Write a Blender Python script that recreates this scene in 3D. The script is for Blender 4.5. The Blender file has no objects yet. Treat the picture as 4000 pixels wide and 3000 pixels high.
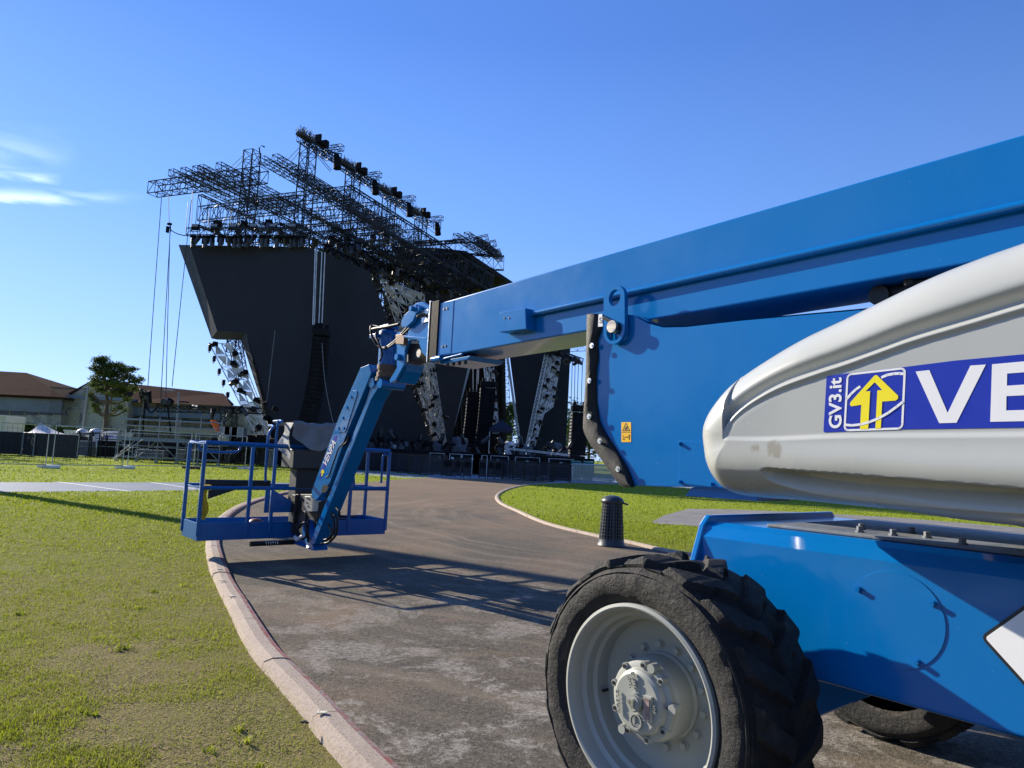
import bpy, bmesh, math, random
import numpy as np
from mathutils import Vector, Matrix, Quaternion
random.seed(7); rng = np.random.default_rng(7)
R = math.radians
SC = bpy.context.scene; COL = SC.collection
# ---------------------------------------------------------------- camera
F_PX, PITCH, ROLL, EYE = 2773.0, R(5.77), R(2.7), 1.40     # focal length in photo pixels (4000 wide)
_f = np.array([0, math.cos(PITCH), math.sin(PITCH)]); _r0 = np.array([1.0, 0, 0]); _u0 = np.cross(_r0, _f)
CR = _r0*math.cos(ROLL) + _u0*math.sin(ROLL); CU = np.cross(CR, _f); CF = _f
CAM = np.array([0.0, 0.0, EYE])
cd = bpy.data.cameras.new('camera'); cam = bpy.data.objects.new('camera', cd); COL.objects.link(cam)
cd.sensor_width = 36; cd.lens = F_PX/4000*36; cd.clip_start = 0.05; cd.clip_end = 3000
cam.matrix_world = Matrix(((CR[0], CU[0], -CF[0], 0), (CR[1], CU[1], -CF[1], 0), (CR[2], CU[2], -CF[2], EYE), (0, 0, 0, 1)))
SC.camera = cam
# ---------------------------------------------------------------- sky, sun, exposure
SUN_EL, SUN_DIR, SKYK = R(23.5), np.array([-0.832, 0.555]), 0.95
w = bpy.data.worlds.new('World'); SC.world = w; w.use_nodes = True
nt = w.node_tree; N = nt.nodes; L = nt.links; N.clear()
out = N.new('ShaderNodeOutputWorld'); bg = N.new('ShaderNodeBackground'); sky = N.new('ShaderNodeTexSky')
sky.sky_type = 'NISHITA'; sky.sun_disc = False; sky.sun_elevation = SUN_EL
sky.sun_rotation = math.atan2(SUN_DIR[0], SUN_DIR[1]); sky.altitude = 0; sky.air_density = 1.0; sky.dust_density = 0.25; sky.ozone_density = 4.0
bg.inputs['Strength'].default_value = 0.105
# thin streaks of cloud low in the west, a direction-based noise masked to that part of the sky
tc = N.new('ShaderNodeTexCoord'); sep = N.new('ShaderNodeSeparateXYZ'); L.new(tc.outputs['Generated'], sep.inputs[0])
def wm(op, a, b=None, c=None):
    n = N.new('ShaderNodeMath'); n.operation = op
    for i, x in enumerate((a, b, c)):
        if x is None: continue
        if isinstance(x, (int, float)): n.inputs[i].default_value = x
        else: L.new(x, n.inputs[i])
    return n.outputs[0]
az = wm('ARCTAN2', sep.outputs[0], sep.outputs[1]); el = wm('ARCSINE', sep.outputs[2])
def wband(x, c, hw):    # soft bump round c
    return wm('MAXIMUM', wm('SUBTRACT', 1.0, wm('DIVIDE', wm('ABSOLUTE', wm('SUBTRACT', x, c)), hw)), 0.0)
cmb = N.new('ShaderNodeCombineXYZ'); L.new(wm('MULTIPLY', az, 7.0), cmb.inputs[0]); L.new(wm('MULTIPLY', el, 34.0), cmb.inputs[1])
nz = N.new('ShaderNodeTexNoise'); nz.inputs['Scale'].default_value = 1.6; nz.inputs['Detail'].default_value = 7; nz.inputs['Roughness'].default_value = .55
nz.inputs['Distortion'].default_value = .4; L.new(cmb.outputs[0], nz.inputs['Vector'])
wob = wm('MULTIPLY', wm('SUBTRACT', nz.outputs[0], .5), .02)
elw = wm('ADD', wm('SUBTRACT', el, wm('MULTIPLY', wm('ADD', az, .646), .2)), wob)
m1 = wm('MULTIPLY', wband(elw, .266, .0095), wm('MINIMUM', wm('MAXIMUM', wm('MULTIPLY', wm('SUBTRACT', -.49, az), 7.0), 0.0), 1.0))
m2 = wm('MULTIPLY', wband(elw, .2865, .0075), wm('MINIMUM', wm('MAXIMUM', wm('MULTIPLY', wm('SUBTRACT', -.588, az), 40.0), 0.0), 1.0))
m3 = wm('MULTIPLY', wm('MULTIPLY', wband(elw, .315, .035), wm('MINIMUM', wm('MAXIMUM', wm('MULTIPLY', wm('SUBTRACT', -.57, az), 14.0), 0.0), 1.0)), .30)
cl = wm('MULTIPLY', wm('ADD', wm('ADD', m1, m2), m3), wm('MAXIMUM', wm('MULTIPLY_ADD', nz.outputs[0], 3.4, -1.15), 0.0))
# broader fair-weather cloud over the west, outside the picture (it shows only as reflections in the paint)
c2 = N.new('ShaderNodeTexNoise'); c2.inputs['Scale'].default_value = 3.2; c2.inputs['Detail'].default_value = 6; L.new(tc.outputs['Generated'], c2.inputs['Vector'])
m4 = wm('MULTIPLY', wm('MULTIPLY', wm('MINIMUM', wm('MAXIMUM', wm('MULTIPLY', wm('SUBTRACT', -.80, az), 5.0), 0.0), 1.0), wband(el, .33, .30)), wm('MAXIMUM', wm('MULTIPLY', wm('SUBTRACT', c2.outputs[0], .5), 5.0), 0.0))
cl = wm('ADD', cl, m4)
mx = N.new('ShaderNodeMix'); mx.data_type = 'RGBA'; L.new(wm('MINIMUM', wm('MAXIMUM', cl, 0.0), .8), mx.inputs[0])
# the physical sky leaned towards the evening blue of the photograph: paler low down and towards the sun
gr = N.new('ShaderNodeValToRGB'); e_ = gr.color_ramp.elements
for i, (p_, c_) in enumerate(((0.0, (3.3,4.9,8.2)), (.13, (2.25,3.9,8.2)), (.30, (1.3,2.85,6.9)), (.55, (.66,1.72,5.3)), (1.0, (.36,1.1,3.9)))):
    if i > 1: e_.new(p_)
    e_[i].position = p_; e_[i].color = tuple(x*.1 for x in c_) + (1,)
L.new(wm('MAXIMUM', el, 0.0), gr.inputs[0])
azf = wm('MULTIPLY_ADD', wm('COSINE', wm('SUBTRACT', az, math.atan2(SUN_DIR[0], SUN_DIR[1]))), .34, .70); vs = N.new('ShaderNodeVectorMath'); vs.operation = 'SCALE'; L.new(gr.outputs[0], vs.inputs[0]); L.new(wm('MULTIPLY', azf, 10*SKYK), vs.inputs[3])
mg = N.new('ShaderNodeMix'); mg.data_type = 'RGBA'; mg.inputs[0].default_value = .9; L.new(sky.outputs[0], mg.inputs[6]); L.new(vs.outputs[0], mg.inputs[7])
L.new(mg.outputs[2], mx.inputs[6]); mx.inputs[7].default_value = (5.6, 7.0, 8.0, 1)
L.new(mx.outputs[2], bg.inputs[0]); L.new(bg.outputs[0], out.inputs[0])
sd = bpy.data.lights.new('sun', 'SUN'); so = bpy.data.objects.new('sun', sd); COL.objects.link(so)
sd.energy = 5.0; sd.angle = R(0.53); sd.color = (1.0, .91, .76)
LD = Vector((-SUN_DIR[0]*math.cos(SUN_EL), -SUN_DIR[1]*math.cos(SUN_EL), -math.sin(SUN_EL)))
so.rotation_euler = LD.to_track_quat('-Z', 'Y').to_euler(); so.location = (-40, 30, 40)
SC.view_settings.view_transform = 'Standard'; SC.view_settings.look = 'None'; SC.view_settings.gamma = 1; SC.view_settings.exposure = 0.90
SC.render.engine = 'CYCLES'; SC.cycles.max_bounces = 5; SC.cycles.diffuse_bounces = 3; SC.cycles.glossy_bounces = 3
SC.cycles.transparent_max_bounces = 12; SC.cycles.use_denoising = True
# ---------------------------------------------------------------- measuring the photograph
def ray(x, y): return CF + CR*(x-2000)/F_PX - CU*(y-1500)/F_PX
def gnd(x, y, z=0.0):
    d = ray(x, y); return Vector(CAM + d*((z-EYE)/d[2]))
def dep(x, y, Y):
    d = ray(x, y); return Vector(CAM + d*(Y/d[1]))
def proj(P):
    v = np.array(P) - CAM; k = v @ CF; return 2000 + F_PX*(v @ CR)/k, 1500 - F_PX*(v @ CU)/k
def onplane(x, y, a, b):      # where the line of sight meets the vertical plane through plan points a, b
    d = ray(x, y); ab = np.array([b[0]-a[0], b[1]-a[1]]); n = np.array([-ab[1], ab[0]])
    t = (np.array([a[0], a[1]]) @ n)/(d[:2] @ n); return Vector(CAM + d*t)
# ---------------------------------------------------------------- mesh helpers
class MB:
    def __init__(s): s.v = []; s.f = []
    def add(s, vs, fs):
        o = len(s.v); s.v += [tuple(float(c) for c in p) for p in vs]; s.f += [tuple(i+o for i in f) for f in fs]; return s
    def box(s, lo, hi):
        x0, y0, z0 = lo; x1, y1, z1 = hi
        return s.add([(x0,y0,z0),(x1,y0,z0),(x1,y1,z0),(x0,y1,z0),(x0,y0,z1),(x1,y0,z1),(x1,y1,z1),(x0,y1,z1)],
                     [(0,3,2,1),(4,5,6,7),(0,1,5,4),(1,2,6,5),(2,3,7,6),(3,0,4,7)])
    def obox(s, c, ax, ay, az):   # centre and three half-axis vectors
        c, ax, ay, az = map(Vector, (c, ax, ay, az))
        P = [c + ax*i + ay*j + az*k for k in (-1, 1) for j in (-1, 1) for i in (-1, 1)]
        return s.add(P, [(0,2,3,1),(4,5,7,6),(0,1,5,4),(1,3,7,5),(3,2,6,7),(2,0,4,6)])
    def bar(s, p, q, w, h=None, up=(0,0,1), caps=True):
        h = h or w; p = Vector(p); q = Vector(q); d = q-p
        if d.length < 1e-6: return s
        d.normalize(); up = Vector(up)
        if abs(d.dot(up)) > .98: up = Vector((0, 1, 0)) if abs(d.y) < .9 else Vector((1, 0, 0))
        a = d.cross(up).normalized(); b = a.cross(d)
        P = [e + a*(w/2)*i + b*(h/2)*j for e in (p, q) for i, j in ((-1,-1),(1,-1),(1,1),(-1,1))]
        F = [(0,1,5,4),(1,2,6,5),(2,3,7,6),(3,0,4,7)]
        if caps: F += [(3,2,1,0),(4,5,6,7)]
        return s.add(P, F)
    def tube(s, pts, r, n=8, closed=False, caps=True):
        pts = [Vector(p) for p in pts]; m = len(pts); rr = r if isinstance(r, (list, tuple)) else [r]*m
        V = []; prev = None
        for i, p in enumerate(pts):
            a = pts[(i-1) % m] if (closed or i) else p; b = pts[(i+1) % m] if (closed or i < m-1) else p
            t = (b-a).normalized()
            if prev is None:
                u = t.cross(Vector((0,0,1)))
                if u.length < .05: u = t.cross(Vector((1,0,0)))
            else: u = prev - t*prev.dot(t)
            u.normalize(); prev = u; v = t.cross(u)
            V += [p + (u*math.cos(2*math.pi*k/n) + v*math.sin(2*math.pi*k/n))*rr[i] for k in range(n)]
        F = []
        for i in range(m if closed else m-1):
            j = (i+1) % m
            for k in range(n): F.append((i*n+k, i*n+(k+1) % n, j*n+(k+1) % n, j*n+k))
        if caps and not closed: F += [tuple(range(n-1, -1, -1)), tuple((m-1)*n+k for k in range(n))]
        return s.add(V, F)
    def cyl(s, p, q, r, n=16, r2=None): return s.tube([p, q], [r, r if r2 is None else r2], n)
    def prism(s, poly, off):      # 3D polygon extruded by a vector
        off = Vector(off); P = [Vector(p) for p in poly]; n = len(P)
        return s.add(P + [p+off for p in P], [tuple(range(n-1,-1,-1)), tuple(range(n, 2*n))] + [(i, (i+1) % n, n+(i+1) % n, n+i) for i in range(n)])
    def loft(s, A, B, caps=True):
        n = len(A); return s.add(list(A)+list(B), ([tuple(range(n-1,-1,-1)), tuple(range(n, 2*n))] if caps else []) + [(i, (i+1) % n, n+(i+1) % n, n+i) for i in range(n)])
    def sphere(s, c, r, n=10, m=6, sc=(1,1,1)):
        c = Vector(c); V = []; F = []
        for i in range(m+1):
            t = math.pi*i/m
            for k in range(n):
                a = 2*math.pi*k/n; V.append(c + Vector((sc[0]*r*math.sin(t)*math.cos(a), sc[1]*r*math.sin(t)*math.sin(a), sc[2]*r*math.cos(t))))
        for i in range(m):
            for k in range(n): F.append((i*n+k, (i+1)*n+k, (i+1)*n+(k+1) % n, i*n+(k+1) % n))
        return s.add(V, F)
    def lathe(s, prof, c, axis, n=48, start=None):   # prof: (r, h) pairs; h along axis
        c = Vector(c); ax = Vector(axis).normalized(); u = ax.cross(Vector((0,0,1)));
        if u.length < .1: u = ax.cross(Vector((1,0,0)))
        u.normalize(); v = ax.cross(u); m = len(prof)
        V = [c + ax*h + (u*math.cos(2*math.pi*k/n) + v*math.sin(2*math.pi*k/n))*r for r, h in prof for k in range(n)]
        return s.add(V, [(i*n+k, i*n+(k+1) % n, (i+1)*n+(k+1) % n, (i+1)*n+k) for i in range(m-1) for k in range(n)])
    def grid(s, G):      # G[i][j] points
        a = len(G); b = len(G[0])
        return s.add([p for r in G for p in r], [(i*b+j, i*b+j+1, (i+1)*b+j+1, (i+1)*b+j) for i in range(a-1) for j in range(b-1)])
    def mesh(s, name):
        me = bpy.data.meshes.new(name); me.from_pydata(s.v, [], s.f); me.update(); return me
    def build(s, name, m, parent=None, smooth=None, bevel=0, world=False, seg=2, fix=True):
        v = s.v
        if parent is not None and world:
            o_ = parent
            while o_.parent: o_ = o_.parent
            b = o_.location; s.v = [(p[0]-b[0], p[1]-b[1], p[2]-b[2]) for p in v]
        me = s.mesh(name); s.v = v
        if fix:
            bm = bmesh.new(); bm.from_mesh(me); bmesh.ops.recalc_face_normals(bm, faces=bm.faces); bm.to_mesh(me); bm.free()
        o = bpy.data.objects.new(name, me); COL.objects.link(o)
        for mm in (m if isinstance(m, (list, tuple)) else [m]): me.materials.append(mm)
        if parent is not None: o.parent = parent
        if smooth is not None:
            me.polygons.foreach_set('use_smooth', [True]*len(me.polygons))
            if smooth < 180:
                try: me.set_sharp_from_angle(angle=R(smooth))
                except Exception: pass
        if bevel:
            b = o.modifiers.new('bevel', 'BEVEL'); b.width = bevel; b.segments = seg; b.limit_method = 'ANGLE'; b.angle_limit = R(35); b.harden_normals = False
        return o
def tag(o, label=None, cat=None, group=None, kind=None):
    for k, x in (('label', label), ('category', cat), ('group', group), ('kind', kind)):
        if x: o[k] = x
    return o
def empty(name, loc, label, cat, group=None, rz=0):
    o = bpy.data.objects.new(name, None); COL.objects.link(o); o.location = loc; o.rotation_euler = (0, 0, rz); o.empty_display_size = .2
    return tag(o, label, cat, group)
def single(mb, name, m, label, cat, group=None, base=None, **kw):   # a thing that is one mesh, its origin at its base
    V = np.array(mb.v); b = base if base is not None else ((V[:,0].min()+V[:,0].max())/2, (V[:,1].min()+V[:,1].max())/2, V[:,2].min())
    mb.v = [(p[0]-b[0], p[1]-b[1], p[2]-b[2]) for p in mb.v]
    o = mb.build(name, m, **kw); o.location = b; return tag(o, label, cat, group)
def struct(mb, name, m, **kw):
    o = mb.build(name, m, **kw); o['kind'] = 'structure'; return o
def copy_tree(o, parent=None):
    c = o.copy(); COL.objects.link(c)
    if parent is not None: c.parent = parent
    for ch in o.children: copy_tree(ch, c)
    return c
def smooth_path(P, n=8, closed=False):   # Catmull-Rom through points
    P = [Vector(p) for p in P]; out_ = []; m = len(P)
    for i in range(m if closed else m-1):
        p0 = P[(i-1) % m] if (closed or i) else P[0]*2-P[1]; p1 = P[i]; p2 = P[(i+1) % m]; p3 = P[(i+2) % m] if (closed or i+2 < m) else p2*2-p1
        for k in range(n):
            t = k/n; out_.append(.5*((2*p1) + (p2-p0)*t + (2*p0-5*p1+4*p2-p3)*t*t + (3*p1-p0-3*p2+p3)*t**3))
    if not closed: out_.append(P[-1])
    return out_
# ---------------------------------------------------------------- materials
class NT:
    def __init__(s, name):
        s.m = bpy.data.materials.new(name); s.m.use_nodes = True; s.t = s.m.node_tree; s.n = s.t.nodes; s.l = s.t.links
        s.b = s.n['Principled BSDF']; s.tc = s.n.new('ShaderNodeTexCoord'); s.geo = s.n.new('ShaderNodeNewGeometry')
    def lk(s, a, b): s.l.new(a, b)
    def math(s, op, a, b=None, c=None, clamp=False):
        n = s.n.new('ShaderNodeMath'); n.operation = op; n.use_clamp = clamp
        for i, x in enumerate((a, b, c)):
            if x is None: continue
            if isinstance(x, (int, float)): n.inputs[i].default_value = x
            else: s.l.new(x, n.inputs[i])
        return n.outputs[0]
    def noise(s, scale, detail=5, rough=.6, dist=0, vec=None, obj=False, stretch=None):
        n = s.n.new('ShaderNodeTexNoise'); n.inputs['Scale'].default_value = scale; n.inputs['Detail'].default_value = detail
        n.inputs['Roughness'].default_value = rough; n.inputs['Distortion'].default_value = dist
        v = vec if vec is not None else (s.tc.outputs['Object'] if obj else s.geo.outputs['Position'])
        if stretch:
            mp = s.n.new('ShaderNodeMapping'); mp.inputs['Scale'].default_value = stretch[0]; mp.inputs['Rotation'].default_value = stretch[1]
            s.l.new(v, mp.inputs[0]); v = mp.outputs[0]
        s.l.new(v, n.inputs['Vector']); return n.outputs[0]
    def ramp(s, x, stops):
        n = s.n.new('ShaderNodeValToRGB'); e = n.color_ramp.elements
        while len(e) < len(stops): e.new(.5)
        for i, (p, c) in enumerate(stops):
            e[i].position = p; e[i].color = (c if isinstance(c, tuple) else (c, c, c)) + (1,)
        s.l.new(x, n.inputs[0]); return n.outputs[0]
    def mix(s, f, a, b, mode='MIX'):
        n = s.n.new('ShaderNodeMix'); n.data_type = 'RGBA'; n.blend_type = mode
        for i, x in ((0, f), (6, a), (7, b)):
            if isinstance(x, (int, float)): n.inputs[i].default_value = x
            elif isinstance(x, tuple): n.inputs[i].default_value = x + (1,)
            else: s.l.new(x, n.inputs[i])
        return n.outputs[2]
    def bump(s, h, strength=.3, dist=.01):
        n = s.n.new('ShaderNodeBump'); n.inputs['Strength'].default_value = strength; n.inputs['Distance'].default_value = dist
        s.l.new(h, n.inputs['Height']); s.l.new(n.outputs[0], s.b.inputs['Normal'])
    def set(s, **k):
        for a, x in k.items():
            i = s.b.inputs[{'base': 'Base Color', 'rough': 'Roughness', 'metal': 'Metallic', 'coat': 'Coat Weight', 'coatr': 'Coat Roughness', 'spec': 'Specular IOR Level', 'alpha': 'Alpha'}[a]]
            if isinstance(x, (int, float)): i.default_value = x
            elif isinstance(x, tuple): i.default_value = x + (1,)
            else: s.l.new(x, i)
        return s
MAT = {}
def mat(name, col, rough=.5, metal=0, var=.25, scale=3.0, bump=0, bscale=40, coat=0, spec=.5, dirt=None, obj=False):
    """painted / plain surface: base colour with a soft procedural variation, rougher and cleaner patches, optional bump and dirt"""
    if name in MAT: return MAT[name]
    t = NT(name); n1 = t.noise(scale, 5, .6, obj=obj); lo = tuple(c*(1-var) for c in col); hi = tuple(min(1, c*(1+var)) for c in col)
    c = t.ramp(n1, [(.3, lo), (.7, hi)])
    if dirt:
        n2 = t.noise(dirt[1], 8, .7, obj=obj); c = t.mix(t.ramp(n2, [(dirt[2], 0.0), (dirt[2]+.12, 1.0)]), c, dirt[0])
    t.set(base=c, rough=t.ramp(t.noise(scale*4, 4, .6, obj=obj), [(.3, max(0, rough-.07)), (.7, min(1, rough+.07))]), metal=metal, coat=coat, spec=spec)
    if coat: t.set(coatr=.08)
    if bump: t.bump(t.noise(bscale, 6, .65, obj=obj), bump, .01)
    MAT[name] = t.m; return t.m
# ================================================================ GROUND
def lawn_mat():
    t = NT('lawn'); a = t.noise(.55, 6, .65); b = t.noise(9, 6, .7); c = t.noise(60, 4, .7)
    g = t.ramp(b, [(.25, (.06,.085,.010)), (.5, (.14,.17,.020)), (.72, (.25,.27,.045)), (.9, (.30,.28,.09))])
    soil = t.ramp(c, [(.3, (.13,.085,.045)), (.7, (.34,.24,.14))])
    sy = t.n.new('ShaderNodeSeparateXYZ'); t.lk(t.geo.outputs['Position'], sy.inputs[0])
    near = t.math('MULTIPLY', t.math('SUBTRACT', 15, sy.outputs[1]), .085, clamp=True)
    f = t.math('MULTIPLY', t.ramp(a, [(.40, .55), (.58, 1.0)]), near)
    f2 = t.math('MULTIPLY', f, t.ramp(c, [(.35, .3), (.6, 1.0)]))
    farm = t.math('MULTIPLY', t.math('SUBTRACT', sy.outputs[1], 9), .08, clamp=True)
    g = t.mix(farm, g, t.ramp(b, [(.25, (.14,.18,.015)), (.5, (.23,.28,.022)), (.8, (.33,.36,.05))]))
    t.set(base=t.mix(f2, g, soil), rough=.9, spec=.08); t.bump(t.math('ADD', t.math('MULTIPLY', b, .6), t.math('MULTIPLY', c, .4)), .9, .05); return t.m
M_LAWN = lawn_mat()
def asphalt_mat():
    t = NT('track_asphalt'); sy = t.n.new('ShaderNodeSeparateXYZ'); t.lk(t.geo.outputs['Position'], sy.inputs[0])
    fine = t.noise(95, 3, .8); grain = t.noise(28, 6, .75); big = t.noise(.5, 6, .62, dist=1.0); mid = t.noise(2.6, 8, .72, dist=.6)
    base = t.ramp(grain, [(.3, (.055,.049,.038)), (.55, (.135,.118,.092)), (.75, (.25,.22,.172))])
    clay = t.ramp(grain, [(.3, (.15,.105,.068)), (.6, (.28,.20,.135)), (.8, (.38,.29,.20))])
    # red clay dragged over the asphalt, more of it farther down the track
    far = t.math('MULTIPLY_ADD', sy.outputs[1], .022, -.10, clamp=True)
    f = t.ramp(t.math('ADD', big, t.math('MULTIPLY', far, .55)), [(.50, 0.0), (.74, .75)])
    c = t.mix(f, base, clay)
    # tyre sweeps: rings of noise round a point on the inside of the bend
    mp = t.n.new('ShaderNodeVectorMath'); mp.operation = 'DISTANCE'; t.lk(t.geo.outputs['Position'], mp.inputs[0]); mp.inputs[1].default_value = (5.5, 17, 0)
    ca = t.n.new('ShaderNodeCombineXYZ'); t.lk(t.math('ADD', t.math('MULTIPLY', mp.outputs['Value'], 2.2), t.math('MULTIPLY', big, 2.2)), ca.inputs[0]); t.lk(t.math('MULTIPLY', sy.outputs[1], .12), ca.inputs[1])
    sw = t.noise(1.5, 6, .6, vec=ca.outputs[0]); c = t.mix(t.math('MULTIPLY', t.ramp(sw, [(.5, 0.0), (.66, 1.0)]), .42), c, (.31, .245, .18))
    c = t.mix(t.math('MULTIPLY', t.ramp(sw, [(.32, 1.0), (.46, 0.0)]), .3), c, (.07, .056, .047))
    # pale lime-like scuffs close to the left kerb
    dk = t.n.new('ShaderNodeVectorMath'); dk.operation = 'DISTANCE'; t.lk(t.geo.outputs['Position'], dk.inputs[0]); dk.inputs[1].default_value = (.2, 3.5, 0)
    nearm = t.math('SUBTRACT', 1.15, t.math('MULTIPLY', dk.outputs['Value'], .17), clamp=True)
    sc1 = t.noise(1.6, 9, .74, dist=.5, stretch=((1, 1, 1), (0, 0, .5))); sc2 = t.noise(30, 6, .85, dist=.8, stretch=((.75, 1.15, 1), (0, 0, .6)))
    s1 = t.math('MULTIPLY', t.ramp(sc1, [(.51, 0.0), (.555, 1.0)]), t.ramp(sc2, [(.42, 0.0), (.58, 1.0)]))
    c = t.mix(t.math('MULTIPLY', t.math('MULTIPLY', s1, nearm), .9), c, (.42, .385, .34))
    sc3 = t.noise(1.1, 9, .7, dist=.3); s3 = t.math('MULTIPLY', t.ramp(sc3, [(.60, 0.0), (.68, 1.0)]), t.ramp(sc2, [(.36, 0.0), (.55, 1.0)]))
    c = t.mix(t.math('MULTIPLY', t.math('MULTIPLY', s3, nearm), .75), c, (.36, .22, .175))
    # cracks and scrapes
    vo = t.n.new('ShaderNodeTexVoronoi'); vo.feature = 'DISTANCE_TO_EDGE'; vo.inputs['Scale'].default_value = .8
    wv = t.n.new('ShaderNodeVectorMath'); wv.operation = 'ADD'; t.lk(t.geo.outputs['Position'], wv.inputs[0])
    nc = t.n.new('ShaderNodeTexNoise'); nc.inputs['Scale'].default_value = 2.2; nc.inputs['Detail'].default_value = 6; t.lk(t.geo.outputs['Position'], nc.inputs['Vector'])
    t.lk(nc.outputs['Color'], wv.inputs[1]); t.lk(wv.outputs[0], vo.inputs['Vector'])
    crack = t.ramp(vo.outputs[0], [(.0, 1.0), (.012, 0.0)])
    c = t.mix(t.math('MULTIPLY', crack, t.ramp(t.noise(.7, 3), [(.5, 0.0), (.6, .6)])), c, (.02, .018, .017))
    c = t.mix(t.math('MULTIPLY', t.ramp(fine, [(.54, 0.0), (.64, 1.0)]), .6), c, (.40, .355, .30)); c = t.mix(t.math('MULTIPLY', t.ramp(fine, [(.24, 1.0), (.38, 0.0)]), .6), c, (.014, .013, .013))
    t.set(base=c, rough=t.ramp(grain, [(.3, .85), (.7, .97)]), spec=.12); t.bump(t.math('ADD', t.math('MULTIPLY', grain, .6), t.math('MULTIPLY', fine, .7)), 1.0, .022); return t.m
M_ASPH = asphalt_mat()
g = MB(); g.grid([[(x, y, 0) for y in (-900, -60, -20, 0, 10, 20, 40, 80, 160, 900)] for x in (-900, -160, -60, -20, 0, 20, 60, 160, 900)])
struct(g, 'lawn_ground', M_LAWN)
# -- edges of the curving track, measured on the ground
KL = [gnd(x, y) for x, y in ((1532,3000),(1412,2883),(1293,2754),(1194,2656),(1085,2546),(1005,2427),(955,2346),(901,2256),(868,2170),(858,2110),(876,2052),(925,2002),(1000,1964),(1095,1936),(1200,1914),(1353,1890),(1550,1874),(1680,1867))]
_e = (KL[0]-KL[1]).normalized()
KL = [KL[0] + _e*d for d in (14, 9, 5, 3, 1.8, .9, .4)] + KL
KR = [gnd(x, y) for x, y in ((2683,2171),(2443,2121),(2316,2096),(2127,2048),(2010,1997),(1949,1967),(1934,1942),(1950,1925),(1985,1910),(2045,1897),(2110,1891),(2260,1888),(2450,1890))]
KR = [Vector((60, 4.2, 0)), Vector((24, 5.2, 0)), Vector((10, 7.2, 0)), Vector((5, 9.4, 0))] + KR
kl = smooth_path(KL, 6); kr = smooth_path(KR[:], 6)
farL, farR = kl[-1], kr[-1]
poly = [p for p in kl] + [Vector((farL.x-1, 47, 0)), Vector((9, 47, 0)), Vector((13, 43, 0))] + [p for p in reversed(kr)] + [Vector((60, -12, 0)), Vector((8, -12, 0))]
ASPH = np.array([(p.x, p.y) for p in poly])
a = MB(); a.add([(p.x, p.y, .004) for p in poly], [tuple(range(len(poly)))]); o = struct(a, 'track_asphalt', M_ASPH, fix=False)
bm = bmesh.new(); bm.from_mesh(o.data); bmesh.ops.triangulate(bm, faces=bm.faces)
for f_ in bm.faces:
    if f_.normal.z < 0: f_.normal_flip()
bm.to_mesh(o.data); bm.free()
def normals2(path):
    out_ = []
    for i, p in enumerate(path):
        d = (path[min(i+1, len(path)-1)] - path[max(i-1, 0)]); d.z = 0; d.normalize(); out_.append(Vector((-d.y, d.x, 0)))
    return out_
def kerb_mat():
    t = NT('kerb_concrete'); a_ = t.noise(3, 6, .7); b_ = t.noise(55, 5, .8)
    c = t.mix(t.ramp(a_, [(.3, .0), (.7, .6)]), (.47,.385,.31), (.33,.265,.21)); c = t.mix(t.math('MULTIPLY', t.ramp(b_, [(.5, 0.0), (.62, 1.0)]), .5), c, (.16,.13,.10))
    t.set(base=c, rough=.9, spec=.2); t.bump(t.math('ADD', a_, b_), .7, .012); return t.m
def redpaint_mat():
    t = NT('worn_red_paint'); a_ = t.noise(14, 8, .75, dist=.4); b_ = t.noise(55, 5, .8)
    c = t.mix(t.ramp(a_, [(.44, 1.0), (.55, 0.0)]), (.36,.10,.085), (.36,.31,.26)); c = t.mix(t.math('MULTIPLY', b_, .45), c, (.17,.12,.10))
    t.set(base=c, rough=.85, spec=.25); t.bump(b_, .5, .01); return t.m
M_KERB, M_RED = kerb_mat(), redpaint_mat()
def kerb(path, w, h, side, red=True, name='kerb'):
    k = MB(); nn = normals2(path); prof = [(-.012, -.02), (0, h*.5), (.012, h*.8), (.05, h), (w-.06, h*1.0), (w-.015, h*.75), (w, -.02)]
    k.grid([[tuple(p + n*side*a_ + Vector((0, 0, z_))) for a_, z_ in prof] for p, n in zip(path, nn)])
    o_ = struct(k, name, [M_KERB, M_RED] if red else M_KERB, fix=False); me = o_.data
    bm_ = bmesh.new(); bm_.from_mesh(me); bm_.faces.ensure_lookup_table()
    if red:
        for i, f2 in enumerate(bm_.faces):
            if i % (len(prof)-1) in (0, 1, 2): f2.material_index = 1
    bmesh.ops.recalc_face_normals(bm_, faces=bm_.faces)
    if sum(f2.normal.z for f2 in bm_.faces) < 0: bmesh.ops.reverse_faces(bm_, faces=bm_.faces)
    bm_.to_mesh(me); bm_.free(); return o_
kleft = [p for p in kl if p.y < 27]
nn = normals2(kleft)
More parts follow.
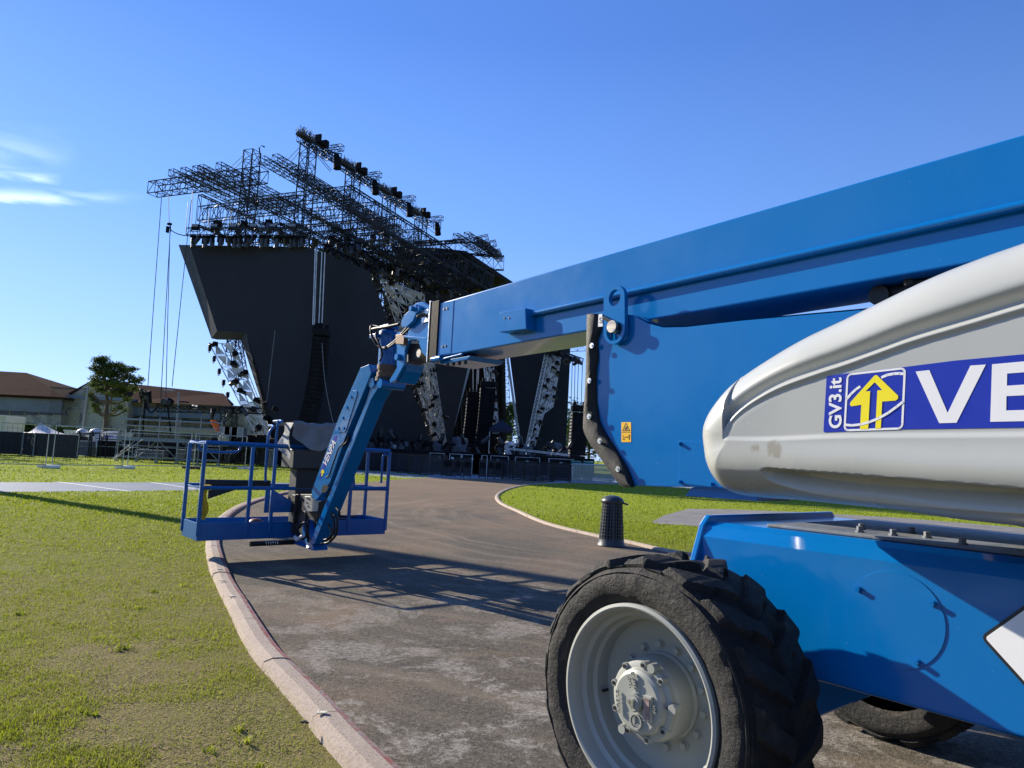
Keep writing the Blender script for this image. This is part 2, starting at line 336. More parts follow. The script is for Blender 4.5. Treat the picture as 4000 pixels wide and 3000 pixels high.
# joints between the kerb's cast blocks: short sections with a gap
acc = 0; seg = [kleft[0]]; blocks = []
dens = []
for i in range(len(kleft)-1):
    m_ = max(1, int((kleft[i+1]-kleft[i]).length/.08)); dens += [kleft[i].lerp(kleft[i+1], j/m_) for j in range(m_)]
cur = [dens[0]]; acc = 0
for i in range(1, len(dens)):
    acc += (dens[i]-dens[i-1]).length; cur.append(dens[i])
    if acc > 1.0: blocks.append(cur); cur = [dens[i] + (dens[i]-dens[i-1]).normalized()*.012]; acc = 0
blocks.append(cur)
kb = MB(); kmi = []
for bi, b_ in enumerate(blocks):
    if len(b_) < 2: continue
    n_ = normals2(b_); dh = random.uniform(-.006, .006); wv_ = .192 + random.uniform(-.01, .01)
    prof = [(-.012, -.02), (-.003, .028), (.010, .044), (.048, .056), (wv_-.07, .062), (wv_-.02, .045), (wv_, -.02)]
    kb.grid([[tuple(p + n*a_ + Vector((0, 0, z_+dh))) for a_, z_ in prof] for p, n in zip(b_, n_)])
    kmi += [1 if j in (0, 1, 2) else 0 for i in range(len(b_)-1) for j in range(len(prof)-1)]
    for e in (0, -1):
        kb.add([tuple(b_[e] + n_[e]*a_ + Vector((0, 0, z_+dh))) for a_, z_ in prof], [tuple(range(len(prof)))]); kmi.append(0)
ok_ = struct(kb, 'kerb', [M_KERB, M_RED], fix=False); ok_.data.polygons.foreach_set('material_index', kmi)
bm = bmesh.new(); bm.from_mesh(ok_.data); bmesh.ops.recalc_face_normals(bm, faces=bm.faces); bm.to_mesh(ok_.data); bm.free()
kerb([p for p in kr if p.y > 3 and p.x < 30], .13, .05, -1, red=False, name='kerb')
# left strip of grey running track with white lane lines
def flat(name, pts, z, m, kindname=None):
    q = MB(); q.add([(p.x, p.y, z) for p in pts], [tuple(range(len(pts)))]); o_ = struct(q, name, m, fix=False)
    bm_ = bmesh.new(); bm_.from_mesh(o_.data); bmesh.ops.triangulate(bm_, faces=bm_.faces)
    for f2 in bm_.faces:
        if f2.normal.z < 0: f2.normal_flip()
    bm_.to_mesh(o_.data); bm_.free(); return o_
M_STRIP = mat('running_track_surface', (.17,.19,.215), .6, var=.12, scale=.6, spec=.4, bump=.2, bscale=60)
s0, s1, s2, s3 = gnd(0, 1884), gnd(0, 1923), gnd(1180, 1912), gnd(1330, 1886)
dl = (s0-s3).normalized(); dn = (s1-s2).normalized()
STRIP = [s0+dl*60, s3, s2, s1+dn*60]
flat('running_track', STRIP, .004, M_STRIP)
M_LINE = mat('white_line_paint', (.78,.78,.76), .6, var=.08, scale=8)
for (xa, ya, xb, yb) in ((225,1883,512,1921),(590,1885,760,1910),(760,1910,850,1921),(885,1886,1020,1903)):
    if xa == 760: continue
    A, B = gnd(xa, ya), gnd(xb, yb); d_ = (B-A).normalized(); n_ = Vector((-d_.y, d_.x, 0))*.045
    flat('lane_line', [A+n_, B+n_, B-n_, A-n_], .008, M_LINE)
# pale concrete apron below the barriers, concrete slab in the right lawn
M_CONC = mat('concrete_slab', (.20,.185,.165), .85, var=.2, scale=1.2, bump=.4, bscale=50, dirt=((.09,.075,.06), 2.5, .55))
M_APRON = mat('concrete_apron', (.33,.35,.38), .8, var=.12, scale=.5)
ap = [gnd(x, y) for x, y in ((1500,1846),(1640,1862),(1760,1868))]
flat('concrete_apron', [gnd(1380,1851), gnd(1560,1866), Vector((1.5, 44.5, 0)), Vector((13, 40.5, 0)), Vector((18, 54, 0)), Vector((-22, 64, 0)), Vector((-24,56,0))], .008, M_APRON)
flat('concrete_strip', [gnd(2130,1886), gnd(2420,1893), gnd(2700,1905), gnd(2700,1896), gnd(2420,1885), gnd(2180,1880)], .012, M_APRON)
SLAB = [gnd(x, y) for x, y in ((2545,2040),(2600,2012),(2690,1988),(2850,1990),(3100,2000),(3500,2022),(3900,2055))]
SLAB += [SLAB[-1] + (SLAB[-1]-SLAB[-2]).normalized()*12]
SLB = [gnd(x, y) for x, y in ((2560,2046),(2700,2054),(2760,2064))]
e_ = SLB[-1] + (SLAB[4]-SLAB[3]).normalized()*3
SLABP = SLAB + [SLAB[-1] + Vector((0, -2.6, 0)), SLAB[4] + Vector((0, -2.4, 0)), SLB[2], SLB[1], SLB[0]]
flat('concrete_slab', SLABP, .006, M_CONC)
# -- grass blades (stuff): real blades on the lawns, thinner on the bare patches
def inside(px, py, P):
    c = np.zeros(len(px), bool); n = len(P); j = n-1
    for i in range(n):
        xi, yi = P[i]; xj, yj = P[j]
        with np.errstate(divide='ignore', invalid='ignore'):
            m = ((yi > py) != (yj > py)) & (px < (xj-xi)*(py-yi)/(yj-yi+1e-12)+xi)
        c ^= m; j = i
    return c
def vnoise(x, y, s, seed=0):
    r = np.random.default_rng(seed); T = r.random((256, 256)); x = x*s+1000; y = y*s+1000; xi = np.floor(x).astype(int); yi = np.floor(y).astype(int)
    fx = x-xi; fy = y-yi; fx = fx*fx*(3-2*fx); fy = fy*fy*(3-2*fy); a_ = T[xi % 256, yi % 256]; b_ = T[(xi+1) % 256, yi % 256]; c_ = T[xi % 256, (yi+1) % 256]; d_ = T[(xi+1) % 256, (yi+1) % 256]
    return (a_*(1-fx)+b_*fx)*(1-fy) + (c_*(1-fx)+d_*fx)*fy
KOUT = [p + n*(.165+.03*math.sin(i_*.9)+.02*math.sin(i_*2.3)) for i_, (p, n) in enumerate(zip(kleft, normals2(kleft)))]
apoly = np.array([(p.x, p.y) for p in KOUT] + [(p.x, p.y) for p in poly[len(kleft):]])
KEEP = [np.array([(p.x, p.y) for p in P_]) for P_ in (STRIP, SLABP)]
def grass(name, n, label, y0, y1, side, hmin, hmax, wid, seed, power=2.0, apoly_=apoly, xr=None, fade=0, dry=False):
    r = np.random.default_rng(seed); u = r.random(n); p_ = 1-power     # density falls off with distance like 1/y^power
    y = (y0**(2+p_-1) + u*(y1**(2+p_-1)-y0**(2+p_-1)))**(1/(2+p_-1)) if abs(2+p_-1) > .01 else y0*(y1/y0)**u
    x = (r.random(n)*2-1)*y*.86*1.0
    if xr: x = (xr[0] + r.random(n)*(xr[1]-xr[0]))*y
    ok = ~inside(x, y, apoly_)
    for K in KEEP: ok &= ~inside(x, y, K)
    if fade: ok &= r.random(n) < np.clip((y-y0)/fade, 0, 1)
    patch = vnoise(x, y, 1.1, 1)*.55 + vnoise(x, y, 3.7, 2)*.45
    bare = np.clip((patch-.475)*6, 0, 1)*np.clip((9-y)/4, 0, 1); ok &= (r.random(n) < bare*.9+.12) if dry else (r.random(n) > bare*.88)
    x = x[ok]; y = y[ok]; m = len(x)
    cl_ = vnoise(x, y, 9, 3)*.6 + vnoise(x, y, 2.3, 4)*.4
    h = (hmin + (hmax-hmin)*r.random(m)**2)*(.25+1.5*cl_**1.3); wd = wid*(.6+.8*r.random(m))*np.maximum(1, y/4.5)
    a_ = r.random(m)*2*np.pi; le = h*((2+3*r.random(m)) if dry else (.25+1.1*r.random(m))); dx = np.cos(a_); dy = np.sin(a_); b_ = a_ + np.pi/2 + r.normal(0, .5, m); bx = np.cos(b_)*wd/2; by = np.sin(b_)*wd/2
    V = np.zeros((m, 5, 3), np.float32)
    V[:,0] = np.c_[x-bx, y-by, np.zeros(m)]; V[:,1] = np.c_[x+bx, y+by, np.zeros(m)]
    V[:,2] = np.c_[x+dx*le*.4+bx*.8, y+dy*le*.4+by*.8, h*.65]; V[:,3] = np.c_[x+dx*le*.4-bx*.8, y+dy*le*.4-by*.8, h*.65]; V[:,4] = np.c_[x+dx*le, y+dy*le, h]
    me = bpy.data.meshes.new(name); me.vertices.add(m*5); me.vertices.foreach_set('co', V.ravel())
    base = (np.arange(m)*5)[:,None]; loops = np.hstack([base+[0,1,2,3], base+[3,2,4]]).ravel()
    me.loops.add(m*7); me.loops.foreach_set('vertex_index', loops.astype(np.int32)); me.polygons.add(m*2)
    st = np.stack([np.arange(m)*7, np.arange(m)*7+4], 1).ravel(); me.polygons.foreach_set('loop_start', st.astype(np.int32))
    try: me.polygons.foreach_set('loop_total', np.tile([4, 3], m).astype(np.int32))
    except Exception: pass
    me.update(calc_edges=True); me.validate()
    o_ = bpy.data.objects.new(name, me); COL.objects.link(o_); me.materials.append(M_STRAW if dry else M_BLADE); return tag(o_, label, 'grass', kind='stuff')
def blade_mat():
    t = NT('grass_blades'); rnd = t.noise(140, 2, .5); big = t.noise(.8, 5, .6); m2_ = t.noise(5, 4, .6)
    c = t.ramp(rnd, [(.3, (.095,.12,.008)), (.5, (.235,.27,.016)), (.7, (.40,.42,.045))])
    c = t.mix(t.ramp(m2_, [(.48, 0.0), (.66, .65)]), c, (.38,.32,.12)); c = t.mix(t.ramp(big, [(.52, 0.0), (.7, .35)]), c, (.20,.17,.07))
    sy = t.n.new('ShaderNodeSeparateXYZ'); t.lk(t.geo.outputs['Position'], sy.inputs[0])
    far_ = t.math('MULTIPLY', t.math('SUBTRACT', sy.outputs[1], 10), .08, clamp=True); c = t.mix(t.math('MULTIPLY', far_, .75), c, t.ramp(rnd, [(.3, (.16,.23,.012)), (.6, (.33,.42,.025))]))
    t.set(base=c, rough=.6, spec=.1)
    tr = t.n.new('ShaderNodeBsdfTranslucent'); t.lk(t.mix(.5, c, (.40,.48,.03)), tr.inputs[0]); ms = t.n.new('ShaderNodeMixShader'); ms.inputs[0].default_value = .38
    o_ = t.n['Material Output']; t.lk(t.b.outputs[0], ms.inputs[1]); t.lk(tr.outputs[0], ms.inputs[2]); t.lk(ms.outputs[0], o_.inputs[0]); return t.m
M_BLADE = blade_mat(); M_STRAW = mat('dry_straw', (.34,.25,.13), .8, var=.4, scale=30, spec=.1)
grass('dry_grass', 90000, 'dry straw lying on the bare patches of the near lawn', 2.6, 14, -1, .004, .012, .0034, 17, xr=(-.92, .35), dry=True)
grass('grass', 430000, 'short trodden lawn grass left of the kerb, patchy and partly dry', 2.6, 17, -1, .008, .028, .0032, 11, xr=(-.92, .35))
grass('grass', 110000, 'fresh green lawn grass beyond the grey running track and right of the kerb', 8, 48, 0, .02, .06, .006, 12, power=2.0, fade=7)
# small weeds standing out of the lawn, as taller tufts in the same cover
def tufts():
    r = np.random.default_rng(5); V = []; F = []
    for i in range(36):
        y = 2.7 + 8*r.random()**1.5; x = (-.9 + .85*r.random())*y
        if inside(np.array([x]), np.array([y]), apoly)[0]: continue
        n_ = int(r.integers(14, 36)); s_ = r.uniform(.35, .8)
        for k in range(n_):
            a_ = r.random()*6.283; l_ = s_*r.uniform(.03, .085); t_ = r.uniform(.3, 1.2); bx, by = -math.sin(a_)*.003, math.cos(a_)*.003; cx, cy = x+r.normal(0, .018), y+r.normal(0, .018)
            ex, ey = math.cos(a_)*l_*math.sin(t_), math.sin(a_)*l_*math.sin(t_); o_ = len(V)
            V += [(cx-bx, cy-by, 0), (cx+bx, cy+by, 0), (cx+ex*.5+bx*1.6, cy+ey*.5+by*1.6, l_*math.cos(t_)*.7), (cx+ex*.5-bx*1.6, cy+ey*.5-by*1.6, l_*math.cos(t_)*.7), (cx+ex, cy+ey, l_*math.cos(t_)*.85)]
            F += [(o_, o_+1, o_+2, o_+3), (o_+3, o_+2, o_+4)]
    m_ = MB(); m_.v = V; m_.f = F; o_ = m_.build('weeds', M_BLADE, fix=False); tag(o_, 'small weed tufts scattered over the near lawn', 'weeds', kind='stuff')
tufts()
# two small paper-white survey tags and a clod left on the kerb
M_TAGW = mat('pale_plastic', (.7,.66,.5), .6, var=.1, scale=9)
for i, (x, y, l_) in enumerate(((1258,2785,'largest pale survey tag lying on the near kerb'),(905,2330,'pale survey tag on the kerb by the basket shadow'),(868,2268,'pale survey tag on the kerb at the shadow tip'),(858,2223,'pale survey tag on the kerb above the basket shadow'))):
    p = gnd(x, y, .064); t_ = MB(); t_.obox((p.x, p.y, .067), (.024, .004, 0), (-.002, .013, 0), (0, 0, .003)); t_.cyl((p.x-.016, p.y, .071), (p.x-.016, p.y, .073), .003, 8)
    t_.cyl((p.x+.016, p.y, .071), (p.x+.016, p.y, .073), .003, 8); single(t_, 'survey_tag', M_TAGW, l_, 'tag', 'tags on the kerb')
p = gnd(1190, 2825, .06); t_ = MB()
for k in range(9): t_.sphere((p.x+random.uniform(-.016,.016), p.y+random.uniform(-.007,.007), .064+random.uniform(0,.003)), random.uniform(.006,.009), 7, 5, (1.3,1,.6))
single(t_, 'asphalt_crumb', mat('tar', (.02,.02,.02), .9), 'black crumb of asphalt lying on the near kerb', 'rubble')
# ================================================================ THE BOOM LIFT
MZ = math.atan2(0.769, -0.639)     # heading of the machine: local +x runs along the boom, local +y faces the near side
MO = np.array([0.532, 2.673, 0.0]); MU = np.array([math.cos(MZ), math.sin(MZ), 0]); MV = np.array([-math.sin(MZ), math.cos(MZ), 0])
def P(x, y, v):      # local machine coordinates of what the photograph shows on the plane local y = v
    d = ray(x, y); t = (v - (CAM-MO) @ MV)/(d @ MV); q = CAM + d*t - MO; return Vector((q @ MU, v, q[2]))
K = 4000/2212
def Pk(x, y, v): return P(x*K, y*K, v)
def paint(name, col, rough=.28, dust=.35):
    t = NT(name); a_ = t.noise(1.3, 6, .65, obj=True); sp = t.noise(85, 2, .5, obj=True); st = t.noise(6, 7, .7, obj=True, stretch=((1, 1, .18), (0, 0, 0)))
    c = t.mix(t.math('MULTIPLY', t.ramp(a_, [(.35, 0.0), (.75, 1.0)]), .28), col, tuple(min(1, x*1.2+.012) for x in col))
    c = t.mix(t.math('MULTIPLY', t.ramp(sp, [(.775, 0.0), (.80, 1.0)]), .55), c, (.45, .47, .5))
    c = t.mix(t.math('MULTIPLY', t.ramp(st, [(.52, 0.0), (.72, 1.0)]), dust*.16), c, (.30, .30, .29))
    t.set(base=c, rough=t.ramp(a_, [(.35, rough), (.7, rough+.10)]), spec=.45, coat=.2, coatr=.04); t.bump(t.noise(2.2, 3, .5, obj=True), .05, .03); return t.m
M_BLUE = paint('blue_paint', (.0, .135, .405), .14, .12); M_BLUE2 = paint('blue_paint_basket', (.0, .10, .33), .28, .2)
M_GREY = paint('grey_gel_coat', (.415, .425, .395), .22, .5); M_RIM = paint('grey_rim_paint', (.31, .32, .285), .45, .5)
M_BLACK = mat('black_parts', (.012,.012,.013), .5, var=.3, scale=8, obj=True)
M_STEEL = mat('bare_steel', (.42,.36,.29), .35, 1.0, var=.25, scale=10, obj=True); M_BRONZE = mat('rusty_bronze', (.12,.07,.042), .55, .5, var=.35, scale=12, obj=True)
M_ZINC = mat('zinc', (.62,.62,.60), .35, .9, var=.15, scale=15, obj=True); M_HOSE = mat('hose_rubber', (.012,.012,.013), .45, spec=.22, var=.2, scale=10, obj=True)
M_RUB = mat('ribbed_rubber_edge', (.010,.010,.010), .5, var=.4, scale=25, bump=.5, bscale=150, spec=.3, dirt=((.035,.034,.03), 60, .64), obj=True)
M_DECK = mat('dirty_deck', (.16,.18,.21), .55, var=.4, scale=5, bump=.3, bscale=30, dirt=((.18,.17,.15), 7, .5), obj=True)
M_STK = mat('blue_sticker', (.012,.03,.36), .3, var=.06, scale=2, obj=True); M_STW = mat('white_sticker', (.78,.78,.78), .32, var=.03, scale=2, obj=True)
M_STY = mat('yellow_sticker', (.85,.72,.015), .32, var=.03, scale=2, obj=True); M_HAZ = mat('amber_sticker', (.85,.48,.02), .35, var=.03, obj=True); M_INK = mat('black_ink', (.015,.015,.015), .4, obj=True)
def tyre_mat():
    t = NT('tyre_rubber'); a_ = t.noise(5, 8, .72, obj=True, dist=.4); b_ = t.noise(38, 6, .75, obj=True)
    vo = t.n.new('ShaderNodeTexVoronoi'); vo.feature = 'DISTANCE_TO_EDGE'; vo.inputs['Scale'].default_value = 13; t.lk(t.noise(3, 4, obj=True), vo.inputs['Randomness']); t.lk(t.tc.outputs['Object'], vo.inputs['Vector'])
    c = t.mix(t.ramp(a_, [(.35, 0.0), (.7, 1.0)]), (.010,.010,.011), (.030,.028,.026)); c = t.mix(t.math('MULTIPLY', t.ramp(a_, [(.58, 0.0), (.72, 1.0)]), .6), c, (.13,.11,.08))
    t.set(base=c, rough=t.ramp(b_, [(.3, .55), (.7, .8)]), spec=.4); t.bump(t.math('ADD', b_, t.math('MULTIPLY', a_, 1.4)), 1.0, .014); return t.m
M_TYRE = tyre_mat()
LIFT = empty('boom_lift', (MO[0], MO[1], 0), 'large blue boom lift with grey turret cowl and raised telescopic arm, filling the right half', 'boom lift', rz=MZ)
# ---- wheels: tyre, rim, hub, bolts (axis along local y, outer face at y=0)
def make_wheel(cx, cy, cz, side, full=True):
    w_ = bpy.data.objects.new('wheel', None); COL.objects.link(w_); w_.parent = LIFT; w_.location = (cx, cy, cz); w_.rotation_euler = (0, 0, 0 if side > 0 else math.pi)
    RO, W_ = .525, .42
    NT_, NS = (760, 54) if full else (360, 30); NL = 17
    prof = [(.352, -.015), (.372, .0), (.40, .012), (.43, .016), (.455, .012), (.472, -.004), (.482, -.018)]    # sidewall, bulging
    th = np.linspace(0, 2*np.pi, NT_, endpoint=False); rows = []
    inner = [(.352, -W_+.015), (.43, -W_-.012), (.472, -W_+.004), (.482, -W_+.018)]
    def row(r, y, dr=None):
        rr = r + (dr if dr is not None else 0); return np.stack([rr*np.cos(th), np.full(NT_, y), rr*np.sin(th)], 1)
    rw = np.random.default_rng(4)
    wn = np.interp(th, np.linspace(0, 2*np.pi, 61), np.r_[rw.normal(0, 1, 60), 0])
    for r, y in prof:
        dr = wn*.0012
        rr = row(r, y, dr); rr[:,1] += np.where((r > .42) & (r < .46), wn*.002, 0); rows.append(rr)
    for i in range(NS):
        s = -1 + 2*i/(NS-1); y = -W_/2 - s*(W_/2-.012); aw = abs(s)
        base = .487 + .008*(1-aw**2)
        ph = th*NL/(2*np.pi) + (0 if s > 0 else .5) + .75*aw**1.15*(1) ; fr = ph - np.floor(ph)
        wl = .60 if aw > .5 else .50
        m_ = np.clip((fr-.02)/.035, 0, 1)*np.clip((wl-fr)/.035, 0, 1)
        m_ = np.where(aw < .06, m_*.9, m_)
        wear = .028 + .005*wn; ed = 1.0 if aw < .93 else max(0, (1-aw)/.07)*.7+.3
        rows.append(row(base, y, m_*wear*ed))
    for r, y in reversed(inner): rows.append(row(r, y))
    m = MB(); V = np.concatenate(rows); n = NT_; a_ = len(rows)
    m.v = [tuple(p) for p in V]; m.f = [(i*n+k, (i+1)*n+k, (i+1)*n+(k+1) % n, i*n+(k+1) % n) for i in range(a_-1) for k in range(n)]
    m.build('tyre', M_TYRE, w_, smooth=40)
    # bead ring around the sidewall, as a worn raised line
    rb = MB(); rb.lathe([(.470, -.010), (.474, .003), (.466, .010), (.460, .004)], (0,0,0), (0,1,0), 120); rb.build('sidewall_rib', M_TYRE, w_, smooth=60)
    r_ = MB(); pr = [(.352, -.03), (.352, .004), (.340, .008), (.333, .004), (.325, -.012), (.318, -.05), (.308, -.056), (.300, -.06), (.297, -.095), (.283, -.105), (.278, -.16), (.20, -.175), (.10, -.178), (.02, -.178)]
    r_.lathe(pr, (0,0,0), (0,1,0), 96); rim = r_.build('rim', M_RIM, w_, smooth=32)
    vs_ = MB(); vs_.cyl((.265, -.15, -.05), (.265, -.12, -.05), .006, 8); vs_.build('valve', M_BLACK, w_)
    h = MB(); hp = [(.158, -.178), (.158, -.165), (.150, -.155), (.150, -.09), (.146, -.075), (.140, -.065), (.140, -.045), (.128, -.040), (.118, -.038), (.112, -.02), (.10, -.012), (.0, -.012)]
    h.lathe(hp, (0,0,0), (0,1,0), 64)
    for k in range(9):      # ears with cap screws round the cover
        a = 2*math.pi*k/9+.25; h.cyl((.132*math.cos(a), -.075, .132*math.sin(a)), (.132*math.cos(a), -.03, .132*math.sin(a)), .013, 12)
    for a, rr_ in ((3.05, .150), (1.95, .140), (-1.0, .145)): h.cyl((rr_*math.cos(a), -.06, rr_*math.sin(a)), (rr_*math.cos(a), -.024, rr_*math.sin(a)), .017, 14)
    h.cyl((-.005, -.02, .005), (-.005, .012, .005), .034, 24); h.cyl((-.005, .012, .005), (-.005, .018, .005), .029, 24)
    hub = h.build('hub', M_RIM, w_, smooth=30)
    for k in range(9):
        a = 2*math.pi*k/9+.25; b = MB(); b.cyl((.132*math.cos(a), -.03, .132*math.sin(a)), (.132*math.cos(a), -.0255, .132*math.sin(a)), .0075, 6); b.build('hub_screw', M_BLACK, w_)
    nb = 14
    for k in range(nb):
        a = 2*math.pi*k/nb+.1; bb = MB(); c_ = (.185*math.cos(a), .185*math.sin(a)); bb.cyl((c_[0], -.178, c_[1]), (c_[0], -.172, c_[1]), .018, 16); bb.cyl((c_[0], -.172, c_[1]), (c_[0], -.158, c_[1]), .0135, 6)
        bb.build('wheel_bolt', M_RIM, w_, smooth=30)
    if full:   # sight window, arrow cap, cast plates with raised letters, spiral emblem
        q = MB(); x0, z0 = -.045, -.002
        q.obox((-.060, -.006, -.005), (.018, 0, -.0), (0, .007, 0), (0, 0, .045)); q.build('sight_frame', M_RIM, w_, bevel=.002)
        q = MB(); q.obox((-.060, .0025, -.005), (.0115, 0, 0), (0, .002, 0), (0, 0, .037)); q.build('sight_window', mat('sight_glass', (.30,.22,.20), .25, var=.5, scale=60, obj=True), w_)
        q = MB(); q.cyl((-.005, .018, .005), (-.005, .026, .005), .012, 12)
        for a in (.4, 2.2, 4.1): q.cyl((-.005+.013*math.cos(a), .018, .005+.013*math.sin(a)), (-.005+.013*math.cos(a), .028, .005+.013*math.sin(a)), .0065, 10)
        q.build('hub_cap', M_ZINC, w_, smooth=30)
        em = MB(); em.lathe([(.027, -.012), (.027, -.003), (.022, -.003), (.022, -.010), (.0, -.010)], (-.005, 0, -.065), (0,1,0), 32)
        for k in range(3):
            a_ = .004+.006*k; em.bar((-.005+a_*1.0, -.006, -.065+.017-.003*k), (-.005+a_*.6, -.006, -.072-.003*k), .0025, .006); em.bar((-.005+a_*.6, -.006, -.072-.003*k), (-.024+.006*k*.5, -.006, -.076+.002*k-.003*k), .0025, .006)
        em.build('emblem', M_RIM, w_)
        for s_, c_, an, sz in (('OIL DRAIN', (.082, -.003, -.018), -1.45, .017), ('OIL FILL', (.007, -.003, .078), -1.25, .017), ('LEVEL', (.026, -.003, .068), -1.25, .017), ('TOP', (-.088, -.003, .002), -1.35, .016)):
            text_part(s_, sz, c_, Vector((-math.cos(an), 0, math.sin(an))), Vector((math.sin(an), 0, math.cos(an))), M_RIM, w_, 'cast_lettering', .0035)
    return w_
def text_mesh(s, size, bold=0.0, ext=.001):
    cu = bpy.data.curves.new('t', 'FONT'); cu.body = s; cu.size = size; cu.offset = bold; cu.extrude = ext; cu.align_x = 'CENTER'; cu.align_y = 'CENTER'; cu.resolution_u = 5
    o_ = bpy.data.objects.new('t', cu); COL.objects.link(o_); dg = bpy.context.evaluated_depsgraph_get(); dg.update()
    me = bpy.data.meshes.new_from_object(o_.evaluated_get(dg)); bpy.data.objects.remove(o_); bpy.data.curves.remove(cu)
    V = [tuple(v_.co) for v_ in me.vertices]; Fc = [tuple(p_.vertices) for p_ in me.polygons]; bpy.data.meshes.remove(me); return V, Fc
def text_part(s, size, c, ax, ay, m, parent, name, ext=.001, bold=0.0, fit=None, sheary=0):
    V, Fc = text_mesh(s, size, bold, ext); V = np.array(V)
    if fit: V[:,0] = (V[:,0]-(V[:,0].min()+V[:,0].max())/2)*fit[0]/np.ptp(V[:,0]); V[:,1] = (V[:,1]-(V[:,1].min()+V[:,1].max())/2)*fit[1]/np.ptp(V[:,1])
    c, ax, ay = Vector(c), Vector(ax), Vector(ay); az_ = ax.cross(ay)
    m_ = MB(); m_.add([c + ax*v_[0] + ay*v_[1] + az_*v_[2] for v_ in V], Fc); return m_.build(name, m, parent)
WZ = .545
make_wheel(.045, 0, .52, 1)
wf = make_wheel(-.02, -2.32, .52, -1, full=False)
for x_ in (-2.75,):
    for yy, sd_ in ((0, 1), (-2.32, -1)): make_wheel(x_, yy, .52, sd_, full=False)
# ---- axle between the wheels
m = MB(); m.loft([(-.16,-.55,.34),(.12,-.55,.34),(.12,-.55,.66),(-.16,-.55,.66)], [(-.16,-1.8,.34),(.12,-1.8,.34),(.12,-1.8,.66),(-.16,-1.8,.66)])
m.box((-.10,-.56,.40), (.10,-.40,.62)); m.box((-.10,-1.88,.40), (.10,-1.8,.62)); m.build('axle', M_BLUE, LIFT, bevel=.012)
# ---- chassis: long box with leaning side plates, chamfered shoulder and a flanged end plate
U0, U1 = .20, -3.4
def csec(u, k=1.0): return [Vector((u, y_, z_)) for y_, z_ in ((-.57, .615), (-.605, 1.085), (-.64, 1.13), (-.69, 1.147), (-1.24, 1.147), (-1.80, 1.147), (-1.85, 1.13), (-1.88, 1.085), (-1.91, .615), (-1.8, .58), (-.70, .58))]
m = MB(); m.loft(csec(U0), csec(U1)); m.build('chassis', M_BLUE, LIFT, bevel=.012, seg=3)
m = MB(); ep = [(-.53, .77), (-.53, .92), (-.62, 1.135), (-.665, 1.175), (-1.82, 1.175), (-1.86, 1.135), (-1.95, .92), (-1.95, .77)]
ring_o = [Vector((U0-.012, y_, z_)) for y_, z_ in ep]; m.prism(ring_o, (.03, 0, 0)); m.build('end_plate', M_BLUE, LIFT, bevel=.006)
m = MB(); m.box((-3.3, -1.75, 1.148), (-.05, -.73, 1.160)); m.build('chassis_deck', M_DECK, LIFT, bevel=.003)
for u, y in ((-.40,-.70),(-.34,-.85),(-.52,-.72),(-.50,-.95),(-.62,-.78),(-.78,-.66),(-1.0,-.74),(-1.25,-.68),(-.9,-1.0),(-1.4,-.95)): m = MB(); y -= .13; m.cyl((u,y,1.16), (u,y,1.166), .017, 12); m.cyl((u,y,1.166), (u,y,1.184), .012, 6); m.build('deck_bolt', M_DECK, LIFT, smooth=30)
# slewing ring and turntable above the chassis
m = MB(); m.lathe([(.0, 0), (.50, 0), (.50, .05), (.47, .05), (.47, .11), (.0, .11)], (-1.75, -1.24, 1.15), (0,0,1), 64); m.build('slew_ring', M_BLACK, LIFT, smooth=30)
m = MB(); m.lathe([(.0, 0), (.93, 0), (1.0, .02), (1.02, .06), (0, .06)], (-1.75, -1.24, 1.245), (0,0,1), 72); m.box((-3.2, -1.9, 1.25), (-1.7, -.5, 1.30)); m.build('turntable', M_BLACK, LIFT, smooth=35)
# round inspection cover on the chassis side with three bolts
def cside(u, z, off=0):      # a point on the lower side plate (vertical part z<.90) or the leaning one
    return Vector((u, -.57-.035*(z-.615)/.47+off, z))
cc = P(3490, 2420, -.585); m = MB()
for r0, r1 in ((.0, 1),):
    ring = [cside(cc.x+.165*math.cos(a_*math.pi/24), cc.z+.165*math.sin(a_*math.pi/24), .0035) for a_ in range(48)]; ring0 = [cside(cc.x+.167*math.cos(a_*math.pi/24), cc.z+.167*math.sin(a_*math.pi/24), -.002) for a_ in range(48)]
    m.loft(ring0, ring)
cov = m.build('round_cover', M_BLUE, LIFT)
for a_ in (2.55, .55, -1.0):
    p = cside(cc.x-.148*math.cos(a_), cc.z+.148*math.sin(a_), .0); b = MB(); b.cyl(p, p+Vector((0,.008,.0)), .012, 14); b.cyl(p+Vector((0,.008,0)), p+Vector((0,.020,0)), .009, 6); b.build('cover_bolt', M_BLUE, cov, smooth=30)
# white diamond plate with black border, at the edge of the picture
dc = P(4060, 2530, -.583); m = MB(); s_ = .155
def diam(s, y, n=5, r=.02):
    pts = []
    for k, (ax_, az_) in enumerate(((1,0),(0,1),(-1,0),(0,-1))):
        c_ = Vector((dc.x+ax_*(s-r*1.4), y, dc.z+az_*(s-r*1.4)))
        for j in range(n):
            a = math.atan2(az_, ax_) + (j/(n-1)-.5)*math.pi/2; pts.append(c_ + Vector((r*math.cos(a), 0, r*math.sin(a))))
    return pts
m.prism([p+Vector((0,-.0787*(p.z-dc.z),0)) for p in diam(s_, -.572)], (0, -.012, 0)); m.build('diamond_border', M_INK, LIFT); m = MB(); m.prism([p+Vector((0,-.0787*(p.z-dc.z),0)) for p in diam(s_-.014, -.5705, r=.01)], (0, -.008, 0)); m.build('diamond_plate', M_STW, LIFT)
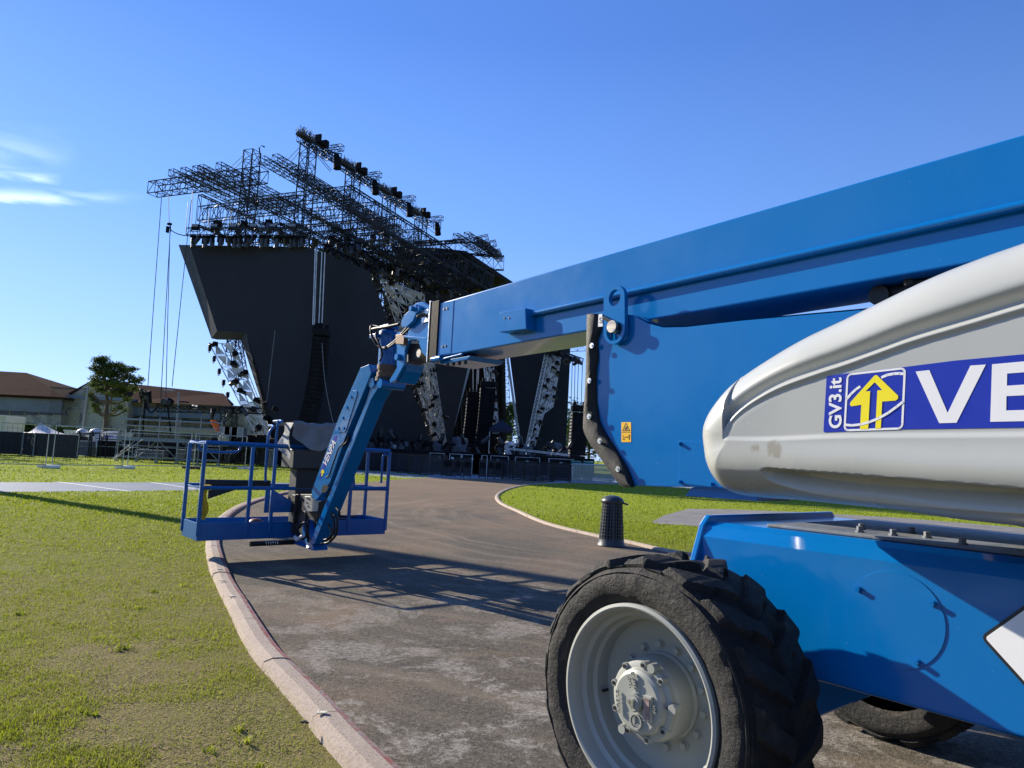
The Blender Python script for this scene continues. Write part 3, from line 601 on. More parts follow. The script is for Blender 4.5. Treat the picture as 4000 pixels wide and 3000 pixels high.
# ---- grey turret cowl
CV = -.12
top_px = [(2755,1740),(2752,1700),(2758,1650),(2785,1590),(2840,1520),(2900,1468),(3000,1405),(3140,1325),(3330,1235),(3620,1095),(3830,1010),(4000,950)]
bot_px = [(2755,1740),(2770,1820),(2810,1890),(2870,1930),(2980,1945),(3100,1952),(3300,1972),(3500,1993),(3750,2030),(4000,2058)]
def vat(y): return -.26 if y else 0
TOP = []; BOT = []
for i, (x, y) in enumerate(top_px): k_ = max(0, 1-(x-2755)/260.)**1.3; TOP.append(P(x, y, CV-.16+.06*k_)+Vector((.037*k_, 0, 0)))
for i, (x, y) in enumerate(bot_px): k_ = max(0, 1-(x-2755)/120.)**1.3; BOT.append(P(x, y, CV-.17+.07*k_)+Vector((.037*k_, 0, 0)))
TOP = np.array([(p.x, p.z) for p in smooth_path(TOP, 8)]); BOT = np.array([(p.x, p.z) for p in smooth_path(BOT, 8)])
# carry both edges past the frame: the cowl crests and runs level to the tail
d_ = TOP[-1]-TOP[-9]; d_ /= np.linalg.norm(d_); ext = [TOP[-1] + np.array([-s_, s_*abs(d_[1]/d_[0])*(1-s_/3.0)]) for s_ in np.linspace(.05, 1.5, 24)]
TOP = np.vstack([TOP, ext]); db = BOT[-1]-BOT[-9]; sl = db[1]/-db[0]; BOT = np.vstack([BOT, [BOT[-1] + np.array([-s_, sl*s_*.4]) for s_ in np.linspace(.05, 1.5, 24)]])
UN = max(TOP[0,0], BOT[0,0]); UE = TOP[-1,0]+.01
nu, nt = 480, 240
tt = np.linspace(0, 1, nu); us = UN - (UN-UE)*(1-np.cos(tt*np.pi/2))**1.0*1.0
us = UN - (UN-UE)*tt**2.1
tz = np.interp(-us, -TOP[:,0], TOP[:,1]); bz = np.interp(-us, -BOT[:,0], BOT[:,1])
c5 = .5-.5*np.cos(np.linspace(0, np.pi, nt)); c5 = .5*c5 + .5*np.linspace(0, 1, nt)
Ug = np.repeat(us[:,None], nt, 1); Zg = bz[:,None] + (tz-bz)[:,None]*c5[None]
OUTL = np.vstack([TOP[::-1], BOT[1:]])
def pdist(U_, Z_, L_):
    best = np.full(U_.shape, 9.0)
    for i in range(len(L_)-1):
        a0, a1 = L_[i], L_[i+1]; d0 = a1-a0; l2 = d0 @ d0+1e-12
        t_ = np.clip(((U_-a0[0])*d0[0]+(Z_-a0[1])*d0[1])/l2, 0, 1); best = np.minimum(best, np.hypot(U_-a0[0]-t_*d0[0], Z_-a0[1]-t_*d0[1]))
    return best
dist = pdist(Ug, Zg, OUTL)
nose = np.clip((Ug-(UN-.45))/.45, 0, 1); RR = .19 + .03*nose
qd = np.clip(dist/RR, 0, 1); Vg = CV - RR*(1-np.sqrt(np.clip(1-(1-qd)**2, 0, 1)))
def pz(L_, v): return np.array([(p.x, p.z) for p in smooth_path([P(x, y, v) for x, y in L_], 8)])
# inner panel edge: groove from the nose up along the arc, and the crease above the lower bulge
groove_px = [(2826,1712),(2838,1668),(2880,1614),(2950,1562),(3050,1510),(3200,1456),(3300,1424),(3440,1374),(3571,1327),(3797,1260),(4000,1199),(4150,1160)]
crease_px = [(2830,1722),(3000,1724),(3300,1714),(3650,1712),(4000,1710),(4200,1710)]
GP = pz(groove_px, CV-.012); CP = pz(crease_px, CV-.012)
GP = np.vstack([GP, [UE-.1, GP[-1,1]+(GP[-1,1]-GP[-2,1])/(GP[-2,0]-GP[-1,0])*(GP[-1,0]-UE)*.5]]); CP = np.vstack([CP, [UE-.1, CP[-1,1]]])
gz = np.interp(-Ug, -GP[:,0], GP[:,1], left=-9); cz = np.interp(-Ug, -CP[:,0], CP[:,1], left=9)
dg_ = pdist(Ug, Zg, GP); dc_ = pdist(Ug, Zg, CP)
ss = lambda x: x*x*(3-2*x)
inp = (Zg < gz) & (Zg > cz); rec = ss(np.clip(np.minimum(dg_, dc_)/.018, 0, 1))*inp
gf = ss(np.clip((GP[8,0]-Ug)/.25, 0, 1)*.55+.45)
Vg -= .012*rec*gf
outg = (Zg > gz) | (Ug > GP[0,0]); Vg -= .034*np.where(outg, np.exp(-((dg_-.020)/np.where(dg_ < .020, .013, .026))**2), np.exp(-(.020/.013)**2)*np.clip(1-dg_/.006, 0, 1))*np.clip((Zg-cz)/.02+1.2, 0, 1)*np.clip((GP[0,0]+.03-Ug)/.04, 0, 1)
# lower bulge between crease and slot swells outward slightly
bulge = np.clip(dc_/.12, 0, 1)*(Zg < cz); Vg += .018*ss(bulge)*np.clip(dist/.1, 0, 1)
# the long slot near the bottom
stop_px = [(2957,1838),(2985,1826),(3060,1830),(3400,1856),(3700,1880),(4000,1905),(4150,1915)]; sbot_px = [(2957,1838),(2990,1880),(3120,1925),(3350,1962),(3600,1983),(4000,2012),(4150,2022)]
st = pz(stop_px, CV); sb = pz(sbot_px, CV); st = np.vstack([st, [UE-.1, st[-1,1]]]); sb = np.vstack([sb, [UE-.1, sb[-1,1]]])
stz = np.interp(-Ug, -st[:,0], st[:,1], left=9); sbz = np.interp(-Ug, -sb[:,0], sb[:,1], left=9)
fr = np.where((Zg < stz) & (Zg > sbz), (stz-Zg)/np.maximum(stz-sbz, 1e-4), 0); ins = (Zg < stz) & (Zg > sbz)
dt = pdist(Ug, Zg, st); dbm = pdist(Ug, Zg, sb); slot = ss(np.clip(dt/.012, 0, 1))*np.clip(dbm/.055, 0, 1)*ins; Vg -= .085*slot
m = MB(); m.grid([[(Ug[i,j], Vg[i,j], Zg[i,j]) for j in range(nt)] for i in range(nu)])
# wrap the rim inward
edge = [(Ug[i,-1], Vg[i,-1], Zg[i,-1]) for i in range(nu-1, -1, -1)] + [(Ug[i,0], Vg[i,0], Zg[i,0]) for i in range(nu)]
m.grid([edge, [(p[0]-.01, p[1]-.30, p[2]-(.01 if k < nu else -.01)) for k, p in enumerate(edge)]])
_t = M_GREY.node_tree; _b = _t.nodes['Principled BSDF']; _old = _b.inputs['Base Color'].links[0].from_socket    # two smears of dirt on the nose
_vd = _t.nodes.new('ShaderNodeTexCoord'); _nz = _t.nodes.new('ShaderNodeTexNoise'); _nz.inputs['Scale'].default_value = 38; _nz.inputs['Detail'].default_value = 6; _t.links.new(_vd.outputs['Object'], _nz.inputs['Vector'])
for (_x, _y, _r) in ((2950, 1752, .022), (3022, 1750, .035), (3035, 1765, .025)):
    _p = P(_x, _y, CV+.005); _d = _t.nodes.new('ShaderNodeVectorMath'); _d.operation = 'DISTANCE'; _t.links.new(_vd.outputs['Object'], _d.inputs[0]); _d.inputs[1].default_value = tuple(_p)
    _a = _t.nodes.new('ShaderNodeMath'); _a.operation = 'MULTIPLY_ADD'; _t.links.new(_d.outputs['Value'], _a.inputs[0]); _a.inputs[1].default_value = -1/_r*.5; _t.links.new(_nz.outputs[0], _a.inputs[2])
    _c = _t.nodes.new('ShaderNodeMath'); _c.operation = 'MULTIPLY'; _c.use_clamp = True; _t.links.new(_a.outputs[0], _c.inputs[0]); _c.inputs[1].default_value = 3.0
    _m = _t.nodes.new('ShaderNodeMix'); _m.data_type = 'RGBA'; _t.links.new(_c.outputs[0], _m.inputs[0]); _t.links.new(_old, _m.inputs[6]); _m.inputs[7].default_value = (.31,.295,.24,1); _old = _m.outputs[2]
_t.links.new(_old, _b.inputs['Base Color'])
cowl = m.build('turret_cowl', M_GREY, LIFT, smooth=50)
# scuffs on the nose and the amber warning label wrapped on it
PV = CV-.012+.0015   # the flat of the inner panel
def sticker(name, pts, m_, v=PV, parent=cowl, th=.0012):
    q = MB(); q.prism([P(x, y, v) for x, y in pts], (0, -th, 0)); return q.build(name, m_, parent)
# banner: GV3.it tab, emblem square, VENPA
z = lambda x, y: (3300+x*700/1548, 1050+y*750/1659)
r2 = lambda x, y: (2600+x/1.327, 850+y/1.327)
sticker('banner', [r2(838,822), r2(935,808), r2(1248,773), r2(1500,741), r2(1858,708), (5000,1250), (5000,1670), (4000,1670), r2(1245,1097), r2(925,1109), r2(822,1113), r2(818,1105), r2(834,830)], M_STK, PV)
def quadmap(c00, c10, c11, c01, v):   # unit square onto a sticker area
    A_, B_, C_, D_ = (P(*c, v) for c in (c00, c10, c11, c01))
    return lambda s, t_: A_*(1-s)*(1-t_) + B_*s*(1-t_) + C_*s*t_ + D_*(1-s)*t_
def flatpoly(mb, f, pts): n = len(pts); mb.add([f(*p) for p in pts], [tuple(range(n))])
def rrect(x0, y0, x1, y1, r, n=5):
    o_ = []
    for cx_, cy_, a0 in ((x1-r, y1-r, 0), (x0+r, y1-r, 90), (x0+r, y0+r, 180), (x1-r, y0+r, 270)):
        o_ += [(cx_+r*math.cos(R(a0+90*k/(n-1))), cy_+r*math.sin(R(a0+90*k/(n-1)))) for k in range(n)]
    return o_
SQ = quadmap(r2(921,1109), r2(1232,1099), r2(1247,773), r2(938,808), PV+.0008)
def strip_poly(mb, f, pts, w_):     # a stroke drawn as quads
    for i in range(len(pts)-1):
        a0, b0 = np.array(pts[i]), np.array(pts[i+1]); d0 = b0-a0; n0 = np.array([-d0[1], d0[0]])/np.linalg.norm(d0)*w_/2; e0 = d0/np.linalg.norm(d0)*w_*.15
        mb.add([f(*(a0-n0-e0)), f(*(b0-n0+e0)), f(*(b0+n0+e0)), f(*(a0+n0-e0))], [(0,1,2,3)])
m = MB(); rr_ = rrect(.02, .02, .98, .98, .07); strip_poly(m, SQ, rr_+[rr_[0]], .034)
def ell(a0, a1, n=26):
    return [(.53+.60*math.cos(R(a))*math.cos(R(27))-.33*math.sin(R(a))*math.sin(R(27)), .50+.60*math.cos(R(a))*math.sin(R(27))+.33*math.sin(R(a))*math.cos(R(27))) for a in np.linspace(a0, a1, n)]
def clipp(L_): return [p for p in L_ if .03 < p[0] < .97 and .03 < p[1] < .97]
for seg_ in ([ (.03,.56),(.10,.64),(.18,.71),(.25,.75)], [(.61,.87),(.70,.90),(.80,.91),(.90,.905),(.965,.89)]): strip_poly(m, SQ, seg_, .045)
o = m.build('emblem_lines', M_STW, cowl, fix=False)
m = MB(); flatpoly(m, SQ, [(.29,.03),(.43,.03),(.43,.66),(.35,.66),(.50,.80),(.63,.66),(.55,.66),(.55,.03),(.64,.03),(.64,.47),(.86,.47),(.895,.50),(.895,.545),(.53,.915),(.49,.915),(.10,.50),(.09,.455),(.12,.425),(.29,.44)])
m.v = [(p[0], p[1]+.0006, p[2]) for p in m.v]; bm_src = m; o = m.build('emblem_arrow', M_STY, cowl, fix=False)
m = MB(); strip_poly(m, SQ, [(.03,.115),(.15,.10),(.30,.11),(.45,.145),(.60,.20),(.75,.28),(.88,.37),(.965,.435)], .042)
m.v = [(p[0], p[1]+.0012, p[2]) for p in m.v]; m.build('emblem_sweep', M_STW, cowl, fix=False)
ax = Vector((-1, 0, 0)); ay = Vector((0, 0, 1))
def letters(s, c0, c1, h0, name, mt, v, rot=None, bold=.0):
    pass
def glyph(polys, f, name, mt):
    g_ = MB()
    for p_ in polys: flatpoly(g_, f, p_)
    return g_.build(name, mt, cowl, fix=False)
Vq = quadmap(z(810,1333), z(970,1333), z(970,1333), z(810,1333), PV+.001)
sticker('letter', [z(612,888), z(730,875), z(888,1245), z(1085,836), z(1218,827), z(965,1330), z(815,1334)], M_STW, PV+.001, th=.0008)
sticker('letter', [z(1272,825), z(1600,795), z(1600,890), z(1402,905), z(1400,1010), z(1600,997), z(1600,1090), z(1396,1100), z(1394,1224), z(1600,1218), z(1600,1315), z(1256,1322)], M_STW, PV+.001, th=.0008)
pa, pb = P(4090, 1420, PV+.001), P(4090, 1640, PV+.001)
text_part('NPA', .3, ((pa.x-.17), PV+.001, (pa.z+pb.z)/2), ax, ay, M_STW, cowl, 'letter', .0004, .004, fit=(.42, abs(pa.z-pb.z)))
ga, gb = P(*r2(880,1095), PV), P(*r2(880,828), PV)
text_part('GV3.it', .05, ((ga.x+gb.x)/2, PV+.001, (ga.z+gb.z)/2), (gb-ga).normalized(), Vector((1,0,0)) if False else (P(*r2(840,960), PV)-P(*r2(915,955), PV)).normalized(), M_STW, cowl, 'lettering', .0004, .0012, fit=((gb-ga).length*.98, (P(*r2(845,960), PV)-P(*r2(912,955), PV)).length))
# ---- riser plate (blue sheet in front of the main boom), with its folded upper flange, rubber edge, cover plate and label
RV = -.95
plate = [(2322,1245),(2360,1232),(2440,1226),(2475,1232),(2530,1262),(2590,1279),(2680,1277),(2900,1252),(3350,1212),(3900,1160),(3900,1960),(3300,1960),(2990,1935),(2790,1905),(2480,1897),(2455,1860),(2345,1695),(2322,1640),(2308,1500),(2310,1380)]
m = MB(); m.prism([P(x, y, RV) for x, y in plate], (0, -.02, 0)); riser = m.build('riser_plate', M_BLUE, LIFT, bevel=.003)
m = MB(); m.prism([P(x, y, -1.60) for x, y in [(2560,1330),(3900,1190),(3900,1800),(2600,1800)]], (0, -.02, 0)); m.build('riser_plate', M_BLUE, LIFT)
fl = [P(x, y, RV-.02) for x, y in ((2440,1228),(2480,1236),(2530,1262),(2590,1281),(2680,1279),(2900,1254),(3350,1214),(3900,1162))]
m = MB(); m.grid([[tuple(p), (p.x, p.y-.09, p.z+.004)] for p in fl]); m.grid([[(p.x, p.y-.09, p.z+.004), (p.x, p.y-.09, p.z+.012), (p.x, p.y, p.z+.008)] for p in fl]); m.build('riser_flange', M_BLUE, riser, smooth=40)
m = MB(); m.box((-1.6, -1.58, P(2800,1905,RV).z-.01), (.50, RV-.02, P(2800,1905,RV).z+.006)); m.build('riser_floor', M_BLUE, LIFT)
m = MB(); A_ = P(2700, 1905, RV-.03); B_ = P(2960, 1932, RV-.03); m.prism([A_, A_+Vector((.04,0,-.045)), B_+Vector((0,0,-.03)), B_+Vector((0,0,.05))], (0,-.3,0)); m.build('lower_flange', M_BLUE, LIFT, bevel=.004)
# rubber edge: an upright strip with a wavy free edge
rl = [(2292,1228),(2290,1320),(2288,1420),(2285,1500),(2282,1560),(2279,1620),(2279,1680),(2305,1735),(2345,1790),(2385,1845),(2425,1898),(2468,1904)]
rr2 = [(2350,1226),(2345,1280),(2330,1330),(2332,1400),(2325,1440),(2324,1540),(2330,1600),(2340,1650),(2366,1700),(2408,1765),(2446,1830),(2474,1900)]
L_ = smooth_path([P(x, y, RV+.035) for x, y in rl], 5); R_ = smooth_path([P(x, y, RV+.015) for x, y in rr2], 5); m = MB(); G = []
for i, (a_, b_) in enumerate(zip(L_, R_)):
    wv_ = .004*math.sin(i*.4)+.0015*math.sin(i*1.1); G.append([tuple(a_.lerp(b_, s_) + Vector((0, .014*math.sin(s_*math.pi)+wv_*s_, 0))) for s_ in np.linspace(0, 1, 9)] + [tuple(b_ + Vector((-.004, -.014+wv_*.5, 0))), tuple(b_+Vector((.01,-.02,0))), tuple(a_+Vector((.004,-.02,0))), tuple(a_)])
m.grid(G); rub = m.build('rubber_edge', M_RUB, LIFT, smooth=60)
for x, y in ((2312,1350),(2302,1487),(2301,1627),(2343,1722),(2414,1832)):
    p = P(x, y, RV+.041); b = MB(); b.cyl(p, p+Vector((0,.003,0)), .0165, 20); b.cyl(p+Vector((0,.003,0)), p+Vector((0,.007,0)), .007, 6); b.build('rivet', M_ZINC, rub, smooth=30)
# lifting eye with its pin
EV = RV+.045
def arcpts(c, rx, rz, a0, a1, n=14): return [(c[0]+rx*math.cos(R(a)), c[1]+rz*math.sin(R(a))) for a in np.linspace(a0, a1, n)]
ec1, ec2 = P(2398,1166,EV), P(2398,1290,EV); er = (P(2362,1230,EV)-P(2444,1222,EV)).length/2
e_out = arcpts((ec1.x, ec1.z), er, er, 0, 180) + arcpts((ec2.x, ec2.z), er, er, 180, 360)
def plate_holes(mb, outer, holes, y0, y1):
    bm_ = bmesh.new(); edges = []
    for lp in [outer]+holes:
        vs_ = [bm_.verts.new((p[0], y1, p[1])) for p in lp]; edges += [bm_.edges.new((vs_[i], vs_[(i+1) % len(vs_)])) for i in range(len(vs_))]
    bmesh.ops.triangle_fill(bm_, use_beauty=True, edges=edges); bm_.verts.index_update()
    V_ = [tuple(v_.co) for v_ in bm_.verts]; F_ = [tuple(v_.index for v_ in f_.verts) for f_ in bm_.faces]; bm_.free(); n_ = len(V_)
    mb.add(V_ + [(p[0], y0, p[2]) for p in V_], F_ + [tuple(i+n_ for i in reversed(f_)) for f_ in F_])
    for lp in [outer]+holes:
        k_ = len(lp); mb.add([(p[0], y1, p[1]) for p in lp]+[(p[0], y0, p[1]) for p in lp], [(i, (i+1) % k_, k_+(i+1) % k_, k_+i) for i in range(k_)])
m = MB(); plate_holes(m, e_out, [arcpts((ec1.x-.004, ec1.z+.004), er*.55, er*.60, 0, 345, 24), arcpts((ec2.x-.0, ec2.z-.004), er*.72, er*.72, 0, 345, 24)], EV-.03, EV); eye = m.build('lifting_eye', M_BLUE, LIFT)
m = MB(); p = P(2388,1275,EV+.03); m.cyl((p.x, EV-.06, p.z), (p.x, EV+.03, p.z), er*.44, 28); m.build('pin', M_STEEL, eye, smooth=30)
m = MB(); p = P(2357,1238,EV+.015); q_ = P(2400,1262,EV-.02); m.cyl(p, q_, .0125, 14); p = P(2408,1292,EV-.005); m.cyl(p, p+Vector((-.008,.02,-.012)), .008, 10); m.build('lock_pin', M_STEEL, eye, smooth=30)
m = MB(); m.prism([P(x, y, EV+.0) for x, y in ((2338,1228),(2352,1226),(2354,1275),(2336,1276))], (0,-.002,0)); m.build('paper_label', M_STW, LIFT)
text_part('S', .05, P(2345,1252,EV+.002), ax, ay, M_INK, LIFT, 'lettering', .0003)
# access plate lower right of the riser and amber label
def face(name, pts, v, th, m_, bev=.002): q = MB(); q.prism([P(x, y, v) for x, y in pts], (0, -th, 0)); return q.build(name, m_, LIFT, bevel=bev)
face('access_plate', [(2652,1722),(2760,1724),(2860,1726),(2860,1905),(2790,1904),(2652,1888)], RV+.005, .006, M_BLUE)
for x, y in ((2657,1733),(2657,1882),(2781,1891),(2781,1735)): p = P(x, y, RV+.005); b = MB(); b.cyl(p, p+Vector((0,.006,0)), .011, 14); b.cyl(p+Vector((0,.006,0)), p+Vector((0,.018,0)), .0085, 6); b.build('plate_bolt', M_BLUE, LIFT, smooth=30)
HZ = quadmap((2427,1727), (2465,1727), (2465,1649), (2427,1649), RV+.0015); m = MB(); flatpoly(m, HZ, rrect(0, 0, 1, 1, .06)); hz = m.build('warning_label', M_HAZ, LIFT)
HI = lambda s_, t_: HZ(s_, t_) + Vector((0, .0008, 0)); m = MB(); strip_poly(m, HI, [(.12,.57),(.88,.57),(.5,.95),(.12,.57)], .045); strip_poly(m, HI, [(.02,.485),(.98,.485)], .02)
flatpoly(m, HI, [(.34,.62),(.64,.62),(.64,.78),(.56,.82),(.52,.68),(.46,.80),(.42,.68),(.36,.72)])
flatpoly(m, HI, [(.80,.10),(.86,.10),(.88,.34),(.84,.40),(.78,.34)]); strip_poly(m, HI, [(.42,.25),(.74,.25)], .025); flatpoly(m, HI, [(.42,.25),(.50,.30),(.50,.20)]); flatpoly(m, HI, [(.74,.25),(.66,.30),(.66,.20)])
strip_poly(m, HI, [(.12,.38),(.24,.26),(.36,.22),(.34,.12),(.16,.12),(.22,.24)], .03); m.build('pictogram', M_INK, hz, fix=False)
# ---- main boom with side rod
BV = -1.05; BW = .40
T0, T1 = P(1727,1181,BV), P(4000,524,BV); B0, B1 = P(1727,1392,BV), P(3797,1027,BV)
s1 = (T1.z-T0.z)/(T1.x-T0.x); s2 = (B1.z-B0.z)/(B1.x-B0.x); UT = -4.2
def bsec(u, grow=0): zt = T0.z+s1*(u-T0.x)+grow; zb = B0.z+s2*(u-B0.x)-grow; return [(u, BV+grow, zb), (u, BV+grow, zt), (u, BV-BW-grow, zt), (u, BV-BW-grow, zb)]
m = MB(); m.loft(bsec(T0.x+.02), bsec(UT)); boom = m.build('main_boom', M_BLUE, LIFT, bevel=.010, seg=3)
m = MB(); ra, rb_ = P(2065,1229,BV+.024), P(4000,800,BV+.024); rb2 = ra + (rb_-ra)*1.8; m.tube([ra, rb2], .019, 20); m.build('side_rod', M_BLUE, LIFT, smooth=60)
m = MB(); m.prism([Pk(x, y, BV+.085) for x, y in ((1078,674),(1135,665),(1137,711),(1079,718))], (0, -.086, 0)); anchor = m.build('rod_anchor', M_BLUE, LIFT, bevel=.006)
for x, y in ((1090,687),(1100,687)): p = Pk(x, y, BV+.085); b = MB(); b.cyl(p, p+Vector((0,.005,0)), .006, 10); b.build('anchor_bolt', M_BLACK, anchor)
# collar, wear-pad cover and its screws at the boom's mouth
U_c = T0.x
m = MB(); A_ = [(U_c+.14, BV+.016, B0.z-.03), (U_c+.14, BV+.016, T0.z+.02), (U_c+.14, BV-BW-.016, T0.z+.02), (U_c+.14, BV-BW-.016, B0.z-.03)]; Bq = [(U_c+.02,)+p[1:] for p in A_]; m.loft(A_, Bq); m.build('boom_collar', mat('dark_collar', (.014,.011,.009), .6, .0, spec=.08, var=.3, scale=8, obj=True), LIFT, bevel=.004)
m = MB(); m.box((U_c+.14, BV-.30, B0.z-.035), (U_c+.152, BV+.022, T0.z+.03)); m.build('collar_lip', M_ZINC, LIFT, bevel=.003)
m = MB(); m.box((U_c-.17, BV-.004, B0.z+.015), (U_c+.02, BV+.004, T0.z-.006)); m.build('wear_pad_cover', M_BLUE, LIFT, bevel=.002)
for x, y in ((1735,1208),(1747,1205),(1729,1354),(1741,1351)): p = P(x, y, BV+.004); b = MB(); b.cyl(p, p+Vector((0,.006,0)), .0095, 10); b.build('cover_screw', M_BLACK, LIFT)
m = MB(); A_ = P(1720,1395,BV+.01); m.cyl(A_+Vector((.10,0,-.015)), A_+Vector((-.02,0,-.01)), .028, 16); m.tube([A_+Vector((0,-.0,-.02)), A_+Vector((-.3,0,.0))], .010, 10); m.build('edge_guide', M_BLUE, LIFT, smooth=40)
m = MB(); m.prism([(U_c+.05, BV-.02, B0.z-.03), (U_c-.40, BV-.02, B0.z-.018), (U_c-.36, BV-.02, B0.z-.05), (U_c+.0, BV-.02, B0.z-.06)], (0,-.34,0)); m.build('under_plate', M_BLUE, LIFT, bevel=.005)
for k in range(4): b = MB(); b.cyl((U_c-.06-.08*k, BV-.05, B0.z-.075), (U_c-.06-.08*k, BV-.05, B0.z-.045), .012, 8); b.build('under_bolt', M_BLACK, LIFT)
# hydraulic parts seen in the gap below the boom
m = MB(); p = P(3480,1150,-1.2); m.cyl(p+Vector((.0,0,.0)), p+Vector((-.4,0,.05)), .035, 16); m.cyl(p+Vector((.03,-.05,-.01)), p+Vector((.03,.06,-.01)), .045, 18); m.sphere(p+Vector((-.1,.05,.03)), .03); m.box(p+Vector((-.2,-.05,-.03)), p+Vector((-.08,.06,.03))); m.build('lift_cylinder', M_BLACK, LIFT, smooth=40)
# ---- boom head
HV = -1.13
q = lambda x, y: (1400+x*450/1866, 1100+y*400/1659)
def hp(name, pts, v, th, m_=M_BLUE, bev=.004): o_ = MB(); o_.prism([P(*q(*p), v) for p in pts], (0, -th, 0)); return o_.build(name, m_, LIFT, bevel=bev)
hp('head_plate', [(1240,435),(1190,425),(1100,370),(1035,325),(965,335),(900,370),(870,440),(960,520),(900,640),(830,740),(790,860),(800,960),(960,940),(1030,1150),(1110,1240),(1225,1240)], HV, .03)
hp('head_plate', [(1240,435),(1190,425),(1100,370),(1035,325),(965,335),(900,370),(870,440),(960,520),(900,640),(830,740),(790,860),(800,960),(960,940),(1030,1150),(1110,1240),(1225,1240)], HV-.28, .03)
hp('link_arm', [(850,400),(930,375),(985,410),(985,470),(930,520),(880,640),(770,740),(700,735),(690,650),(740,540),(830,460)], HV+.045, .04)
m = MB(); p = P(*q(885,440), HV+.05); m.cyl(p, p+Vector((0,.03,0)), .022, 20); p2 = P(*q(955,430), HV+.02); m.cyl(p2-Vector((0,.3,0)), p2+Vector((0,.03,0)), .03, 20); m.build('link_pin', M_BLUE, LIFT, smooth=30)
hp('valve_plate', [(1015,465),(1130,445),(1138,640),(1020,680)], HV+.012, .012, M_ZINC, .002)
m = MB(); a_ = P(*q(1090,540), HV+.02); b_ = P(*q(960,580), HV+.07); m.tube([a_, a_.lerp(b_, .5)+Vector((0,.02,0)), b_], .018, 10); m.build('hose_fitting', M_BLACK, LIFT, smooth=50)
hp('knuckle_shelf', [(720,870),(960,895),(1100,905),(1180,1060),(1190,1140),(1150,1160),(1030,1110),(975,945),(740,905)], HV+.03, .05)
hp('knuckle_plate', [(840,930),(770,1060),(750,1130),(735,1350),(600,1600),(520,1640),(500,1600),(620,1400),(620,800),(720,830),(780,870)], HV-.04, .03)
hp('knuckle_plate', [(840,930),(770,1060),(750,1130),(735,1350),(600,1600),(520,1640),(500,1600),(620,1400),(620,800),(720,830),(780,870)], HV-.28, .03)
hp('knuckle_belly', [(735,1350),(790,1335),(760,1450),(660,1640),(520,1640),(600,1600)], HV-.08, .18)
hp('knuckle_core', [(780,1000),(980,1000),(1030,1150),(1060,1240),(880,1270),(740,1330)], HV-.10, .16, M_BLACK)
m = MB(); p = P(*q(975,1160), HV-.02); m.cyl(p-Vector((0,.26,0)), p, .035, 20); m.build('pivot_pin', M_STEEL, LIFT, smooth=30)
m = MB(); p = P(*q(655,1225), HV-.03); m.cyl(p-Vector((0,.02,0)), p+Vector((0,.03,0)), .03, 16); m.build('side_boss', M_BLUE, LIFT, smooth=30)
m = MB(); m.prism([P(*q(*p_), HV+.0) for p_ in ((600,860),(700,850),(740,900),(730,1020),(600,1010))], (0,-.06,0)); m.build('rotor_block', M_BRONZE, LIFT, bevel=.004)
# rotator
cyu = P(1518,1300,-1.3).x-.0; zt_, zb_ = P(1518,1300,-1.3).z, P(1500,1475,-1.3).z
m = MB(); m.lathe([(0,zt_+.03),(.05,zt_+.03),(.085,zt_+.012),(.092,zt_),(.092,zt_-.03),(.083,zt_-.035),(.083,zb_+.13),(.083,zb_+.12)], (cyu,-1.3,0), (0,0,1), 32); m.build('rotator', M_BLUE2, LIFT, smooth=35)
m = MB(); m.lathe([(.083,zb_+.12),(.089,zb_+.12),(.089,zb_+.075),(.084,zb_+.07),(.084,zb_+.05),(.091,zb_+.045),(.091,zb_),(0,zb_)], (cyu,-1.3,0), (0,0,1), 32); m.build('bronze_bearing', M_BRONZE, LIFT, smooth=35)
m = MB(); m.lathe([(.0,zb_),(.10,zb_),(.10,zb_-.04),(0,zb_-.04)], (cyu,-1.3,0), (0,0,1), 24); m.build('rotator_foot', M_BLACK, LIFT, smooth=35)
for pts, r_ in (([(1100,540),(960,590),(830,700),(700,850),(560,990),(420,1070),(310,1030),(240,930),(205,820),(205,730),(250,715),(420,745),(650,700)], .012), ([(1100,560),(980,620),(850,730),(700,880),(570,1010),(430,1085),(320,1045),(250,950),(215,840)], .009), ([(205,780),(280,760),(450,735),(660,690)], .016), ([(290,830),(280,900),(330,1000),(370,1100),(385,1200),(340,1290)], .009)):
    m = MB(); m.tube(smooth_path([P(*q(x, y), -1.16+.02*math.sin(i)) for i, (x, y) in enumerate(pts)], 6), r_, 8); m.build('hose', M_HOSE, LIFT, smooth=60)
m = MB(); m.box((cyu-.09, -1.36, zt_+.03), (cyu+.13, -1.24, zt_+.07)); m.box((cyu+.03, -1.25, zt_-.06), (cyu+.14, -1.17, zt_-.02)); m.build('hose_clamp', M_BLUE2, LIFT, bevel=.005)
# ---- jib: two parallel arms hanging to the basket
zz = lambda x, y: (1050+x*500/1136, 1450+y*730/1659)
VT, VB = -1.21, -1.46       # near face of the arms, top and bottom
def jl(x, y):      # near-face plane of the jib leans with length
    t_ = min(1, max(-.1, (y)/1560)); return P(*zz(x, y), VT+(VB-VT)*t_)
JW = Vector((0, -.16, 0))
m = MB(); lo = [jl(938,110), jl(905,130), jl(865,260), jl(372,1500), jl(368,1535), jl(405,1535), jl(905,255), jl(985,125)]; m.prism(lo, JW); jib = m.build('jib_arm', M_BLUE, LIFT, bevel=.005)
m = MB(); up = [jl(905,-60), jl(830,-30), jl(640,400), jl(395,1060), jl(395,1110), jl(430,1150), jl(475,1100), jl(560,985), jl(720,520), jl(925,20)]; m.prism([p+Vector((0,.02,0)) for p in up], (0, -.10, 0)); m.build('jib_arm', M_BLUE, LIFT, bevel=.005)
m = MB(); m.prism([p+Vector((0,-.15,0)) for p in up], (0, -.05, 0)); m.build('jib_arm', M_BLUE, LIFT, bevel=.004)
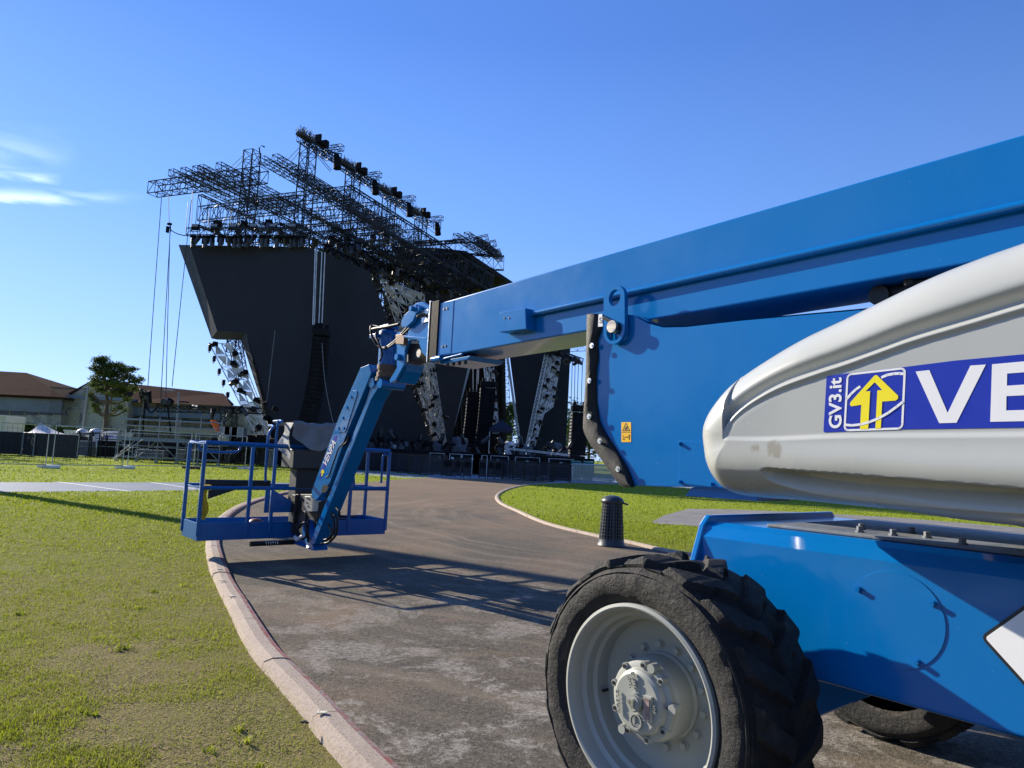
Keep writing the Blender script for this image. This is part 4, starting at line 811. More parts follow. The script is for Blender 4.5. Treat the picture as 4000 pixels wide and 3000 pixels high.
m = MB(); m.prism([jl(x, y)+Vector((0,.028,0)) for x, y in ((765,170),(802,178),(808,200),(705,530),(690,545),(632,545),(640,510))], (0,-.01,0)); sp_ = m.build('splice_plate', M_BLUE, LIFT, bevel=.002)
for x, y in ((755,232),(718,325),(682,417),(644,508),(690,508)): p = jl(x, y)+Vector((0,.026,0)); b = MB(); b.cyl(p, p+Vector((0,.012,0)), .015, 8); b.build('plate_bolt', M_BLUE, sp_, smooth=30)
m = MB(); pts_ = [jl(x, y)+Vector((0,.022,0)) for x, y in ((600,575),(632,575),(510,870),(478,960),(466,945),(475,880))]; m.prism([pts_[0], pts_[1], pts_[2], pts_[3], pts_[4], pts_[5]], (0,-.001,0)); jst = m.build('banner', M_STK, LIFT)
a_ = jl(510,835)+Vector((0,.024,0)); b_ = jl(603,612)+Vector((0,.024,0)); dx_ = (b_-a_).normalized(); dy_ = (jl(560,700)-jl(600,716)); dy_ -= dx_*dy_.dot(dx_); dy_.normalize()
text_part('VENPA', .1, (a_+b_)/2, dx_, dy_, M_STW, jst, 'lettering', .0005, .002, fit=((b_-a_).length, .085))
m = MB(); m.prism([jl(x, y)+Vector((0,.0235,0)) for x, y in ((486,880),(500,870),(512,900),(500,905),(490,935),(482,930),(490,905),(478,905))], (0,-.0005,0)); m.build('emblem_arrow', M_STY, jst)
m = MB(); m.prism([jl(x, y)+Vector((0,.0225,0)) for x, y in ((500,1010),(540,1008),(545,1030),(525,1075),(480,1078),(482,1055))], (0,-.001,0)); m.build('arm_slot', M_BLACK, LIFT)
m = MB(); m.tube([jl(895,130)+Vector((0,-.08,0)), jl(700,620)+Vector((0,-.08,0))], .022, 12); m.tube([jl(700,620)+Vector((0,-.08,0)), jl(470,1150)+Vector((0,-.08,0))], .038, 14); m.build('jib_cylinder', M_BLACK, LIFT, smooth=50)
for o1, r_ in ((0, .010), (.03, .008)):
    m = MB(); m.tube(smooth_path([jl(x, y)+Vector((0, .012+o1, 0)) for x, y in ((722,575),(700,630),(655,680),(625,760),(590,860),(570,920),(540,950))], 5), r_, 8); m.build('hose', M_HOSE, LIFT, smooth=60)
m = MB(); m.cyl(jl(1000,110)+Vector((0,.02,0)), jl(1000,110)+Vector((0,-.24,0)), .045, 18); m.build('jib_pivot', M_BLUE, LIFT, smooth=30)
m = MB(); m.prism([jl(x, y)+Vector((0,.01,0)) for x, y in ((905,60),(935,60),(945,130),(920,150),(895,140),(890,110))], (0,-.03,0)); m.build('jib_lug', M_BLUE, LIFT, bevel=.004)
# ---- basket (platform)
BU0, BU1, BV0, BV1 = 6.83, 7.43, -.447, -2.87
ZB, ZT, ZM, ZR = .27, .47, .87, 1.385
bsk = bpy.data.objects.new('basket', None); COL.objects.link(bsk); bsk.parent = LIFT
ch = .30      # chamfered outer corners
ring = [(BU0, BV0), (BU1, BV0), (BU1, BV1), (BU0, BV1)]
def ringz(z_, o_=0): return [Vector((a_, b_, z_)) for a_, b_ in ring]
m = MB(); n_ = len(ring)
for i in range(n_): 
    a_, b_ = ring[i], ring[(i+1) % n_]; d0 = Vector((b_[0]-a_[0], b_[1]-a_[1], 0)).normalized(); nn_ = Vector((-d0.y, d0.x, 0))*.006
    A_, B_ = Vector((a_[0], a_[1], ZB)), Vector((b_[0], b_[1], ZB)); m.prism([A_-nn_, B_-nn_, B_+nn_, A_+nn_], (0, 0, ZT-ZB))
m.build('toe_board', M_BLUE2, bsk, bevel=.004)
m = MB()
for i in range(15): u = BU0+.03+i*(BU1-BU0-.06)/14; m.bar((u, BV0-.03, ZB+.03), (u, BV1+.03, ZB+.03), .006, .03)
for i in range(24): v_ = BV0-.04+i*(BV1-BV0+.08)/23; m.bar((BU0+.01, v_, ZB+.03), (BU1-.01, v_, ZB+.03), .006, .026)
m.build('floor_grating', M_BLUE2, bsk)
m = MB(); m.tube(ringz(ZR), .030, 4, closed=True); m.build('top_rail', M_BLUE2, bsk, bevel=.006)
m = MB(); m.tube(ringz(ZM), .024, 4, closed=True); m.build('mid_rail', M_BLUE2, bsk, bevel=.005)
posts = [(BU0, BV0), (BU0, -1.00), (BU0, -1.28), (BU0, -2.32), (BU0, BV1), (BU1, BV0), (BU1, -2.1), (BU1, BV1)]
for a_, b_ in posts: m = MB(); m.bar((a_, b_, ZB+.05), (a_, b_, ZR-.01), .034, .042); m.build('post', M_BLUE2, bsk, bevel=.006)
for pts in ([(BU0+.02,-1.28,ZM-.45),(BU0+.02,-1.28,1.58),(BU0+.06,-1.32,1.66),(BU0+.15,-1.38,1.70),(BU0+.5,-1.42,1.70)], [(BU0+.10,-1.22,.95),(BU0+.02,-1.18,1.1),(BU0+.02,-1.18,1.50),(BU0+.07,-1.25,1.62),(BU0+.5,-1.36,1.64)],
            [(BU0,-2.32,ZR),(BU0,-2.36,ZM+.10),(BU0,-2.42,ZM+.02),(BU0,BV1,ZM+.02)], [(BU0+.02,BV1+.02,ZR-.05),(BU0+.02,-2.78,1.30),(BU0+.02,-2.78,.95)],
            [(BU1,-.55,ZR),(BU1,-.60,ZR-.10),(BU1,-1.0,ZR-.10),(BU1,-1.06,ZR)]):
    m = MB(); m.tube(smooth_path(pts, 5), .016, 8); m.build('guard_hoop', M_BLUE2, bsk, smooth=50)
m = MB(); m.prism([(BU0, -1.27, .86), (BU0, -1.62, .66), (BU0, -1.62, .58), (BU0, -1.27, .58)], (-.02,0,0)); m.build('gusset', M_BLUE2, bsk, bevel=.003)
m = MB(); m.box((BU0-.03, -1.24, .58), (BU0-.022, -1.18, .88)); 
for k in range(5): m.cyl((BU0-.04,-1.21,.61+k*.06), (BU0-.03,-1.21,.61+k*.06), .012, 8)
m.build('height_plate', M_BLUE2, bsk)
# control console: dark box with a column below, on the machine side of the basket
m = MB(); m.box((BU0-.10, -2.20, 1.12), (BU0+.28, -1.47, 1.36)); m.build('control_box', mat('dark_grey_plastic', (.035,.035,.036), .5, var=.15, scale=4, obj=True), bsk, bevel=.012)
m = MB(); m.box((BU0-.02, -2.15, .60), (BU0+.20, -1.56, 1.12)); m.box((BU0-.06, -2.0, ZB+.05), (BU0+.12, -1.55, .62)); m.build('control_column', mat('dark_grey_panel', (.022,.022,.023), .6, var=.2, scale=5, obj=True), bsk, bevel=.01)
m = MB(); m.box((BU0-.12, -1.72, .46), (BU0-.02, -1.52, .80)); m.box((BU0-.15, -1.70, .50), (BU0-.10, -1.56, .62)); m.build('cable_box', M_BLACK, bsk, bevel=.008)
# rotator bracket and valve block between jib foot and basket
foot = jl(390, 1480)
m = MB(); m.prism([(foot.x+.02, foot.y-.03, .22), (BU0+.25, -1.62, .18), (BU0+.25, -1.62, .27), (BU0-.10, -1.62, .27), (BU0-.16, -1.62, .55), (foot.x+.30, foot.y-.03, .55), (foot.x+.10, foot.y-.03, .36)], (0,-.18,0)); m.build('basket_bracket', M_BLUE2, LIFT, bevel=.01)
m = MB(); m.cyl((BU0-.18,-1.70,.20), (BU0-.18,-1.70,.60), .085, 24); m.build('basket_rotator', M_BLUE2, LIFT, smooth=35)
m = MB(); m.tube([(BU0-.02,-1.05,.215), (BU0-.02,-1.60,.215)], .03, 12); m.build('rotate_cylinder', M_BLACK, LIFT, smooth=40)
m = MB(); m.tube([(BU0-.02+.033*math.cos(k*.9), -1.22-.004*k, .215+.033*math.sin(k*.9)) for k in range(40)], .005, 5); m.build('spring', M_ZINC, LIFT, smooth=60)
vp = P(1205, 1965, -1.50); m = MB(); m.prism([P(x, y, -1.50) for x, y in ((1190,1938),(1228,1938),(1222,1998),(1187,1998))], (0,-.09,0)); vb = m.build('valve_block', M_ZINC, LIFT, bevel=.003)
for dx_, dz_ in ((-.03,.05),(.02,.05),(-.01,-.04),(.03,.0)): p = vp+Vector((dx_,.0,dz_)); b = MB(); b.cyl(p, p+Vector((0,.012,0)), .009, 8); b.build('valve_port', M_BLACK, vb)
m = MB(); m.prism([P(x, y, -1.56) for x, y in ((1150,1930),(1232,1930),(1245,1960),(1235,2090),(1150,2085))], (0,-.10,0)); m.build('bracket_plate', M_BLACK, LIFT, bevel=.006)
hs_ = [[(300,1240),(330,1260),(325,1340),(335,1420),(320,1480),(250,1490)], [(325,1340),(285,1360),(255,1410),(250,1450),(240,1480)], [(330,1260),(350,1330),(345,1430),(350,1520)], [(600,1215),(625,1250),(620,1290)], [(555,1260),(600,1300),(608,1380),(590,1460),(530,1520),(470,1530)], [(530,1365),(560,1420),(545,1480),(490,1500)], [(560,1290),(580,1340),(575,1430),(520,1490)], [(218,1150),(205,1190),(195,1250)], [(130,1140),(135,1200),(120,1250)]]
for i, h_ in enumerate(hs_): m = MB(); m.tube(smooth_path([P(*zz(x, y), -1.42-.02*(i % 3)) for x, y in h_], 6), .014 if i < 7 else .007, 7); m.build('hose', M_HOSE, LIFT, smooth=60)
m = MB(); m.tube(smooth_path([P(*zz(x, y), -1.38) for x, y in ((235,1470),(250,1495),(275,1478),(305,1462))], 5), .022, 8); m.build('hose_wrap', mat('pale_wrap', (.6,.55,.55), .6, var=.3, scale=20, obj=True), LIFT, smooth=60)
# things lying in the basket or tied over it
def mw(p): return Vector((MO[0], MO[1], 0)) + Vector(MU)*p[0] + Vector(MV)*p[1] + Vector((0,0,p[2]))
def loose(mb, name, m_, label, cat, **kw): mb.v = [tuple(mw(p)) for p in mb.v]; return single(mb, name, m_, label, cat, **kw)
M_TARP = mat('grey_tarpaulin', (.20,.21,.225), .55, var=.2, scale=6, bump=.5, bscale=14, obj=True)
m = MB(); G = []
nA, nB = 46, 30
for i in range(nA):
    s_ = i/(nA-1); v_ = -1.42 - .84*s_; row_ = []
    drop = (.06 + .17*math.sin(min(1, s_*1.25)*math.pi)**1.0*(1 if s_ < .8 else .9)); 
    for j in range(nB):
        t_ = j/(nB-1)
        if t_ < .5: u = BU0+.50 - t_*2*.66; z_ = 1.70 - .06*(1-t_*2) + .012*math.sin(9*s_+4*t_) - .03*abs(s_-.45)*0
        else: k_ = (t_-.5)*2; u = BU0-.16 + .02*math.sin(7*s_+2*k_)*k_ + .03*k_; z_ = 1.70 - .02 - k_*(.10+drop) + .008*math.sin(13*s_)
        row_.append((u + .008*math.sin(21*s_+5*t_), v_, z_ + .006*math.sin(31*s_+9*t_)))
    G.append(row_)
m.grid(G)
G2 = [[(BU0-.13+.3*a_, -1.42 + .03*math.sin(b_*5+a_*3) + .04*b_, 1.68-.46*b_*(1-.35*a_)) for b_ in np.linspace(0, 1, 14)] for a_ in np.linspace(0, 1, 8)]; m.grid(G2)
loose(m, 'tarpaulin', M_TARP, 'grey tarpaulin draped over the control box of the blue basket', 'tarpaulin', smooth=60, fix=False)
m = MB(); G = [[(BU0+.03+.015*math.sin(a_*9), BV0-.02-.07*a_+.02*math.sin(b_*7), .90-.38*b_-.02*a_) for b_ in np.linspace(0, 1, 10)] for a_ in np.linspace(0, 1, 9)]; m.grid(G); m.box((BU0+.0, BV0-.11, .84), (BU0+.09, BV0-.03, .90))
loose(m, 'glove', mat('yellow_leather', (.62,.44,.02), .7, var=.3, scale=20), 'yellow work glove hanging on the left end of the basket rail', 'glove', smooth=60)
m = MB(); G = [[(BU0+.06+.02*math.sin(a_*9), BV0-.00-.05*a_, .90-.34*b_) for b_ in np.linspace(0, 1, 8)] for a_ in np.linspace(0, 1, 6)]; m.grid(G); m.box((BU0+.05, BV0-.06, .84), (BU0+.09, BV0, .9))
loose(m, 'rag', mat('pale_blue_cloth', (.20,.42,.62), .8, var=.25, scale=20), 'pale blue cloth hanging beside the yellow glove on the basket', 'cloth', smooth=60)
m = MB(); m.tube(smooth_path([(BU1-.03, BV0-.2, .90), (BU1-.05, -1.0, .90), (BU1-.05, -1.45, .90)], 6), .04, 10); m.prism([(BU1-.05, BV0-.25, .90), (BU1-.05, BV0-.25, .70), (BU1-.05, -1.1, .84), (BU1-.05, -1.1, .92)], (.02,0,0))
loose(m, 'foam_sleeve', M_BLACK, 'black foam sleeve laid along the far rail of the basket', 'foam sleeve', smooth=60)
m = MB()
for k in range(5): m.tube(smooth_path([(BU0+.35+.05*k*0+.16*math.cos(a_), -2.25+.22*math.sin(a_)-.02*k, ZB+.06+.022*k+.01*math.sin(3*a_+k)) for a_ in np.linspace(0, 6.28, 14)], 3), .013, 6)
for k in range(3): m.tube(smooth_path([(BU0+.10, -2.05-.07*k, .52), (BU0+.06, -2.2-.07*k, .505), (BU0+.12, -2.36-.07*k, .50)], 4), .014, 6)
loose(m, 'cable_coil', M_HOSE, 'coil of black cable lying on the floor of the basket', 'cable', smooth=60)
m = MB(); m.lathe([(.0,.06),(.05,.055),(.085,.03),(.09,.0),(.06,-.01)], (BU0+.12, -1.15, ZT-.03), (0,0,1), 20); loose(m, 'hard_hat', mat('red_brown_plastic', (.22,.06,.035), .45), 'dull red hard hat lying behind the basket toe board', 'hard hat', smooth=50)
# ================================================================ THE STAGE
M_SCR = mat('screen_back_drape', (.030,.031,.037), .75, var=.10, scale=.25, spec=.3); M_SCE = mat('screen_edge_panel', (.036,.043,.060), .65, var=.15, scale=.8, spec=.4)
M_EDGE = mat('pale_edge_profile', (.34,.40,.46), .5, var=.12, scale=1); M_TRUSS = mat('black_truss', (.018,.018,.021), .45, .3, var=.35, scale=3)
M_SILV = mat('aluminium_tube', (.60,.62,.64), .4, .3, var=.25, scale=2); M_WPAN = mat('stained_white_panel', (.78,.80,.82), .6, var=.15, scale=2, dirt=((.26,.27,.29), 3.5, .58)); M_SBLK = mat('stage_black', (.012,.012,.014), .8, var=.4, scale=2, spec=.15)
M_LENS = mat('lamp_glass', (.25,.27,.3), .15, var=.2, scale=9); M_STGR = mat('stage_grey_cloth', (.16,.17,.19), .8, var=.3, scale=4); M_WHT = mat('white_plastic', (.68,.69,.68), .5, var=.1, scale=3)
D1 = Vector((.375, .927, 0)); A1 = Vector((.927, -.375, 0))
UPV = Vector((0, 0, 1))
def hrz(x): return 1780 + (x-2000)*.0472
ORD = ['first', 'second', 'third', 'fourth', 'fifth', 'sixth', 'seventh', 'eighth', 'ninth', 'tenth', 'eleventh', 'twelfth', 'thirteenth', 'fourteenth', 'fifteenth', 'sixteenth', 'seventeenth', 'eighteenth', 'nineteenth', 'twentieth']
def truss_mb(p0, p1, w_, h_, bay=None, rc=.05, rd=.028, mb=None, side=None, verts=True):
    mb = mb or MB(); p0, p1 = Vector(p0), Vector(p1); d0 = p1-p0; L_ = d0.length; d0.normalize()
    s_ = Vector(side) if side is not None else d0.cross(UPV)
    if s_.length < .05: s_ = Vector((1, 0, 0))
    s_ = (s_ - d0*s_.dot(d0)).normalized(); u_ = s_.cross(d0); bay = bay or h_*1.0; n_ = max(1, round(L_/bay))
    rc *= .8; rd *= .8; C_ = [s_*(w_/2)*i + u_*(h_/2)*j for i, j in ((-1,-1),(1,-1),(1,1),(-1,1))]
    for c_ in C_: mb.bar(p0+c_, p1+c_, rc, rc, up=u_, caps=False)
    for k in range(n_):
        a_ = p0 + d0*(L_*k/n_); b_ = p0 + d0*(L_*(k+1)/n_)
        for f_ in range(4):
            c0, c1 = C_[f_], C_[(f_+1) % 4]
            if k % 2: c0, c1 = c1, c0
            mb.bar(a_+c0, b_+c1, rd, rd, caps=False)
        if verts:
            for f_ in range(4): mb.bar(a_+C_[f_], a_+C_[(f_+1) % 4], rd, rd, caps=False)
    for f_ in range(4): mb.bar(p1+C_[f_], p1+C_[(f_+1) % 4], rd, rd, caps=False)
    return mb
def truss(p0, p1, w_, h_, label, group=None, name='truss', m_=None, cat='truss', **kw):
    return single(truss_mb(p0, p1, w_, h_, **kw), name, m_ or M_TRUSS, label, cat, group)
# ---- screens
def pl_pts(L_, a_, b_): return [onplane(x, y, a_, b_) for x, y in L_]
pa0, pa1 = dep(740, 1500, 50.5), dep(1180, 1500, 49.0); pa0, pa1 = (pa0.x, pa0.y), (pa1.x, pa1.y); pa2 = (pa1[0]+D1.x*20, pa1[1]+D1.y*20)
F1 = pl_pts([(740,957),(1180,964),(1180,1800),(1112,1800),(962,1300),(848,1293)], pa0, pa1); F2 = pl_pts([(1180,964),(1245,985),(1443,1062),(1712,1800),(1180,1800)], pa1, pa2)
scr = empty('stage_screen', (F1[3].x, F1[3].y, 0), 'huge dark angular screen wing at the left of the stage, leaning outwards to the top', 'stage screen')
back = Vector((D1.x*.9, D1.y*.9, 0))
m = MB(); 
d0_ = (Vector((pa1[0], pa1[1], 0)) - Vector((pa0[0], pa0[1], 0))).normalized(); sp_ = onplane(1110, 1500, pa0, pa1); arc = [Vector((sp_.x, sp_.y, 0))]; ang0, ang1 = math.atan2(d0_.y, d0_.x), math.atan2(D1.y, D1.x)
for k in range(12): a_ = ang0+(ang1-ang0)*ss((k+.5)/12); arc.append(arc[-1] + Vector((math.cos(a_), math.sin(a_), 0))*.5)
arc.append(arc[-1] + D1*20)
def zfor(p, ypx):
    for z_ in (10,): 
        lo_, hi_ = -3.0, 40.0
        for _ in range(40):
            md_ = (lo_+hi_)/2
            if proj((p.x, p.y, md_))[1] > ypx: lo_ = md_
            else: hi_ = md_
    return lo_
TY = lambda x: float(np.interp(x, [740, 1180, 1245, 1443], [957, 964, 985, 1062])); top_ = []; bot_ = []
for p in arc[:-1]:
    x_ = proj((p.x, p.y, 12))[0]; top_.append(Vector((p.x, p.y, zfor(p, TY(x_))))); bot_.append(Vector((p.x, p.y, 0)))
e1, e2 = onplane(1443, 1062, arc[-2], arc[-1]), onplane(1712, 1800, arc[-2], arc[-1])
F1 = pl_pts([(740,957),(1110,963)], pa0, pa1) + [Vector((sp_.x, sp_.y, 0))] + pl_pts([(1112,1800),(962,1300),(848,1293)], pa0, pa1)
F1[1] = Vector((top_[0].x, top_[0].y, top_[0].z)); m.prism(F1, back*.3)
m.grid([[tuple(a_), tuple(b_)] for a_, b_ in zip(top_, bot_)]); m.prism([top_[-1], e1, e2, bot_[-1]], Vector((-A1.x*.4, -A1.y*.4, 0))); m.build('screen_face', M_SCR, scr, world=True, smooth=20)
out_px = [(697,956),(826,1322),(942,1324),(1094,1800)]; in_px = [(740,957),(848,1293),(962,1300),(1112,1800)]
I_ = pl_pts(in_px, pa0, pa1); O_ = [p + back*.75 for p in pl_pts(out_px, pa0, pa1)]
O_ = [dep(x, y, i_.y+.8) for (x, y), i_ in zip(out_px, I_)]
m = MB(); m.grid([[tuple(a_), tuple(b_), tuple(b_+back*.6)] for a_, b_ in zip(I_, O_)]); m.build('screen_edge', M_SCE, scr, world=True)
def screen(name, pts, plan, label, thick=.6, m_=None, cat='stage screen'):
    a_, b_ = (dep(plan[0], 1600, plan[1]), dep(plan[2], 1600, plan[3])); f_ = pl_pts(pts, (a_.x, a_.y), (b_.x, b_.y)); n_ = Vector((-(b_-a_).y, (b_-a_).x, 0)).normalized()*thick
    q_ = MB(); q_.prism(f_, n_); return single(q_, name, m_ or M_SCR, label, cat)
screen('stage_screen', [(1655,1150),(1880,1150),(1836,1400),(1745,1800),(1700,1800)], (1655,66,1880,70), 'narrow dark screen behind the near white light tower, narrowing towards the deck')
screen('edge_beam', [(1895,1150),(1907,1150),(1846,1405),(1757,1738),(1746,1738),(1832,1400)], (1740,68,1910,70), 'pale slanting edge beam on the right of the narrow dark screen', .3, M_EDGE, 'beam')
screen('stage_screen', [(1978,1290),(2110,1300),(2132,1380),(2050,1790),(2042,1790)], (1978,72,2132,72), 'dark wedge-shaped screen standing on its point left of the ladder tower')
screen('edge_beam', [(1962,1290),(1972,1290),(2036,1745),(2027,1745)], (1962,71,2040,71), 'pale slanting edge beam on the left of the wedge screen', .3, M_EDGE, 'beam')
screen('stage_screen', [(2110,1300),(2228,1330),(2226,1425),(2208,1800),(2060,1800)], (2075,76,2228,76), 'dark upright screen at the far right of the stage, beside the hanging cables')
# dark stage house behind: canopy, drape
cp = [dep(1536, 982, 68), dep(1711, 988, 68), dep(1821, 1000, 68), dep(2120, 1195, 88), dep(1640, 1190, 88)]
m = MB(); m.prism(cp, (0, 0, .5)); canopy = single(m, 'stage_canopy', M_SBLK, 'black sloping canopy roof over the back of the stage', 'canopy')
m = MB(); nd = 60; x0, x1 = 1500, 1970
G = []
for i in range(nd): x = x0+(x1-x0)*i/(nd-1); p = dep(x, 1150, 80+.3*math.sin(i*1.3)); q_ = dep(x+10, 1800, 80+.3*math.sin(i*1.3)); G.append([tuple(p), tuple(q_)])
m.grid(G); single(m, 'stage_drape', M_SBLK, 'black drape closing the back of the stage under the canopy', 'drape', smooth=60)
rd_ = np.random.default_rng(21)
grp = 'black trusses under the stage canopy'
for i in range(14):
    x = 1540 + 32*i; Yq = 70 + rd_.random()*8
    truss(dep(x+rd_.normal(0,12), 1020+max(0,(x-1820)*.62), Yq), dep(x+rd_.normal(0,20)+15, 1740, Yq), .5, .5, 'upright black truss standing in the dark under the stage canopy', grp, bay=.7, rc=.06, rd=.04)
for i in range(3): truss(dep(1520, 1010+i*38, 72+i), dep(1860+i*30, 1045+i*36, 70+i), .45, .5, 'level black truss hanging in the dark under the stage canopy', 'level trusses under the stage canopy', bay=.6, rc=.06, rd=.04)
# ---- roof grid. Near transverse truss measured at both ends
Z1 = 21.0
def atz(x, y, z_): return gnd(x, y, z_)
TL_ = atz(597, 740, Z1); 
def tr(t_a, t_d, z_): p = TL_ + A1*t_a + D1*t_d; return Vector((p.x, p.y, z_))
def ta(x, z_=Z1, td=0):      # offset along the near truss at photo column x
    for k in range(400):
        p = tr(k*.1, td, z_)
        if proj(p)[0] > x: return k*.1
    return 40
tA = ta(1030)
truss(tr(0,0,Z1), tr(tA,0,Z1), .95, .95, 'black box truss reaching out left from the stage roof with two hanging cables', bay=.8, rc=.075, rd=.045)
offs = [ta(x) for x in (700, 745, 793, 817, 884, 1048)]
LEN = 24
for i, o_ in enumerate(offs + [ta(1100)]):
    truss(tr(o_, -.9, Z1+.75), tr(o_, (5, 7, 9, 10, 14, 15, 17)[i], Z1+.75), .5, .5, f'{ORD[i]} from the left of the thin trusses running away atop the stage roof', 'top trusses running away over the stage', bay=.55, rc=.06, rd=.035)
for i, (td, a0) in enumerate(((4.5, 3.5), (8.0, 8.5), (11.5, 5), (15.0, 9), (18.5, 6))):
    truss(tr(a0, td, Z1-.1), tr(15.6, td, Z1-.1), .7, .8, f'{ORD[i]} cross truss behind the leading truss in the upper stage roof grid', 'upper cross trusses of the stage roof', bay=.75, rc=.07, rd=.04)
Z2 = 18.6
for i, (td, a0, a1_, z_) in enumerate(((3.0, 8.5, 21, 16.9), (7.5, 8.5, 21, 16.5), (12, 9, 22, 16.7), (17, 9, 22, 16.9))):
    truss(tr(a0, td, z_), tr(a1_, td, z_), .35, 1.0, f'{ORD[i]} from the front of the lowest cross trusses below the stage roof grid', 'lowest cross trusses of the stage roof', bay=.95, rc=.065, rd=.035)
for i, (td, a0, a1_) in enumerate(((0.2, 5.0, 14), (6, 5.0, 18), (12, 7, 19), (18, 7, 19), (24, 8, 19))):
    truss(tr(a0, td, Z2), tr(a1_, td, Z2), .5, 1.1, f'{ORD[i]} from the front of the deep cross trusses in the lower stage roof grid', 'lower cross trusses of the stage roof', bay=1.0, rc=.075, rd=.036)
for i, (o_, z_, h_) in enumerate(((5.0, 18.9, 2.4), (9.3, 18.4, 2.0), (12.6, 18.2, 1.8), (15.8, 18.4, 1.8), (18.6, 18.6, 1.6))):
    truss(tr(o_, 0, z_), tr(o_, 25, z_), .35, h_, f'{ORD[i]} from the left of the deep main trusses running away under the stage roof', 'deep main trusses of the stage roof', bay=1.0, rc=.095, rd=.042)
for i, (o_, d0_, d1_, z_) in enumerate(((14.2, 3, 24, 16.4), (17, 6, 24, 16.9), (14, 8, 24, 20))):
    truss(tr(o_, d0_, z_), tr(o_, d1_, z_), .5, .5, f'{ORD[i]} of the slim light trusses slung below the stage roof', 'slim trusses slung below the stage roof', bay=.55, rc=.06, rd=.035)
rl_ = np.random.default_rng(77)
LAMPS = [((a_, d_), z_) for d_, z_ in ((3.0, 16.3), (6, 17.9), (7.5, 15.9), (12, 16.1), (12, 17.9), (17, 16.3), (18, 17.9), (24, 17.9)) for a_ in (9.5, 11.4, 13.2, 14.6, 16.5, 18)]
# towers and the front truss with the four followspot perches
def tower(px, ytop, Yd, label, w_=.85, zb=8.0):
    p = dep(px, ytop, Yd); truss(Vector((p.x, p.y, zb)), p, w_, w_, label, 'towers through the stage roof', bay=.8, rc=.085, rd=.045, side=A1, name='truss_tower', cat='truss tower'); return p
tower(986, 592, 52.0, 'left tower rising through the stage roof, with a small wind vane on top')
tops = [tower(1206, 565, 50.5, 'tallest front tower, under the topmost followspot perch'), tower(1380, 680, 55.2, 'front tower under the second followspot perch', zb=10), tower(1521, 775, 60.0, 'front tower under the third followspot perch', zb=11), tower(1645, 855, 64.8, 'front tower under the rightmost followspot perch', zb=12)]
m = MB(); p = dep(1015, 600, 52); q_ = dep(1013, 577, 52); m.tube([p, q_], .05, 6); m.tube(smooth_path([q_, dep(1022, 568, 52), dep(1030, 573, 52)], 4), .015, 5); m.sphere(dep(1031, 573, 52), .07); m.sphere(dep(1024, 570, 52), .05)
single(m, 'wind_vane', M_TRUSS, 'small wind vane on the left roof tower', 'wind vane')
ztop = tops[0].z; f0 = tops[0] + Vector((0, 0, .25)); fend = Vector((f0.x, f0.y, f0.z)) + D1*16
truss(f0 - D1*.4, fend, .4, .5, 'long black truss over the front towers carrying the followspot perches', bay=.5, rc=.07, rd=.035)
truss(Vector((tops[0].x, tops[0].y, tops[0].z-2.2)) - A1*.6 - D1*.8, Vector((tops[0].x, tops[0].y, tops[0].z-2.2)) + D1*13 - A1*.6, .45, .5, 'slim truss running down the roof just below the followspot truss', bay=.5, rc=.06, rd=.035)
for i, (px, py, Yd) in enumerate(((1226, 560, 50.8), (1385, 668, 55.5), (1527, 762, 60.2), (1643, 842, 64.9))):
    b = dep(px, py, Yd); nm = ('topmost', 'second', 'third', 'rightmost')[i]
    r_ = empty('followspot_perch', b, f'{nm} followspot perch on the front roof truss, with bristling spikes, seat and lamp', 'followspot perch', 'followspot perches')
    m = MB(); truss_mb(b - D1*1.6 + Vector((0,0,-.3)), b + D1*1.9 + Vector((0,0,-.3)), .5, .45, bay=.45, rc=.05, rd=.03, mb=m); truss_mb(b + D1*1.2 + A1*0 + Vector((0,0,.0)), b + D1*1.2 + A1*1.7 + Vector((0,0,.0)), .4, .4, bay=.45, mb=m, rc=.05, rd=.03); m.build('perch_frame', M_TRUSS, r_, world=True)
    m = MB(); rr = np.random.default_rng(i)
    for k in range(110): p = b - D1*(.2+1.5*rr.random()) + A1*rr.uniform(-.35, .35) + Vector((0, 0, .05+.2*rr.random())); m.bar(p, p+Vector((rr.normal(0,.14), rr.normal(0,.14), rr.uniform(.15,.42))), .022, .022, caps=False)
    m.obox(b - D1*.95 + Vector((0,0,.0)), D1*.8, A1*.26, (0,0,.10)); m.build('bird_spikes', mat('spike_wire', (.05,.045,.04), .6, .2), r_, world=True)
    m = MB(); c_ = b + D1*.75 + Vector((0,0,.30)); m.obox(c_, D1*.32, A1*.3, (0,0,.09)); m.obox(c_-D1*.3+Vector((0,0,.3)), D1*.08, A1*.28, (0,0,.30)); m.obox(c_+D1*.55+Vector((0,0,.2)), D1*.2, A1*.25, (0,0,.28)); m.build('seat', M_SBLK, r_, world=True, bevel=.04)
    m = MB(); c_ = b + D1*1.5 + A1*1.0 + Vector((0,0,-.55)); e = Vector((.15, -.1, -1)).normalized(); m.cyl(c_, c_+e*.95, .25, 14, .3); m.cyl(c_-e*.25, c_, .18, 12, .25); m.bar(c_+Vector((-.34,0,.3)), c_+Vector((-.34,0,-.4)), .06); m.bar(c_+Vector((.34,0,.3)), c_+Vector((.34,0,-.4)), .06); m.bar(c_+Vector((-.34,0,.3)), c_+Vector((.34,0,.3)), .06)
    m.build('lamp', M_SBLK, r_, world=True, smooth=40)
